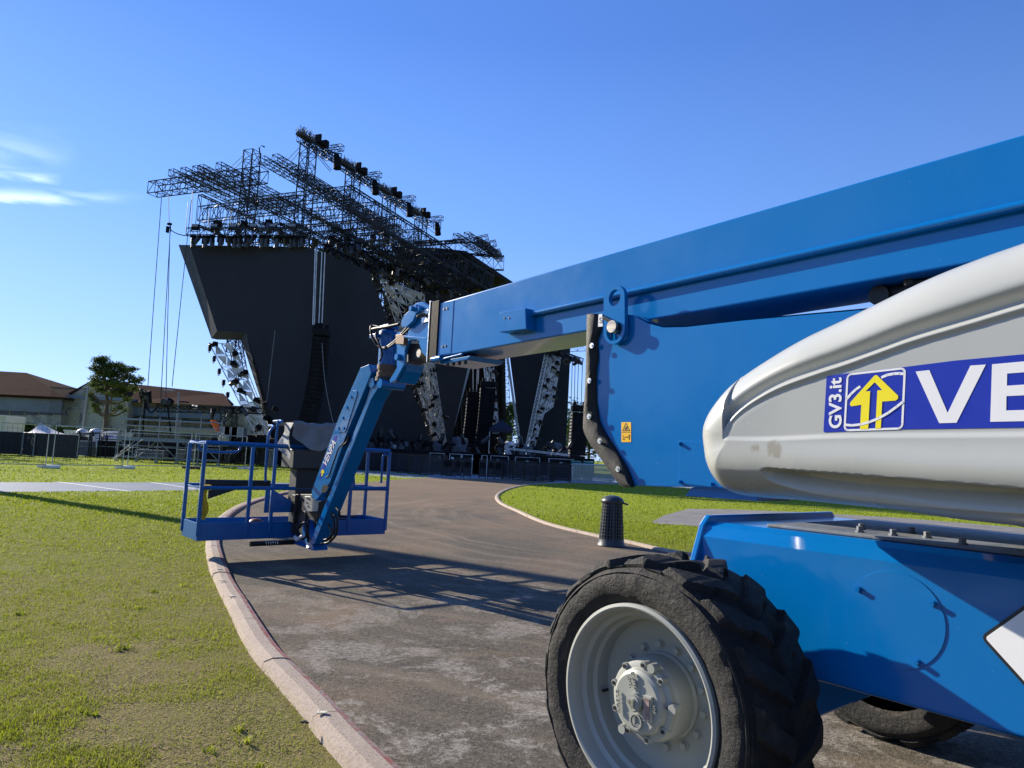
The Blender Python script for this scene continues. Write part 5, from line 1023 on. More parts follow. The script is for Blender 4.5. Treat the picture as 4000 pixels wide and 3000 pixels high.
# guy wires on the roof
for i, (a_, b_, Yd) in enumerate((((958,600),(900,655),51.5),((962,615),(915,660),51.5),((1175,570),(1075,675),50.3),((1175,585),(1090,690),50.3),((1013,612),(1025,645),51.8),((1235,605),(1290,670),51.5),((1240,600),(1295,665),51.5),((1420,705),(1460,760),57),((1425,705),(1470,765),57),((1550,800),(1590,850),62),((1690,870),(1710,905),66),((1555,803),(1596,848),62),((1668,890),(1700,912),66))):
    m = MB(); m.tube([dep(*a_, Yd), dep(*b_, Yd)], .022, 4, caps=False); single(m, 'guy_wire', M_TRUSS, 'thin guy wire slanting off a stage roof tower', 'wire', 'guy wires on the stage roof')
# ---- right-hand cantilever
truss(dep(1528, 964, 70), dep(1812, 941, 66), .25, .3, 'upper chord truss running out right over the black canopy', bay=.9, rc=.08, rd=.05)
truss(dep(1600, 1016, 66), dep(1968, 1028, 66), .4, 1.35, 'deep black truss ending in mid air at the right end of the stage roof', bay=1.0, rc=.085, rd=.05)
truss(dep(1735, 965, 66), dep(1912, 972, 65), .3, 1.1, 'zigzag truss above the deep truss at the right end of the stage roof', bay=1.1, rc=.07, rd=.045)
for i, (a_, b_) in enumerate((((1779,922),(1905,1000)),((1822,917),(1935,990)),((1862,938),(1950,1000)),((1895,960),(1955,1012)))):
    truss(dep(*a_, 62), dep(*b_, 68), .5, .5, f'{ORD[i]} from the left of the short trusses on the right roof end', 'short trusses on the right end of the roof', bay=.55, rc=.065, rd=.04)
for i, (a_, b_) in enumerate((((1862,938),(1907,928)),((1895,958),(1938,950)),((1905,992),(1955,985)))):
    truss(dep(*a_, 64), dep(*b_, 64), .5, .5, f'{ORD[i]} from the top of the short cross pieces on the right roof end', 'short cross pieces on the right end of the roof', bay=.55, rc=.06, rd=.04)
# ---- lamps
def head_proto(label, group):
    r_ = empty('moving_head', (0,0,0), label, 'stage light', group)
    m = MB(); m.box((-.22,-.20,-.16), (.22,.20,0)); m.cyl((-.0,0,0), (0,0,.08), .05, 8); m.build('base', M_SBLK, r_, bevel=.03)
    m = MB(); m.box((-.27,-.07,-.62), (-.20,.07,-.10)); m.box((.20,-.07,-.62), (.27,.07,-.10)); m.build('yoke', M_SBLK, r_, bevel=.02)
    m = MB(); m.lathe([(0,.34),(.15,.34),(.20,.22),(.185,0),(.17,-.22),(.19,-.40),(.16,-.42),(.15,-.36),(0,-.36)], (0,0,-.52), (0,0,1), 14); m.build('head', mat('lamp_housing', (.05,.055,.06), .45, var=.2), r_, smooth=40); return r_
proto = None; first_used = False
def put_head(p, label, group, tilt=(0,0,0), sc=1.0):
    global proto
    if proto is None: proto = o_ = head_proto(label, group)
    else: o_ = copy_tree(proto)
    o_.location = p; o_.rotation_euler = tilt; o_.scale = (sc,)*3; tag(o_, label, 'stage light', group); return o_
def flood(p, label, group, face_=(0,-1,-.3), sc=1.0, proto_=[None]):
    if proto_[0] is None:
        r_ = empty('flood_light', (0,0,0), label, 'flood light', group)
        m = MB(); m.box((-.28,-.10,-.02), (.28,.12,.42)); m.build('housing', M_SBLK, r_, bevel=.03)
        m = MB(); m.box((-.25,-.13,.20), (.25,-.10,.40)); m.build('lens', M_LENS, r_, bevel=.01); m = MB(); m.bar((-.32,0,-.15), (-.32,0,.25), .04); m.bar((.32,0,-.15), (.32,0,.25), .04); m.bar((-.32,0,-.15), (.32,0,-.15), .04); m.build('bracket', M_SBLK, r_)
        proto_[0] = o_ = r_
    else: o_ = copy_tree(proto_[0])
    o_.location = p; o_.rotation_euler = (0, 0, math.atan2(face_[1], face_[0])+math.pi/2); o_.scale = (sc,)*3; return tag(o_, label, 'flood light', group)
fl0 = atz(738, 908, dep(738, 908, 50).z)
truss(dep(736, 907, 50), dep(1200, 910, 48.6), .5, .5, 'level black truss of stage lights resting above the left screen', bay=.55, rc=.06, rd=.035)
truss(dep(828, 882, 51.5), dep(1190, 884, 50.0), .35, .3, 'thin truss just above the light truss of the left screen', bay=.4, rc=.045, rd=.03)
xs = [757, 782, 805, 829, 864, 889, 915, 940, 974, 996, 1024, 1047, 1086, 1110, 1136, 1160, 1183]
for i, x in enumerate(xs):
    big = i % 4 not in (1,); put_head(dep(x, 922, 49.7-.0018*(x-740)*.9), f'{ORD[i]} lamp from the left under the light truss above the left screen', 'lamps above the left screen', (R(rd_.normal(0,9) if big else 28), R(rd_.normal(0,7)), rd_.uniform(0,3)), .95 if big else .75)
for i, x in enumerate((763, 838, 912, 990, 1066, 1143)): flood(dep(x, 897, 49.7), f'{ORD[i]} small flood light from the left on top of the left light truss', 'flood lights on the left light truss', (-.1,-1,0), .95)
for i, (x, y) in enumerate(((850,862),(957,868),(1050,864),(1090,890))): put_head(dep(x, y, 50.5), f'{ORD[i]} from the left of the lamps perched above the left light truss', 'lamps above the thin truss', (R(25), R(8), i*1.7), 1.1)
L2a, L2b = dep(1290, 905, 51.5), dep(1665, 1098, 66)
truss(L2a, L2b, .5, .5, 'light truss slanting down the stage from the left screen towards the canopy', bay=.6, rc=.07, rd=.04)
for i in range(20):
    p = L2a.lerp(L2b, (i+.5)/20); put_head(p+Vector((0,0,-.3)), f'{ORD[i]} lamp down the slanting light truss', 'lamps under the slanting light truss', (R(rd_.normal(0,16)), R(rd_.normal(0,14)), rd_.uniform(0,6)), 1.1)
for i in range(9):
    p = L2a.lerp(L2b, (i+.4)/9); flood(p+Vector((0,0,.3)), f'{ORD[i]} flood light down the top of the slanting light truss', 'flood lights on the slanting light truss', (.2,-1,0), 1.1)
L3a, L3b = dep(1283, 985, 50.5), dep(1480, 1075, 57)
truss(L3a, L3b, .5, .7, 'truss with equipment running down along the top edge of the left screen', bay=.5, rc=.06, rd=.04)
for i in range(12):
    p = L3a.lerp(L3b, (i+.5)/12); put_head(p+Vector((rd_.normal(0,.15),0,.3)), f'{ORD[i]} lamp down the top edge of the left screen', 'lamps along the sloping top edge of the left screen', (R(rd_.normal(0,40)), R(rd_.normal(0,40)), rd_.uniform(0,6)), .9)
truss(dep(2140, 1362, 70), dep(2270, 1410, 66), .5, .5, 'light truss at the top of the far right screen, crowded with lamps', bay=.6, rc=.06, rd=.04)
truss(dep(2150, 1356, 72), dep(2290, 1352, 72), .1, 1.0, 'zigzag truss end above the far right screen', bay=1.0, rc=.05, rd=.04)
for i in range(18):
    t_ = (i+.5)/18; p = dep(2140+130*t_+rd_.normal(0,2), 1368+44*t_+rd_.normal(0,9), 68); put_head(p, f'{ORD[i]} lamp from the left in the crowd above the far right screen', 'lamps on top of the far right screen', (R(rd_.normal(0,60)), R(rd_.normal(0,60)), rd_.uniform(0,6)), .8)
for (a_, d_), z_ in LAMPS: put_head(tr(a_+rl_.normal(0,.3), d_, z_), 'dark lamp hung under a lower cross truss inside the stage roof', 'lamps inside the stage roof', (R(rl_.normal(0,35)), R(rl_.normal(0,20)), rl_.uniform(0,6)), .95)
# ---- white lattice towers with triangular panels
def lattice(name, TL, TR, BL, BR, rows, cols, Yd, label, lamps=0, lampgroup=None, ladder=None, lamplab=None, Yb=None, skip=.22, sc=.8):
    r0 = dep(BL[0], BL[1], Yb or Yd); root = empty(name, r0, label, 'light tower'); Yb = Yb or Yd
    def pt(s_, t_, off=0): a_ = (TL[0]+(TR[0]-TL[0])*s_, TL[1]+(TR[1]-TL[1])*s_); b_ = (BL[0]+(BR[0]-BL[0])*s_, BL[1]+(BR[1]-BL[1])*s_); return dep(a_[0]+(b_[0]-a_[0])*t_, a_[1]+(b_[1]-a_[1])*t_, Yd+(Yb-Yd)*t_+off)
    m = MB(); r2_ = np.random.default_rng(rows)
    for off in (0, .45):
        for c in range(cols+1): m.bar(pt(c/cols, 0, off), pt(c/cols, 1, off), .06, .06)
        for r in range(rows+1): m.bar(pt(0, r/rows, off), pt(1, r/rows, off), .05, .05)
    for r in range(rows):
        for c in range(cols): m.bar(pt((c+(r % 2))/cols, r/rows), pt((c+1-(r % 2))/cols, (r+1)/rows), .045, .045); m.bar(pt(c/cols, r/rows), pt(c/cols, r/rows, .45), .04)
    m.build('frame', M_SILV, root, world=True); m = MB()
    for r in range(rows):
        for c in range(cols):
            if r2_.random() < skip: continue
            g_ = .08/1; a_, b_, c_ = (pt((c+.08)/cols, (r+.08)/rows, -.06), pt((c+.92)/cols, (r+.08)/rows, -.06), pt((c+.5)/cols, (r+.92)/rows, -.06+.18)) if (r+c) % 2 else (pt((c+.08)/cols, (r+.92)/rows, -.06), pt((c+.92)/cols, (r+.92)/rows, -.06), pt((c+.5)/cols, (r+.08)/rows, -.06+.18))
            m.prism([a_, b_, c_], (0, .04, 0))
            if r2_.random() < .5:
                e_ = (pt((c+.58)/cols, (r+.10)/rows, .02), pt(min(1.02, (c+1.4)/cols), (r+.10)/rows, .02), pt(min(1.0, (c+1.0)/cols), (r+.9)/rows, .02)) if not (r+c) % 2 else (pt((c+.58)/cols, (r+.9)/rows, .02), pt(min(1.02, (c+1.4)/cols), (r+.9)/rows, .02), pt(min(1.0, (c+1.0)/cols), (r+.1)/rows, .02)); m.prism(list(e_), (0, .04, 0))
    m.build('triangle_panels', M_WPAN, root, world=True)
    for i in range(lamps):
        s_ = (.15, .8, .5, .95, .3)[i % 5]; p = pt(s_, (i+.6)/(lamps+.3), -.45); put_head(p+Vector((0,0,.35)), f'{ORD[i]} {lamplab}', lampgroup, (R(70+rd_.normal(0,12)), R(rd_.normal(0,15)), rd_.uniform(-1,1)), sc)
    return pt
lt = lattice('light_tower', (817,1340), (912,1342), (1006,1712), (1062,1712), 8, 2, 49.5, 'slanting silver light tower with stained white triangles under the left screen', 10, 'lamps on the left light tower', lamplab='lamp down the slanting silver tower under the left screen', sc=.8, skip=.06)
for i, (x, y) in enumerate(((818,1370),(835,1411),(855,1460),(872,1504),(888,1552))):
    flood(dep(x, y, 49), f'{ORD[i]} from the top of the square floods on the left flank of the silver tower', 'square flood lights on the left flank of the silver tower', (-.9,-.5,0), .85)
truss(dep(918, 1330, 50.5), dep(945, 1480, 50.5), .7, .7, 'black truss upright behind the top of the left light tower', bay=.6, rc=.07, rd=.045); truss(dep(893, 1590, 50), dep(893, 1665, 50), .8, .8, 'short black truss pier below the left light tower', bay=.7, rc=.08, rd=.05)
m = MB(); 
for s_ in (0, 1):
    m.bar(dep(948+s_*12, 1430, 49.8), dep(1056+s_*12, 1712, 49.8), .05)
for k in range(14): m.bar(dep(948+108*k/13, 1430+282*k/13, 49.8), dep(960+108*k/13, 1430+282*k/13, 49.8), .035)
single(m, 'ladder', M_SILV, 'silver ladder leaning along the left screen edge beside the light tower', 'ladder')
lattice('light_tower', (1490,1088), (1655,1150), (1702,1738), (1745,1738), 17, 4, 56, 'tall white lattice light tower leaning right along the left screen, partly hidden by the boom', 16, 'lamps on the tall leaning tower', lamplab='lamp down the tall white tower beside the left screen', Yb=64, skip=.08)
truss(dep(1478, 1090, 56.5), dep(1693, 1738, 64.5), .6, .6, 'dark truss leaning along the left side of the tall white light tower', bay=.6, rc=.08, rd=.05)
for i in range(12): t_ = (i+.5)/12; put_head(dep(1484+210*t_, 1110+620*t_, 56+8*t_-.4), f'{ORD[i]} lamp down the dark truss left of the tall white tower', 'lamps on the dark leaning truss', (R(rd_.normal(60,25)), R(rd_.normal(0,30)), rd_.uniform(0,6)), .75)
lattice('light_tower', (1882,1385), (1925,1385), (1925,1692), (1950,1692), 11, 2, 69, 'white light tower half hidden behind the hanging speaker arrays', 6, 'lamps on the middle light tower', lamplab='lamp down the middle white tower behind the speakers', skip=.1)
lattice('light_tower', (2143,1385), (2192,1397), (2092,1640), (2160,1590), 12, 3, 70, 'white panelled light tower on the far right screen', 10, 'lamps on the right light tower', lamplab='lamp down the white panelled tower of the far right screen', skip=.06, sc=.65)
lattice('light_tower', (2100,1600), (2128,1605), (2066,1745), (2088,1748), 6, 1, 70, 'narrow white foot of the far right light tower', 4, 'lamps on the foot of the right tower', lamplab='lamp down the narrow foot of the right tower', skip=.1, sc=.65)
m = MB()
for s_ in (0, 1): m.bar(dep(2128+s_*13, 1385, 69.5), dep(2052+s_*13, 1750, 69.5), .09)
for k in range(26): m.bar(dep(2128-76*k/25, 1385+365*k/25, 69.5), dep(2141-76*k/25, 1385+365*k/25, 69.5), .06)
for k in range(25): m.bar(dep(2128-76*k/25, 1385+365*k/25, 69.5), dep(2141-76*(k+1)/25, 1385+365*(k+1)/25, 69.5), .05)
single(m, 'ladder_beam', M_SILV, 'bright silver ladder beam slanting between the two far right screens', 'ladder beam')
# ---- speaker arrays
def array(pts, w_, dp, label, Yd, nb=None, group='hanging speaker arrays'):
    (xa, ya), (xb, yb), bow = pts; n_ = nb; root = empty('speaker_array', dep(xb, yb, Yd), label, 'speaker array', group); fr = MB()
    P_ = [dep(xa+(xb-xa)*t_ + bow*math.sin(t_*math.pi)*1.0, ya+(yb-ya)*t_, Yd) for t_ in np.linspace(0, 1, n_+1)]
    for i in range(n_):
        a_, b_ = P_[i], P_[i+1]; d_ = (b_-a_); h_ = d_.length*.5*.93; d_.normalize(); sx = Vector((1, .12, 0)); sx = (sx - d_*sx.dot(d_)).normalized(); sy = d_.cross(sx)
        q_ = MB(); q_.obox((a_+b_)/2, sx*w_/2, sy*dp/2, d_*h_); o_ = q_.build('cabinet', M_SBLK, root, world=True, bevel=.02)
        g_ = MB(); g_.obox((a_+b_)/2 - sx*(w_/2+.005), sx*.01, sy*dp*.3, d_*h_*.45); g_.build('side_plate', M_STGR, o_, world=True)
    t_ = P_[0]; m_ = MB(); m_.obox(t_+Vector((0,0,.32)), (w_*.5,0,0), (0,dp*.5,0), (0,0,.22)); m_.cyl(t_+Vector((-w_*.3,0,.5)), t_+Vector((-w_*.3,0,.85)), .14, 10); m_.cyl(t_+Vector((w_*.3,0,.5)), t_+Vector((w_*.3,0,.85)), .14, 10); m_.build('fly_frame', M_SBLK, root, world=True, bevel=.03); return P_
PA1 = array(((1258,1320),(1195,1695),12), .9, 1.0, 'tall curved speaker array hanging in front of the big left screen', 46, 22)
array(((1240,1312),(1172,1690),12), .5, .9, 'slim outer column of the speaker array in front of the left screen', 46.2, 22)
array(((1858,1556),(1836,1752),2), 1.5, 1.0, 'left one of the two speaker arrays hanging in mid stage', 62, 15); array(((1906,1516),(1882,1758),2), 1.3, 1.0, 'taller right one of the two speaker arrays hanging in mid stage', 61, 18)
array(((2262,1612),(2250,1792),1), 1.2, 1.0, 'speaker array hanging at the far right just left of the rubber edge', 55, 14)
for i, (x0_, x1_, y0_, y1_, Yd) in enumerate(((1232,1222,975,1268,46),(1238,1228,978,1268,46),(1258,1246,985,1262,46),(1270,1258,985,1262,46),(1848,1848,1390,1530,62),(1866,1862,1390,1530,62),(1872,1868,1390,1500,62),(1893,1893,1390,1490,61),(2236,2230,1400,1600,55),(2247,2243,1400,1600,55),(2260,2254,1400,1600,55),(2276,2270,1400,1585,55))):
    m = MB(); m.tube([dep(x0_, y0_, Yd), dep(x1_, y1_, Yd)], .028 if i > 3 else .035, 5, caps=False); single(m, 'hoist_chain', M_SILV if i < 8 else M_TRUSS, (f'{ORD[i]} from the left of the hoist chains over the near speaker array' if i < 4 else f'{ORD[i-4]} from the left of the hoist chains over the mid-stage speakers' if i < 8 else f'{ORD[i-8]} from the left of the hoist lines right of the far screen'), 'chain', 'hoist chains of the speaker arrays')
m = MB(); m.tube(smooth_path([dep(1075,1290,48), dep(1062,1400,48), dep(1045,1550,48), dep(1037,1570,48)], 4), .03, 5); single(m, 'hanging_cable', M_STGR, 'thin cable hanging across the left half of the big screen', 'cable')
m = MB(); m.tube(smooth_path([dep(1258,1340,45.5), dep(1268,1480,45.5), dep(1290,1600,45.5), dep(1320,1720,45.5)], 5), .03, 5); single(m, 'hanging_cable', M_STGR, 'cable falling from the near speaker array towards the basket', 'cable')
# ---- stage deck, equipment, barriers
dk = [dep(1085, 1745, 47.5), dep(1500, 1752, 47), dep(2230, 1772, 58), dep(2260, 1772, 66), dep(1500, 1745, 76), dep(1085, 1735, 58)]
m = MB(); zt = 1.5; m.prism([(p.x, p.y, zt) for p in dk], (0, 0, -.25)); single(m, 'stage_deck', M_SBLK, 'long black stage deck along the foot of the screens', 'stage deck')
m = MB(); fr_ = [dk[0], dk[1], dk[2]]
for a_, b_ in zip(fr_[:-1], fr_[1:]):
    n_ = int((b_-a_).length/.3); m.grid([[(a_.lerp(b_, k/n_).x, a_.lerp(b_, k/n_).y+.08*math.sin(k*1.7), z_) for z_ in (0.02, zt-.26)] for k in range(n_+1)])
single(m, 'stage_skirt', M_SBLK, 'black cloth skirt hanging from the edge of the stage deck', 'skirt', smooth=60)
rw_ = np.random.default_rng(33); edge_f = lambda t_: (dk[1].lerp(dk[2], (t_-.36)/.64) if t_ > .36 else dk[0].lerp(dk[1], t_/.36)) + Vector((0, .7, 0))
def case(p, sx, sy, sz, m_, label, group=None, name='flight_case', cat='flight case'):
    root = empty(name, p, label, cat, group); q_ = MB(); q_.box((p.x-sx/2, p.y-sy/2, p.z+.08), (p.x+sx/2, p.y+sy/2, p.z+sz)); q_.build('body', m_, root, world=True, bevel=.02)
    q_ = MB()
    for z_ in (p.z+.09, p.z+sz*.66, p.z+sz-.01): q_.box((p.x-sx/2-.012, p.y-sy/2-.012, z_-.012), (p.x+sx/2+.012, p.y+sy/2+.012, z_+.012))
    for i_ in (-1, 1): q_.box((p.x+i_*sx/2-.02, p.y-sy/2-.015, p.z+.08), (p.x+i_*sx/2+.02, p.y-sy/2+.01, p.z+sz))
    q_.build('edging', M_SILV, root, world=True)
    for i_ in (-1, 1): q_ = MB(); q_.cyl((p.x+i_*sx*.35-.02, p.y-sy*.35, p.z+.045), (p.x+i_*sx*.35+.02, p.y-sy*.35, p.z+.045), .045, 10); q_.build('castor', M_SBLK, root, world=True)
    return root
def sheeted(p, s_, label, m_, group=None):
    r_ = np.random.default_rng(int(abs(p.x)*100)+3); G = []; nn_ = 14
    for i_ in range(9):
        row_ = []
        for j_ in range(nn_): a_ = 2*math.pi*j_/(nn_-1); k_ = i_/8; rr_ = s_*(.55 if k_ < .8 else .55*(1-(k_-.8)*4.2)) * (1+.10*math.sin(a_*5+i_)+.06*r_.normal()); sq = 1/max(abs(math.cos(a_)), abs(math.sin(a_)))**.5; row_.append((p.x+rr_*math.cos(a_)*sq, p.y+rr_*math.sin(a_)*sq, p.z+s_*min(1, k_*1.25)*(1+.04*r_.normal())))
        G.append(row_)
    q_ = MB(); q_.grid(G); return single(q_, 'covered_equipment', m_, label, 'covered equipment', group, smooth=50)
for i, (x, s_, lab, m_) in enumerate(((1425,.6,'pale sheeted box behind the jib on the stage deck',M_STGR),(1540,.3,'small white box on the deck left of the sheeted hump',M_WHT),(1575,.6,'round pale sheeted hump on the left part of the stage deck',M_STGR),(1708,.8,'grey sheeted lamp at the foot of the tall white tower',M_STGR),(1795,1.15,'tall grey sheeted stand left of the mid-stage speakers',M_STGR),(1998,1.0,'large pale sheeted box right of the mid-stage speakers',M_WPAN),(2030,.9,'small sheeted lamp beside the large pale box',M_STGR),(2075,.7,'low sheeted pile at the foot of the silver ladder beam',M_STGR),(2165,1.1,'pointed sheeted lamp in front of the far right screen',M_STGR),(2200,.7,'low grey sheeted lamp in front of the far right screen',M_STGR),(2240,.95,'sheeted stack at the right end of the deck',M_STGR))):
    t_ = (x-1085)/(2230-1085); p = dep(x, 1750, 53 if x < 1600 else 58); p.z = zt; sheeted(p, s_, lab, m_)
for i in range(34):
    x = 1300 + 28*i + rw_.normal(0, 8); p = dep(x, 1750, (50 if x < 1600 else 54)+rw_.random()*2); p.z = zt; put_head(p+Vector((0,0,.62)), 'dark moving light standing on the stage deck', 'lights on the stage deck', (R(180+rw_.normal(0,35)) if i % 3 == 0 else R(rw_.normal(0,30)), R(rw_.normal(0,25)), rw_.uniform(0,6)), .7+.3*rw_.random())
for i, (x, w_) in enumerate(((1720,1.3),(1770,1.1),(1845,1.3),(1882,1.2),(1945,1.4),(2060,1.6),(2190,1.6))):
    p = dep(x, 1795, 47.5); p.z = .0; case(p, w_, .9, 1.35, M_SBLK, f'{ORD[i]} from the left of the black cases standing in front of the stage deck', 'black cases before the stage deck')
    q_ = MB(); q_.box((p.x-.1, p.y-.475, 1.0), (p.x+.08, p.y-.468, 1.13)); single(q_, 'paper_label', M_WHT, f'white paper label on the {ORD[i]} black case before the stage', 'paper label', 'paper labels on the black cases')
m = MB(); truss_mb(dep(1975,1752,50), dep(2060,1760,50), .12, .10, bay=.5, mb=m); single(m, 'white_rail', M_WHT, 'white tubular rail on the deck between the mid-stage speakers and the screens', 'rail')
m = MB(); truss_mb(dep(2060,1760,50), dep(2222,1778,50), .12, .10, bay=.5, mb=m); single(m, 'white_rail', M_WHT, 'white tubular rail on the deck in front of the far right screen', 'rail')
# small dark gazebo on the deck
gz0 = dep(1955, 1752, 60); gz0.z = zt; r_ = empty('gazebo', gz0, 'small dark gazebo with white legs on the deck behind the speakers', 'gazebo'); m = MB(); s_ = .95
for a_, b_ in ((-1,-1),(1,-1),(1,1),(-1,1)): m.bar(gz0+Vector((a_*s_,b_*s_,0)), gz0+Vector((a_*s_,b_*s_,2.1)), .06)
m.build('leg', M_WHT, r_, world=True); m = MB(); top_ = gz0+Vector((0,0,2.9)); c4 = [gz0+Vector((a_*s_*1.05,b_*s_*1.05,2.1)) for a_, b_ in ((-1,-1),(1,-1),(1,1),(-1,1))]
m.add([*c4, top_, *[c_+Vector((0,0,-.3)) for c_ in c4]], [(0,1,4),(1,2,4),(2,3,4),(3,0,4),(5,6,1,0),(6,7,2,1),(7,8,3,2),(8,5,0,3)]); m.build('roof', mat('navy_canvas', (.02,.022,.05), .7), r_, world=True)
# horizontal dark truss in mid stage
truss(dep(1727,1552,58), dep(1828,1572,58), .35, .4, 'short black truss hanging level before the narrow dark screen', bay=.45, rc=.05, rd=.035)
# crowd barriers: black mesh panels with frames, gates
M_MESH = None
def mesh_mat():
    t = NT('barrier_mesh'); t.set(base=t.ramp(t.noise(1.5, 4), [(.3, (.016,.018,.024)), (.7, (.032,.035,.045))]), rough=.6); tr_ = t.n.new('ShaderNodeBsdfTransparent'); ms = t.n.new('ShaderNodeMixShader'); ms.inputs[0].default_value = .62
    t.lk(tr_.outputs[0], ms.inputs[1]); t.lk(t.b.outputs[0], ms.inputs[2]); t.lk(ms.outputs[0], t.n['Material Output'].inputs[0]); return t.m
M_MESH = mesh_mat()
def barrier(a_, b_, h_, label, group, m_=None, feet=True, name='crowd_barrier', cat='crowd barrier'):
    root = empty(name, (a_+b_)/2, label, cat, group); d_ = (b_-a_).normalized(); n_ = Vector((-d_.y, d_.x, 0)); q_ = MB()
    for p in (a_+d_*.03, b_-d_*.03): q_.bar(p, p+Vector((0,0,h_)), .05)
    q_.bar(a_+Vector((0,0,h_)), b_+Vector((0,0,h_)), .05); q_.bar(a_+Vector((0,0,.12)), b_+Vector((0,0,.12)), .05)
    if feet:
        for p in (a_, b_): q_.bar(p+Vector((0,0,h_*.9)), p-n_*-.9+Vector((0,0,.03)), .04); q_.bar(p+Vector((0,0,.03)), p+n_*.9+Vector((0,0,.03)), .04)
    q_.build('frame', M_TRUSS, root, world=True); q_ = MB(); q_.prism([a_+Vector((0,0,.12)), b_+Vector((0,0,.12)), b_+Vector((0,0,h_)), a_+Vector((0,0,h_))], n_*.02); q_.build('mesh_panel', m_ or M_MESH, root, world=True)
BL_ = [gnd(x, y) for x, y in ((1290,1835),(1510,1842),(1640,1855),(1745,1861))]; cnt = 0
pts = []
for a_, b_ in zip(BL_[:-1], BL_[1:]):
    n_ = max(1, round((b_-a_).length/1.3)); pts += [a_.lerp(b_, k/n_) for k in range(n_)]
pts.append(BL_[-1])
for i_, (a_, b_) in enumerate(zip(pts[:-1], pts[1:])): barrier(a_, b_, 1.22, f'{ORD[i_]} from the left of the black mesh barrier panels left of the gates', 'barrier panels left of the gates')
gx = [1722, 1782, 1780, 1822, 1872, 1912, 1955]; ga_ = gnd(1722, 1862); gb_ = gnd(1962, 1872)
for i, (x0_, x1_) in enumerate(((1722,1772),(1775,1802),(1806,1838),(1868,1897),(1902,1928),(1930,1962))):
    f0_, f1_ = ga_.lerp(gb_, (x0_-1722)/240), ga_.lerp(gb_, (x1_-1722)/240); barrier(f0_, f1_, 1.12 if i else 1.0, f'{ORD[i]} from the left of the framed gates in the barrier row', 'gates in the barrier row', feet=False, name='barrier_gate', cat='gate')
    q_ = MB(); c_ = (f0_+f1_)/2; q_.prism([f0_.lerp(f1_, .2)+Vector((0,-.06,.62)), f0_.lerp(f1_, .8)+Vector((0,-.06,.62)), f0_.lerp(f1_, .8)+Vector((0,-.06,.95)), f0_.lerp(f1_, .2)+Vector((0,-.06,.95))], (0,.02,0)); single(q_, 'gate_sign', M_SBLK, f'dark plate on the {ORD[i]} barrier gate', 'sign', 'plates on the barrier gates')
BR_ = [gnd(x, y) for x, y in ((1962,1871),(2090,1880),(2230,1886))]; pts = []
for a_, b_ in zip(BR_[:-1], BR_[1:]): n_ = max(1, round((b_-a_).length/.9)); pts += [a_.lerp(b_, k/n_) for k in range(n_)]
pts.append(BR_[-1])
for i_, (a_, b_) in enumerate(zip(pts[:-1], pts[1:])): barrier(a_, b_, 1.1, f'{ORD[i_]} from the left of the black mesh barrier panels right of the gates', 'barrier panels right of the gates')
far_ = [gnd(1500, 1830), gnd(1960, 1846), gnd(2320, 1858)]
for a_, b_ in zip(far_[:-1], far_[1:]):
    n_ = round((b_-a_).length/2.2)
    for k in range(n_): barrier(a_.lerp(b_, k/n_), a_.lerp(b_, (k+1)/n_), 1.45, 'taller dark sheet barrier in the second row before the stage', 'second row of dark barriers', m_=M_SBLK, feet=False)
# steel barricades parked together, green bins behind
M_GALV = mat('galvanised_tube', (.46,.47,.47), .4, .7, var=.2, scale=5); M_GREEN = mat('green_plastic', (.02,.16,.07), .5, var=.15, scale=3)
for i, (xa, ya, xb, yb, nm) in enumerate(((2236,1888,2398,1893,'front'),(2233,1884,2395,1889,'middle'),(2231,1880,2392,1885,'rear'))):
    a_, b_ = gnd(xa, ya), gnd(xb, yb); root = empty('barricade', (a_+b_)/2, f'{nm} one of the parked galvanised barricades before the green bins', 'barricade', 'parked barricades'); q_ = MB(); H_ = 1.08
    rr_ = smooth_path([a_+Vector((0,0,.18)), a_+Vector((0,0,H_-.12)), a_.lerp(b_, .03)+Vector((0,0,H_)), a_.lerp(b_, .97)+Vector((0,0,H_)), b_+Vector((0,0,H_-.12)), b_+Vector((0,0,.18))], 4); q_.tube(rr_, .032, 6); q_.bar(a_+Vector((0,0,.2)), b_+Vector((0,0,.2)), .035)
    q_.build('frame', M_GALV, root, world=True); q_ = MB()
    for k in range(1, 19): p = a_.lerp(b_, k/19); q_.bar(p+Vector((0,0,.2)), p+Vector((0,0,H_)), .026, .026, caps=False)
    q_.build('bars', M_GALV, root, world=True)
    for t_ in (.06, .94): q_ = MB(); p = a_.lerp(b_, t_); q_.tube(smooth_path([p+Vector((0,-.3,.02)), p+Vector((0,-.28,.1)), p+Vector((0,0,.2)), p+Vector((0,.28,.1)), p+Vector((0,.3,.02))], 4), .018, 6); q_.build('foot', M_GALV, root, world=True)
for i, (x, nm) in enumerate(((2252,'left'),(2302,'right'))):
    p = gnd(x, 1880)+Vector((0,.8,0)); root = empty('waste_bin', p, f'{nm} one of the two green wheeled bins behind the barricades', 'waste bin', 'green bins'); q_ = MB(); q_.loft([p+Vector((a_*.27,b_*.3,.06)) for a_, b_ in ((-1,-1),(1,-1),(1,1),(-1,1))], [p+Vector((a_*.31,b_*.36,1.15)) for a_, b_ in ((-1,-1),(1,-1),(1,1),(-1,1))]); q_.build('body', M_GREEN, root, world=True, bevel=.03)
    q_ = MB(); q_.prism([p+Vector((-.33,-.4,1.15)), p+Vector((.33,-.4,1.15)), p+Vector((.33,.4,1.24)), p+Vector((-.33,.4,1.24))], (0,0,.05)); q_.build('lid', M_GREEN, root, world=True, bevel=.02)
    for a_ in (-.29, .29): q_ = MB(); q_.cyl(p+Vector((a_-.02,.3,.1)), p+Vector((a_+.02,.3,.1)), .1, 14); q_.build('wheel', M_SBLK, root, world=True)
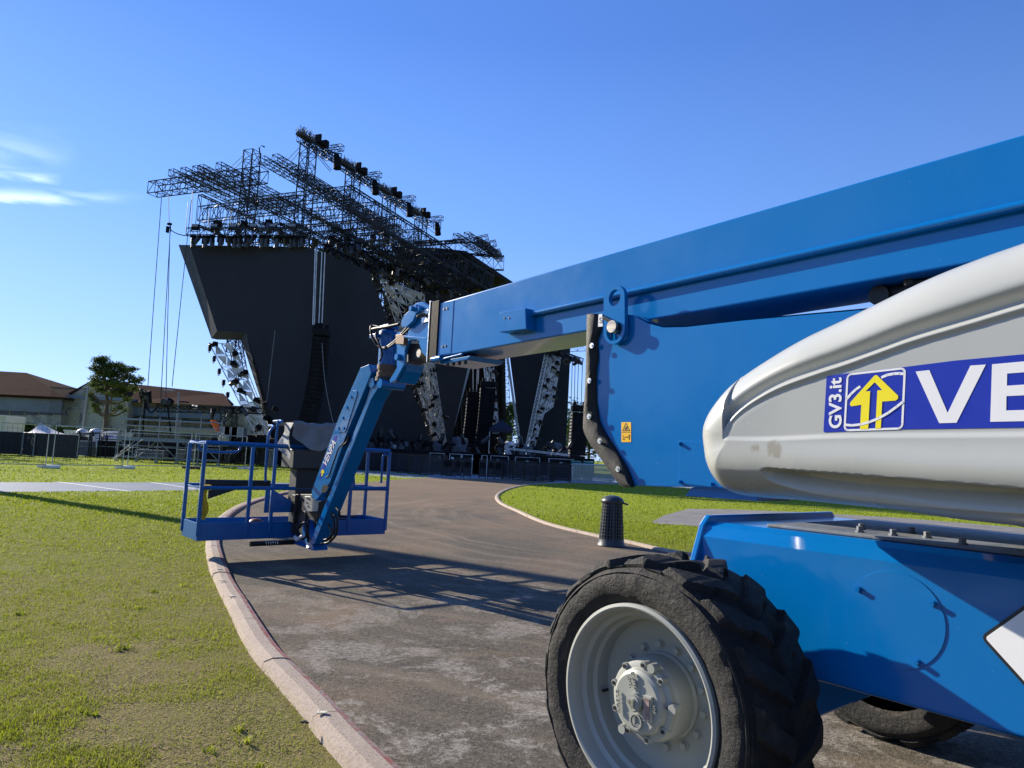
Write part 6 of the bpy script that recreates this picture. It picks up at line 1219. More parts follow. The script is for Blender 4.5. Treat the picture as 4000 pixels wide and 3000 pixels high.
# slatted bin on the track edge
p = gnd(2387, 2133); root = empty('litter_bin', p, 'dark grey slatted litter bin with a domed lid at the edge of the track', 'litter bin'); M_BIN = mat('bin_plastic', (.035,.04,.05), .42, var=.2, scale=8)
hb = .72; rb0, rb1 = .205, .158; q_ = MB(); nb_ = 24
q_.lathe([(rb0+.025,0),(rb0+.03,.02),(rb0+.01,.06),(rb0,.12)], p, (0,0,1), 32); q_.build('foot_ring', M_BIN, root, world=True, smooth=40); q_ = MB()
for k in range(nb_):
    a_ = 2*math.pi*k/nb_; f0_ = lambda z_: p+Vector((math.cos(a_)*(rb0+(rb1-rb0)*z_/hb), math.sin(a_)*(rb0+(rb1-rb0)*z_/hb), z_)); q_.bar(f0_(.06), f0_(hb), .017 if k % 6 else .045, .012, up=(math.cos(a_), math.sin(a_), 0))
for j in range(12): z_ = .14+(hb-.14)*j/11; r__ = rb0+(rb1-rb0)*z_/hb; q_.lathe([(r__-.006,z_-.008),(r__+.006,z_-.008),(r__+.006,z_+.008),(r__-.006,z_+.008),(r__-.006,z_-.008)], p, (0,0,1), 32)
q_.build('slatted_body', M_BIN, root, world=True); q_ = MB(); q_.lathe([(rb0-.045,.08),(rb1-.045,hb)], p, (0,0,1), 24); q_.build('liner', M_SBLK, root, world=True, smooth=60)
q_ = MB(); q_.lathe([(rb1+.015,hb-.02),(rb1+.03,hb),(rb1+.03,hb+.02),(rb1+.005,hb+.06),(.10,hb+.095),(.05,hb+.105),(0,hb+.107)], p, (0,0,1), 32); q_.obox(p+Vector((.20,-.02,hb-.02)), (.05,0,-.01), (0,.05,0), (0,0,.015)); q_.build('lid', M_BIN, root, world=True, smooth=40)
q_ = MB(); q_.box((p.x-.05, p.y-.17, .66), (p.x+.02, p.y-.155, .72)); q_.build('badge', M_BIN, root, world=True)
# ================================================================ LEFT SIDE: buildings, tree, scaffold, fences
def tile_mat():
    t = NT('roof_tiles'); wv_ = t.n.new('ShaderNodeTexWave'); wv_.inputs['Scale'].default_value = 1.35; wv_.inputs['Distortion'].default_value = .3; wv_.bands_direction = 'X'; t.lk(t.tc.outputs['Object'], wv_.inputs['Vector'])
    c = t.ramp(t.noise(1.3, 6, .7), [(.3, (.028,.012,.009)), (.7, (.062,.028,.020))]); c = t.mix(t.math('MULTIPLY', wv_.outputs['Fac'], .45), c, (.05,.025,.02)); t.set(base=c, rough=1.0, spec=.02); t.bump(wv_.outputs['Fac'], .2, .04); return t.m
M_TILE = tile_mat(); M_WALL = mat('stained_render', (.52,.475,.37), .9, var=.18, scale=.5, dirt=((.16,.15,.125), .9, .5)); M_WALL2 = mat('yellowish_render', (.60,.53,.35), .9, var=.12, scale=.5, dirt=((.20,.18,.12), 1.2, .55))
M_CORR = mat('corrugated_sheet', (.24,.27,.31), .55, .2, var=.15, scale=.8); M_DKG = mat('dark_window', (.02,.025,.03), .15, var=.2, scale=2); M_TENT = mat('white_canvas', (.75,.75,.73), .7, var=.06, scale=3)
M_BANN = mat('striped_banner', (.16,.21,.27), .7, var=.15, scale=1.0, dirt=((.36,.29,.14), .9, .52)); M_POLE = mat('grey_pole', (.30,.32,.33), .5, .4, var=.15, scale=4)
YB = 78
def gq(pts, Y): return [dep(x, y, Y if not isinstance(Y, (list, tuple)) else Y[i]) for i, (x, y) in enumerate(pts)]
def wall_block(mb, xa, xb, ytop, Ya, Yb_, depth=8):      # a wall between two columns, ground to measured top
    a_, b_ = dep(xa, ytop[0], Ya), dep(xb, ytop[1], Yb_); bk = Vector((0, depth, 0)); zt_ = (a_.z+b_.z)/2
    mb.prism([(a_.x, a_.y, 0), (b_.x, b_.y, 0), (b_.x, b_.y, zt_), (a_.x, a_.y, zt_)], bk); return a_, b_, zt_
# left shed
r_ = empty('shed', dep(60, 1780, YB), 'long low shed with hipped brown tile roof and corrugated band, far left', 'building')
m = MB(); a0, b0, z0 = wall_block(m, -260, 248, (1535, 1547), YB, YB, 14); m.build('wall', M_WALL, r_, world=True)
def facq(xa, ya, xb, yb, off=.12):      # a panel on the shed's front
    p0, p1 = dep(xa, ya, YB-off), dep(xb, yb, YB-off); return p0, p1
m = MB(); za, zb = dep(120, 1548, YB).z, dep(120, 1608, YB).z; m.box((a0.x, YB-.25, zb), (b0.x+.1, YB-.003, za)); 
for k in range(12): z_ = zb+(za-zb)*k/12; m.box((a0.x, YB-.32, z_), (b0.x+.1, YB-.25, z_+(za-zb)/24))
m.build('corrugated_band', M_CORR, r_, world=True)
zw1, zw0 = dep(120, 1602, YB).z, dep(120, 1618, YB).z
for k in range(9): xa = -250+ k*58; p0, p1 = dep(xa, 1610, YB), dep(xa+52, 1610, YB); m = MB(); m.box((p0.x, YB-.06, dep(xa,1620,YB).z), (p1.x, YB+.02, zb-.02)); m.build('window', M_DKG, r_, world=True)
m = MB(); ea, eb = Vector((a0.x-.5, YB-.8, z0)), Vector((b0.x+.6, YB-.8, z0)); rdg0, rdg1 = dep(-260, 1435, YB+7), dep(103, 1456, YB+7); eb2 = Vector((b0.x+.6, YB+14, z0)); ea2 = Vector((a0.x-.5, YB+14, z0))
m.add([ea, eb, rdg1, rdg0, eb2, ea2], [(0,1,2,3), (1,4,2), (4,5,3,2)]); m.add([p-Vector((0,0,.25)) for p in (ea, eb, eb2, ea2)]+[ea, eb, eb2, ea2], [(0,1,5,4),(1,2,6,5),(0,3,2,1)]); rf = m.build('roof', M_TILE, r_, world=True)
# connecting wall and gabled hall
r_ = empty('flat_wing', dep(300, 1770, YB-2), 'flat-roofed rendered wing between the shed and the gabled hall', 'building')
m = MB(); a1, b1, z1 = wall_block(m, 236, 500, (1556, 1566), YB+1, YB+1, 5); m.build('wall', M_WALL, r_, world=True)
m = MB(); m.box((a1.x, YB+.7, z1), (b1.x, YB+6, z1+.35)); m.build('parapet', M_CORR, r_, world=True)
for xa, xb in ((250,318),(330,415),(425,492)): p0, p1 = dep(xa, 1600, YB+.9), dep(xb, 1690, YB+.9); m = MB(); m.box((p0.x, YB+.9, p1.z-1.2), (p1.x, YB+1.02, p0.z)); m.build('wall_panel', M_WALL2, r_, world=True)
for xa in (243, 322, 420): p0 = dep(xa, 1600, YB+.6); m = MB(); m.box((p0.x-.2, YB+.55, 0), (p0.x+.2, YB+1, z1)); m.build('pilaster', M_WALL, r_, world=True)
r_ = empty('hall', dep(700, 1780, YB+2), 'long gabled hall with red-brown tile roof behind the scaffold', 'building')
Yh = YB+3; m = MB(); gl, gr, ap = dep(262, 1552, Yh), dep(478, 1552, Yh), dep(362, 1486, Yh); m.prism([(gl.x, Yh, 0), (gr.x, Yh, 0), (gr.x, Yh, gl.z), (ap.x, Yh, ap.z), (gl.x, Yh, gl.z)], (.0, 1, 0)); m.build('gable_wall', M_WALL2, r_, world=True)
ev0, ev1 = dep(478, 1569, Yh-1), dep(905, 1588, Yh-1); zE = ev0.z+.35
m = MB(); m.prism([(ev0.x, Yh, 0), (ev1.x, Yh+3, 0), (ev1.x, Yh+3, zE), (ev0.x, Yh, zE)], (0, 9, 0)); m.build('wall', M_WALL, r_, world=True)
m = MB(); ap1 = dep(362, 1484, Yh+.2); rr0, rr1 = dep(540, 1502, Yh+7), dep(872, 1537, Yh+8); hl = dep(905, 1562, Yh-1)
m.add([ev0+Vector((0,-.4,0)), dep(905,1586,Yh-1), rr1, rr0, ap1], [(0,1,2,3), (0,3,4)]); m.add([dep(905,1586,Yh-1), dep(915,1580,Yh+14), rr1], [(0,1,2)]); gll = gl+Vector((-.6,-.3,-.1)); m.add([gll, ap1, rr0, gll+Vector((0,12,0))], [(0,1,2,3)])
m.add([gll, gll+Vector((0,0,-.35)), ap1+Vector((0,-.05,-.35)), ap1+Vector((0,-.05,0))], [(0,1,2,3)]); m.add([ap1+Vector((0,-.06,0)), ap1+Vector((0,-.06,-.35)), ev0+Vector((0,-.45,-.3)), ev0+Vector((0,-.45,0))], [(0,1,2,3)]); m.build('roof', M_TILE, r_, world=True)
m = MB(); sk = dep(660, 1526, Yh+2); m.box((sk.x-.5, sk.y-.3, sk.z), (sk.x+.5, sk.y+.3, sk.z+.12)); m.build('skylight', M_WHT, r_, world=True)
m = MB(); pa, pb = dep(500, 1590, Yh-.6), dep(885, 1640, Yh-.6); m.box((pa.x, Yh-.7, pb.z), (pb.x, Yh-.6, pa.z)); ban = m.build('banner', M_BANN, r_, world=True)
m = MB(); pa, pb = dep(520, 1640, Yh-.9), dep(880, 1646, Yh-.9); m.box((pa.x, Yh-1, pb.z), (pb.x, Yh-.6, pa.z)); m.build('ledge', M_DKG, r_, world=True)
m = MB(); pa, pb = dep(500, 1660, Yh-.2), dep(880, 1700, Yh-.2); m.box((pa.x, Yh-.25, pb.z), (pb.x, Yh-.0, pa.z)); m.build('wall_panel', M_WALL2, r_, world=True)
# pine tree with an open, layered crown
def pine(name, base, ztop, blobs, trunk, label, seed=1, n=5200, m_leaf=None, leaf=.16, cat='tree'):
    r_ = empty(name, base, label, cat); g_ = np.random.default_rng(seed); q_ = MB(); q_.tube(trunk, [.23*(1-.65*i/(len(trunk)-1)) for i in range(len(trunk))], 9)
    for (c, rr) in blobs:
        k = min(range(len(trunk)), key=lambda i_: (Vector(trunk[i_])-Vector(c)).length + (3 if trunk[i_][2] > c[2] else 0)); s_ = Vector(trunk[k]); e_ = Vector(c); md = s_.lerp(e_, .5)+Vector((0,0,-.25)); q_.tube(smooth_path([s_, md, e_], 4), [.13-.011*i for i in range(9)], 6)
    q_.build('trunk', mat('pine_bark', (.11,.085,.065), .9, var=.3, scale=2, bump=.8, bscale=9), r_, world=True, smooth=60)
    V = []; F = []; tot = sum(rr[0]*rr[1] for c, rr in blobs)
    for c, rr in blobs:
        for k in range(int(n*rr[0]*rr[1]/tot)):
            d_ = g_.normal(size=3); d_ /= np.linalg.norm(d_); ra_ = g_.random()**.42; p_ = np.array(c)+d_*ra_*np.array([rr[0], rr[0]*.9, rr[1]]) + g_.normal(0, .10, 3)
            for s_ in range(3):
                u_ = g_.normal(size=3); u_ /= np.linalg.norm(u_); u_[2] = abs(u_[2])*.7; v_ = np.cross(u_, g_.normal(size=3)); v_ /= np.linalg.norm(v_)+1e-9; l_ = leaf*g_.uniform(.7, 1.5); o_ = len(V); V += [tuple(p_-v_*l_*.28), tuple(p_+v_*l_*.28), tuple(p_+u_*l_*1.5)]; F.append((o_, o_+1, o_+2))
    q_ = MB(); q_.v = V; q_.f = F; q_.build('crown', m_leaf or M_PINE, r_, world=True, fix=False); return r_
def leaf_mat(name, lo, hi, ye):
    t = NT(name); c = t.ramp(t.noise(1.1, 5, .65), [(.3, lo), (.55, hi), (.8, ye)]); t.set(base=c, rough=.7, spec=.15); tr_ = t.n.new('ShaderNodeBsdfTranslucent'); t.lk(c, tr_.inputs[0]); ms = t.n.new('ShaderNodeMixShader'); ms.inputs[0].default_value = .25
    t.lk(t.b.outputs[0], ms.inputs[1]); t.lk(tr_.outputs[0], ms.inputs[2]); t.lk(ms.outputs[0], t.n['Material Output'].inputs[0]); return t.m
M_PINE = leaf_mat('pine_needles', (.045,.075,.02), (.115,.155,.04), (.24,.26,.075)); M_LEAF = leaf_mat('green_leaves', (.02,.05,.01), (.05,.10,.015), (.14,.19,.03))
Yt = 63; tb = dep(408, 1712, Yt); tb.z = 0
tk = [tuple(tb), tuple(dep(411,1680,Yt)), tuple(dep(415,1620,Yt)), tuple(dep(419,1570,Yt)), tuple(dep(416,1530,Yt)), tuple(dep(412,1490,Yt)), tuple(dep(405,1450,Yt))]
bl = []
for x, y, rx, rz in ((383,1412,.75,.45),(402,1404,.7,.4),(425,1430,1.0,.6),(460,1430,.8,.45),(372,1440,.7,.4),(400,1455,1.0,.6),(440,1462,1.2,.7),(485,1447,.9,.5),(518,1444,.6,.35),(500,1475,.9,.5),(532,1490,.6,.4),(548,1482,.4,.3),(460,1500,1.0,.5),(380,1482,.8,.5),(366,1505,.6,.4),(395,1525,.8,.5),(350,1545,.5,.3),(362,1560,.35,.25),(372,1585,.6,.35),(378,1605,.5,.3),(445,1540,.8,.4),(480,1525,.7,.4),(520,1520,.6,.35),(495,1560,.5,.3),(470,1590,.4,.25),(447,1600,.3,.2),(490,1605,.3,.25),(358,1535,.25,.25),(432,1500,.8,.5)):
    bl.append((tuple(dep(x, y, Yt+rd_.normal(0,.6))), (rx*.74, rz*.62)))
pine('pine_tree', tb, 8, bl, tk, 'tall open-crowned pine standing before the gabled hall', 3, n=5200, leaf=.125)
# trees and scrub behind the right part of the stage and behind the left screen foot
def shrub(x, y0, y1, Y, w_, label, seed):
    b_ = dep(x, y1, Y); b_.z = 0; zt_ = dep(x, y0, Y).z; g_ = np.random.default_rng(seed); bl_ = [((b_.x+g_.normal(0, w_*.45), b_.y+g_.normal(0, w_*.3), zt_*g_.uniform(.35, .86)), (w_*g_.uniform(.3,.5), w_*g_.uniform(.25,.4))) for _ in range(9)]; bl_.append(((b_.x, b_.y, zt_*.86), (w_*.45, w_*.3)))
    pine('tree', b_, zt_, bl_, [tuple(b_), (b_.x, b_.y, zt_*.3), (b_.x+.1, b_.y, zt_*.6), (b_.x, b_.y, zt_*.85)], label, seed, n=2200, m_leaf=M_LEAF, leaf=.3)
shrub(2236, 1590, 1790, 105, 9.0, 'bushy green tree showing right of the far right screen', 8); shrub(2300, 1650, 1790, 108, 9.0, 'lower green tree behind the far right speaker array', 9); shrub(1995, 1560, 1760, 118, 3.5, 'sunlit tree glimpsed between the wedge screen and the trusses', 10)
shrub(1030, 1560, 1740, 95, 4.5, 'bright green tree behind the foot of the left light tower', 12); shrub(990, 1600, 1740, 100, 3.5, 'second green tree behind the foot of the left light tower', 13)
shrub(70, 1665, 1780, 70, 1.6, 'low green bush rising behind the black fence at the far left', 14); shrub(225, 1680, 1780, 70, 1.3, 'small bush beside the white tent', 15)
# unseen trees added to darken the blue paint's reflections, beyond the picture's edge
far_src = [o_ for o_ in COL.objects if o_.get('label') == 'bushy green tree showing right of the far right screen'][0]
for i in range(13):
    a_ = R(-46 - 8.0*i); dd = 62 + rd_.normal(0, 4); c_ = copy_tree(far_src); c_.location = (dd*math.sin(a_), dd*math.cos(a_), 0); s_ = .8+.35*rd_.random(); c_.scale = (s_, s_, s_*(.75+.3*rd_.random())); c_.rotation_euler = (0, 0, rd_.random()*6)
    tag(c_, f'{ORD[i]} tree of the unseen row added left of the picture, counted from the hall', 'tree', 'unseen trees added left of the picture')
# tall light pole standing just left of the view; its long shadow crosses the lawn and the track
sp0 = Vector((-11.62, 16.52, 0)) + Vector((SUN_DIR[0], SUN_DIR[1], 0))*10.5; m = MB(); m.tube([sp0, sp0+Vector((0,0,6)), sp0+Vector((0,0,12.2))], [.27,.25,.22], 14); m.box((sp0.x-.25, sp0.y-.25, 0), (sp0.x+.25, sp0.y+.25, .3)); m.obox(sp0+Vector((0,0,12.3)), (.6,.3,0), (-.1,.2,0), (0,0,.15)); single(m, 'light_pole', M_POLE, 'tall grey lighting pole just outside the left edge of the view', 'light pole', smooth=50)
for (xa, ya, xb, yb, Y, lab) in ((345,1505,321,1680,60,'leaning grey pole holding the ball net left of the pine'),(699,1532,690,1700,60,'thin grey pole rising before the hall roof')):
    a_, b_ = dep(xb, yb, Y), dep(xa, ya, Y); a_.z = 0; m = MB(); m.tube([a_, b_], [.13,.08], 8); m.cyl(a_, a_+Vector((0,0,.15)), .2, 10); single(m, 'net_pole', M_POLE, lab, 'pole')
net = NT('ball_net'); net.set(base=(.03,.035,.03), rough=.8)
def wires(mb, pts, r): mb.tube(pts, r, 4, caps=False)
m = MB(); n0, n1 = dep(200, 1512, 60), dep(345, 1520, 60); 
for k in range(34): x = 205+ k*4.2; p = dep(x, 1516, 60); m.bar(p, (p.x-.15, p.y, 1.5), .012, .012, caps=False)
m.tube([dep(195,1512,60), dep(345,1520,60)], .03, 4); single(m, 'ball_net', net.m, 'thin dark ball net strung left of the leaning pole', 'net')
# scaffold platform
M_SCAF = mat('scaffold_tube', (.33,.35,.36), .45, .6, var=.25, scale=3); sx_ = (465, 542, 619, 699, 781, 863); r_ = empty('scaffold', dep(660, 1797, 43), 'grey tubular scaffold platform with guard rails left of the stage', 'scaffold')
def sp(x, Y, z_): p = dep(x, 1700, Y); return Vector((p.x, Y, z_))
zs = [.25, .95, 1.65, dep(460,1705,43).z, dep(460,1688,43).z, dep(460,1658,43).z, dep(460,1633,43).z]; ZD = zs[3]
m = MB()
for x in sx_:
    for Y in (43, 45.2): m = MB(); m.tube([sp(x, Y, 0), sp(x, Y, zs[6]+.15)], .035, 6); m.cyl(sp(x, Y, 0), sp(x, Y, .06), .12, 8); m.build('standard', M_SCAF, r_, world=True)
m = MB()
for Y in (43, 45.2):
    for z_ in ((zs[0], zs[2]-.5) if 0 else (zs[0], zs[1], zs[4], zs[5], zs[6])): m.tube([sp(462, Y, z_), sp(866, Y, z_)], .03, 6)
for x in sx_:
    for z_ in (zs[0], zs[1], zs[5]): m.tube([sp(x, 43, z_), sp(x, 45.2, z_)], .028, 5)
m.build('ledgers', M_SCAF, r_, world=True); m = MB()
for i in range(5):
    m.tube([sp(sx_[i], 42.95, zs[0]), sp(sx_[i+1], 42.95, ZD-.1)], .026, 5) if i % 2 else m.tube([sp(sx_[i+1], 42.95, zs[0]), sp(sx_[i], 42.95, ZD-.1)], .026, 5)
m.tube([sp(450, 42.9, 0.1), sp(542, 42.9, ZD)], .03, 5); m.tube([sp(455, 42.6, .1), sp(560, 42.6, ZD-.1)], .03, 5); m.build('braces', M_SCAF, r_, world=True)
m = MB(); a_, b_ = sp(462, 42.9, ZD), sp(866, 45.3, ZD); m.box((a_.x, 42.9, ZD-.06), (b_.x, 45.3, ZD)); m.box((a_.x, 42.85, ZD-.2), (b_.x, 42.9, ZD+.02)); m.build('platform', M_CORR, r_, world=True)
# stage annexe to the right of the scaffold, dark clutter below
m = MB(); a_, b_ = dep(866, 1705, 46), dep(1085, 1725, 47); m.box((a_.x, 46, ZD-.35), (b_.x, 52, ZD-.1)); 
for k in range(8): x_ = a_.x+(b_.x-a_.x)*k/7; m.bar((x_, 46.1, 0), (x_, 46.1, ZD-.3), .07); m.bar((x_, 46.1, 0), (min(x_+.9, b_.x), 46.1, ZD-.35), .05)
m.box((a_.x, 45.9, ZD-.3), (b_.x, 46, ZD-.12)); single(m, 'side_deck', M_TRUSS, 'dark side deck on legs at the foot of the left light tower', 'deck')
m = MB(); a_, b_ = dep(300, 1710, 50), dep(1085, 1725, 50)
for k in range(70): x_ = a_.x+(b_.x-a_.x)*(k+rd_.random()*.6)/70; y_ = 46+rd_.random()*5; m.bar((x_, y_, 0), (x_+rd_.normal(0,.1), y_, 1.3+.3*rd_.random()), .05)
for k in range(26): x_ = a_.x+(b_.x-a_.x)*(k)/26; y_ = 46+rd_.random()*5; z_ = .3+rd_.random()*1.3; m.bar((x_, y_, z_), (x_+1.5+rd_.random()*2, y_, z_+rd_.normal(0,.25)), .05)
o_ = single(m, 'steel_rack', M_TRUSS, 'jumble of black steel racks standing under and behind the scaffold', 'rack'); o_['kind'] = 'stuff'
for i in range(16):
    x = 310 + i*47 + rd_.normal(0, 6); p = dep(x, 1790, 47+rd_.random()*3); p.z = 0; case(p, 1.1+.8*rd_.random(), .8, .6+.75*rd_.random(), M_SBLK if i % 3 else M_STGR, f'{ORD[i]} from the left of the cases stored below the scaffold and racks', 'cases below the scaffold')
# white containers, cabins, tent
def wbox(x0_, y0_, x1_, y1_, Y, label, name='container', sign=False, dpt=2.2):
    a_, b_ = dep(x0_, y0_, Y), dep(x1_, y1_, Y); root = empty(name, ((a_.x+b_.x)/2, Y, max(0, b_.z)), label, name.replace('_', ' ')); q_ = MB(); zb_ = max(0.02, b_.z-.9); q_.box((a_.x, Y, zb_), (b_.x, Y+dpt, a_.z)); q_.build('body', M_WHT, root, world=True, bevel=.03)
    q_ = MB(); q_.box((a_.x-.04, Y-.04, a_.z-.08), (b_.x+.04, Y+.05, a_.z+.03)); q_.build('roof_rim', M_WPAN, root, world=True)
    if sign: q_ = MB(); c_ = (a_.x+b_.x)/2+.1; q_.box((c_-.35, Y-.02, a_.z-.5), (c_+.35, Y-.004, a_.z-.3)); q_.build('sign', M_STK, root, world=True)
wbox(251, 1680, 302, 1712, 52, 'white container with small blue sign left of the scaffold', sign=True); wbox(380, 1683, 458, 1712, 52, 'longer white container with small blue sign just left of the scaffold', sign=True); wbox(-40, 1620, 20, 1690, 56, 'white cabin cut by the left edge of the picture', 'cabin')
wbox(345, 1705, 465, 1740, 50, 'low white crate of folded sheets beside the scaffold', 'crate', dpt=1.5)
for i, x in enumerate((322, 372)):
    root = empty('heater_unit', dep(x, 1700, 51), f'{("left", "right")[i]} one of two white humped units between the white containers', 'machine', 'white humped units'); q_ = MB(); c_ = dep(x, 1692, 51); q_.sphere(c_, .42, 12, 8, (1,.8,.8)); q_.box((c_.x-.3, c_.y-.25, c_.z-1.2), (c_.x+.3, c_.y+.25, c_.z)); q_.build('body', M_WHT, root, world=True, smooth=40); q_ = MB(); q_.tube(smooth_path([c_+Vector((0,-.4,.1)), c_+Vector((.2,-.5,-.3)), c_+Vector((-.05,-.45,-.7))], 4), .06, 6); q_.build('hose', M_SBLK, root, world=True)
Yg = 54; t0, t1, tt_ = dep(66, 1692, Yg), dep(246, 1692, Yg), dep(157, 1652, Yg+1.8); root = empty('tent', ((t0.x+t1.x)/2, Yg+1.8, 0), 'white peaked tent roof behind the black fence', 'tent'); q_ = MB(); zz_ = t0.z; c4 = [(t0.x, Yg, zz_), (t1.x, Yg, zz_), (t1.x, Yg+3.6, zz_), (t0.x, Yg+3.6, zz_)]; nseg = 10
for k in range(4):
    A_, B_ = Vector(c4[k]), Vector(c4[(k+1) % 4]); q_.grid([[tuple(A_.lerp(B_, s_/6).lerp(tt_, j/nseg) + Vector((0,0,-.35*math.sin(j/nseg*math.pi)*(1-.2*math.sin(s_/6*math.pi))))) for j in range(nseg+1)] for s_ in range(7)]); q_.add([A_, B_, B_+Vector((0,0,-.25)), A_+Vector((0,0,-.25))], [(0,1,2,3)])
q_.build('roof', M_TENT, root, world=True, smooth=50)
for c_ in c4: q_ = MB(); q_.bar((c_[0], c_[1], 0), c_, .06); q_.build('leg', M_WHT, root, world=True)
# black sheeted fence at the far left
M_SHEET = mat('black_fence_sheet', (.017,.018,.021), .7, var=.25, scale=.8)
fp = [gnd(x, y) for x, y in ((-150,1770),(85,1779),(132,1784),(303,1795))]
for i, (a_, b_) in enumerate(zip(fp[:-1], fp[1:])):
    root = empty('sheeted_fence', (a_+b_)/2, ('leftmost black sheeted fence panel, running out of the picture', 'narrow slanting black sheeted fence panel between two longer ones', 'rightmost black sheeted fence panel, ending before the racks')[i], 'fence', 'black sheeted fence'); d_ = (b_-a_).normalized(); n_ = Vector((-d_.y, d_.x, 0)); H_ = 1.42; q_ = MB(); nn_ = 30
    q_.grid([[tuple(a_.lerp(b_, k/nn_)+n_*(.03*math.sin(k*1.9)+.02*math.sin(j*2))+Vector((0,0,.05+(H_-.05)*j/4))) for j in range(5)] for k in range(nn_+1)]); q_.build('sheet', M_SHEET, root, world=True, smooth=60); q_ = MB()
    for p in (a_, b_): q_.tube([p-n_*.06, p-n_*.06+Vector((0,0,H_+.03))], .025, 6)
    q_.tube([a_-n_*.06+Vector((0,0,H_)), b_-n_*.06+Vector((0,0,H_))], .022, 6); q_.build('frame', M_SCAF, root, world=True)
# mesh fence panels on blocks
HF = [gnd(x, y) for x, y in ((-160,1822),(190,1829),(487,1831),(962,1833))]; HF.insert(3, HF[2].lerp(HF[3], .5)); HF.append(HF[-1]+(HF[-1]-HF[-2])*1.0)
HF = HF[:5]
for i, (a_, b_) in enumerate(zip(HF[:-1], HF[1:])):
    root = empty('mesh_fence', (a_+b_)/2, f'{ORD[i]} from the left of the see-through wire mesh fence panels on the far lawn', 'fence', 'wire mesh fence panels'); d_ = (b_-a_).normalized(); a2, b2 = a_+d_*.12, b_-d_*.12; q_ = MB(); H_ = 1.76
    q_.tube([a2+Vector((0,0,.02)), a2+Vector((0,0,H_)), b2+Vector((0,0,H_)), b2+Vector((0,0,.02))], .024, 6); q_.tube([a2+Vector((0,0,.14)), b2+Vector((0,0,.14))], .022, 6); q_.build('frame', M_GALV, root, world=True); q_ = MB(); L_ = (b2-a2).length; nv_ = int(L_/.16)
    for k in range(nv_): p = a2.lerp(b2, (k+.5)/nv_); q_.bar(p+Vector((0,0,.14)), p+Vector((0,0,H_)), .0055, .0055, caps=False)
    for k in range(9): z_ = .14+(H_-.14)*k/9; q_.bar(a2+Vector((0,0,z_)), b2+Vector((0,0,z_)), .0055, .0055, caps=False)
    q_.build('wire_mesh', M_TRUSS, root, world=True)
for i, p in enumerate(HF[:5]):
    q_ = MB(); d_ = Vector((.25,.97,0)); q_.prism([p+Vector((-.42,-.11,.004)), p+Vector((.42,-.11,.004)), p+Vector((.42,.11,.004)), p+Vector((-.42,.11,.004))], (0,0,.13)); single(q_, 'fence_block', M_WPAN if i != 3 else mat('brown_block', (.12,.07,.06), .9), f'{ORD[i]} from the left of the concrete blocks under the wire mesh fence', 'fence block', 'fence blocks', bevel=.02)
# small barricade left of the basket's tarpaulin
a_, b_ = gnd(1036, 1836), gnd(1085, 1830); root = empty('barricade', a_, 'small galvanised barricade seen edge-on left of the basket cover', 'barricade'); q_ = MB(); q_.tube(smooth_path([a_, a_+Vector((0,0,1.0)), a_.lerp(b_,.1)+Vector((0,0,1.1)), b_+Vector((0,0,1.1))], 4), .022, 6); q_.tube([a_+Vector((0,0,.2)), b_+Vector((0,0,.2))], .02, 6); q_.build('frame', M_GALV, root, world=True); q_ = MB(); 
for k in range(1, 9): p = a_.lerp(b_, k/9); q_.bar(p+Vector((0,0,.2)), p+Vector((0,0,1.1)), .014)
q_.build('bars', M_GALV, root, world=True)
# flying black truss in front of the hall, its mast, lamps and hoist lines
truss(dep(612, 1597, 44), dep(1085, 1607, 47), .3, .36, 'long slim black truss hanging level in front of the hall roof', bay=.45, rc=.10, rd=.06)
m = MB(); a_, b_ = dep(303, 1790, 50.5), dep(1085, 1790, 50.5); m.grid([[(a_.x+(b_.x-a_.x)*k/40, 50.5+.1*math.sin(k*2), z_) for z_ in (.0, 1.0, ZD-.1)] for k in range(41)]); single(m, 'shade_backing', M_SHEET, 'black backing sheet added to darken the shaded space below the scaffold and side deck', 'sheet', smooth=60)  # black backing added to deepen the shade under the scaffold
for i, (x, y) in enumerate(((665,1572),(745,1588),(835,1598),(905,1590),(935,1590),(1030,1570),(1075,1597))): put_head(dep(x, y, 44.3), f'{ORD[i]} lamp from the left on the long hanging black truss', 'lamps on the long hanging truss', (R(rd_.normal(0,50)), R(rd_.normal(0,30)), i*1.1), .75 if i else 1.0)
m = MB(); p0, p1 = dep(553, 1735, 44), dep(568, 1560, 44); m.tube([p0, p1], .06, 8); m.tube(smooth_path([dep(568,1570,44), dep(575,1595,44), dep(590,1612,44), dep(605,1600,44), dep(612,1592,44)], 4), .05, 6); single(m, 'mast', M_SBLK, 'thin black mast with a drooping cable at the left end of the hanging truss', 'mast')
put_head(dep(568, 1528, 44), 'dark lamp on top of the thin black mast', 'lamp on the mast', (R(20),0,0), 1.2); put_head(dep(556, 1553, 44), 'smaller dark lamp hung just below the top of the mast', 'lamp on the mast', (R(200),0,0), .6)
m = MB(); m.tube([dep(655, 1585, 44), dep(668, 1700, 44)], .05, 6); single(m, 'support_rod', M_SBLK, 'thin black rod below the left part of the hanging truss', 'rod')
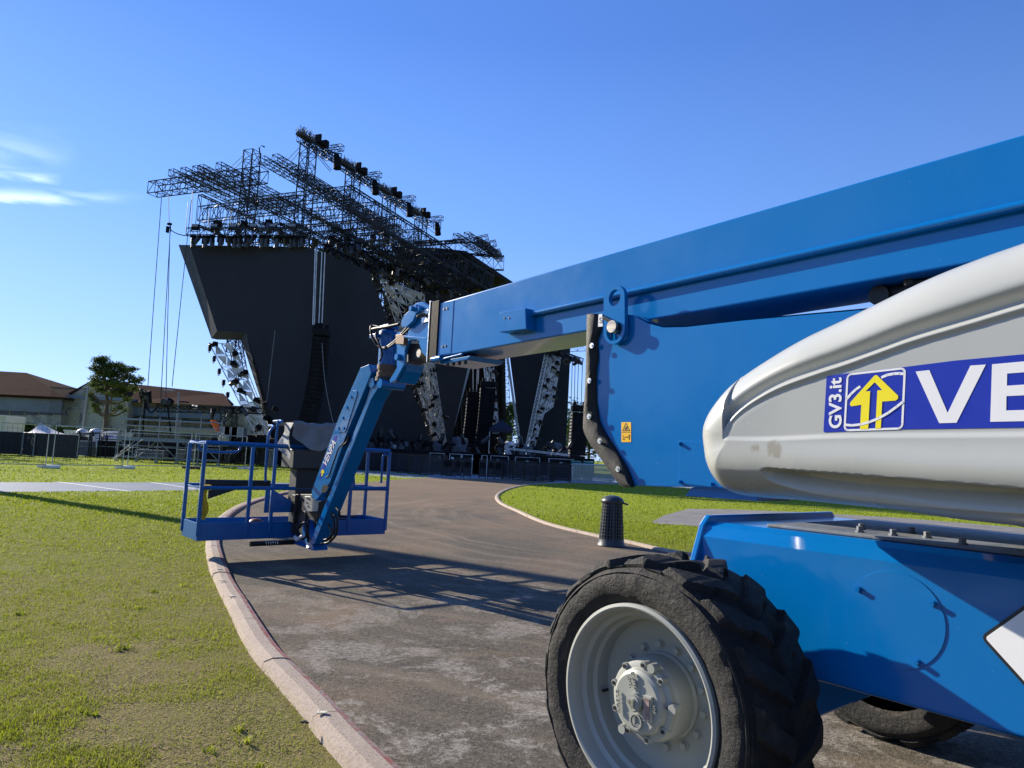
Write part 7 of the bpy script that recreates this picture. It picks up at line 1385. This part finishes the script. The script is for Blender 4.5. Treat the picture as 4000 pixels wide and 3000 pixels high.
for i, (x0_, y0_, x1_, y1_, lab) in enumerate(((631,770,578,1505,'leftmost thin line falling from the roof truss tip to the mast'),(658,765,661,868,'short line from the roof truss tip to the hanging microphone unit'),(665,905,628,1560,'dark line falling from the hanging unit to the scaffold'),(664,905,648,1560,'lighter line falling beside the dark line to the scaffold'),(752,745,748,905,'thin line falling from the roof to the left light truss'),(748,780,672,1510,'rightmost long thin line slanting from the roof to the hanging truss'),(735,790,725,905,'second thin line above the left light truss'),(818,820,813,905,'thin line above the left part of the light truss'),(905,800,900,900,'thin line above the middle of the light truss'))):
    m = MB(); m.tube([dep(x0_, y0_, 50), dep((x0_+x1_)/2-.5, (y0_+y1_)/2, 47 if y1_ > 1000 else 50), dep(x1_, y1_, 44 if y1_ > 1000 else 50)], .022, 4, caps=False); single(m, 'hoist_line', M_TRUSS, lab, 'cable')
root = empty('microphone_unit', dep(660, 880, 50), 'dark unit with an oval head hanging in the air left of the light truss', 'hanging unit'); m = MB(); m.sphere(dep(662, 875, 50), .17, 12, 8, (1.2,.8,.6)); m.build('oval_head', M_SBLK, root, world=True, smooth=60); m = MB(); c_ = dep(655, 895, 50); m.box((c_.x-.09, c_.y-.1, c_.z-.26), (c_.x+.09, c_.y+.1, c_.z+.2)); m.bar(dep(665, 880, 50), dep(666, 905, 50), .08); m.build('body', M_SBLK, root, world=True, bevel=.02)
m = MB(); m.tube(smooth_path([dep(667,899,50), dep(690,912,50), dep(715,919,50), dep(745,922,50)], 5), .035, 6); single(m, 'unit_cable', M_SBLK, 'sagging cable from the hanging unit to the light truss', 'cable')
# orange net, cases and pale box on the scaffold's right end
m = MB(); pts = [(830,1640),(842,1640),(852,1668),(858,1683),(850,1686),(838,1665)]; tl, bl_ = dep(832,1641,43.5), dep(852,1685,43.5); G = []
for i in range(12):
    t_ = i/11; c_ = tl.lerp(bl_, t_); w_ = .27*(1-.5*t_)*(.6+.4*math.sin(min(1, t_*3)*1.57)); G.append([(c_.x+w_*math.cos(a_), c_.y+.12*math.sin(a_), c_.z+.02*math.sin(3*a_+i)) for a_ in np.linspace(0, 2*math.pi, 11)])
m.grid(G); 
for i in (2, 5, 8): m.tube([(p[0]*1.0, p[1], p[2]) for p in G[i]], .018, 5)
single(m, 'orange_net', mat('orange_net_fabric', (.95,.16,.02), .55, var=.15, scale=6), 'bright orange rolled net hanging at the right end of the scaffold', 'net', smooth=60)
for i, (x, w_, lab) in enumerate(((884,.6,'left'),(908,.6,'middle'),(930,.6,'right'))): p = dep(x, 1712, 46.3); p.z = ZD-.1; case(p, .85, .7, 1.05, mat('silver_case', (.30,.32,.34), .4, .4, var=.1), f'{lab} one of three silver flight cases standing on the side deck', 'silver cases on the side deck')
p = dep(875, 1712, 45.6); p.z = ZD-.3; q_ = MB(); q_.lathe([(0,0),(.32,0),(.36,.55),(.30,.56),(0,.62)], p, (0,0,1), 18); q_.sphere(p+Vector((-.08,0,.62)), .2, 9, 6); q_.sphere(p+Vector((.15,0,.6)), .16, 9, 6); single(q_, 'cream_tub', mat('cream_cloth', (.55,.54,.40), .8, var=.2, scale=8), 'cream tub heaped with cloth on the right end of the scaffold', 'tub', smooth=50)
for i in range(10):
    x = 850+24*i+rd_.normal(0,5); p = dep(x, 1712, 45.8+rd_.random()); p.z = ZD-.1; sheeted(p, .35+.3*rd_.random(), f'{ORD[i]} from the left of the dark bundles on the side deck', M_SBLK, 'dark bundles on the side deck')
# overhead line and distant tree line
m = MB(); m.tube(smooth_path([dep(200,1515,76), dep(255,1520,76), dep(345,1518,76)], 4), .03, 4); single(m, 'overhead_line', M_TRUSS, 'thin overhead line between the shed and the hall', 'cable')
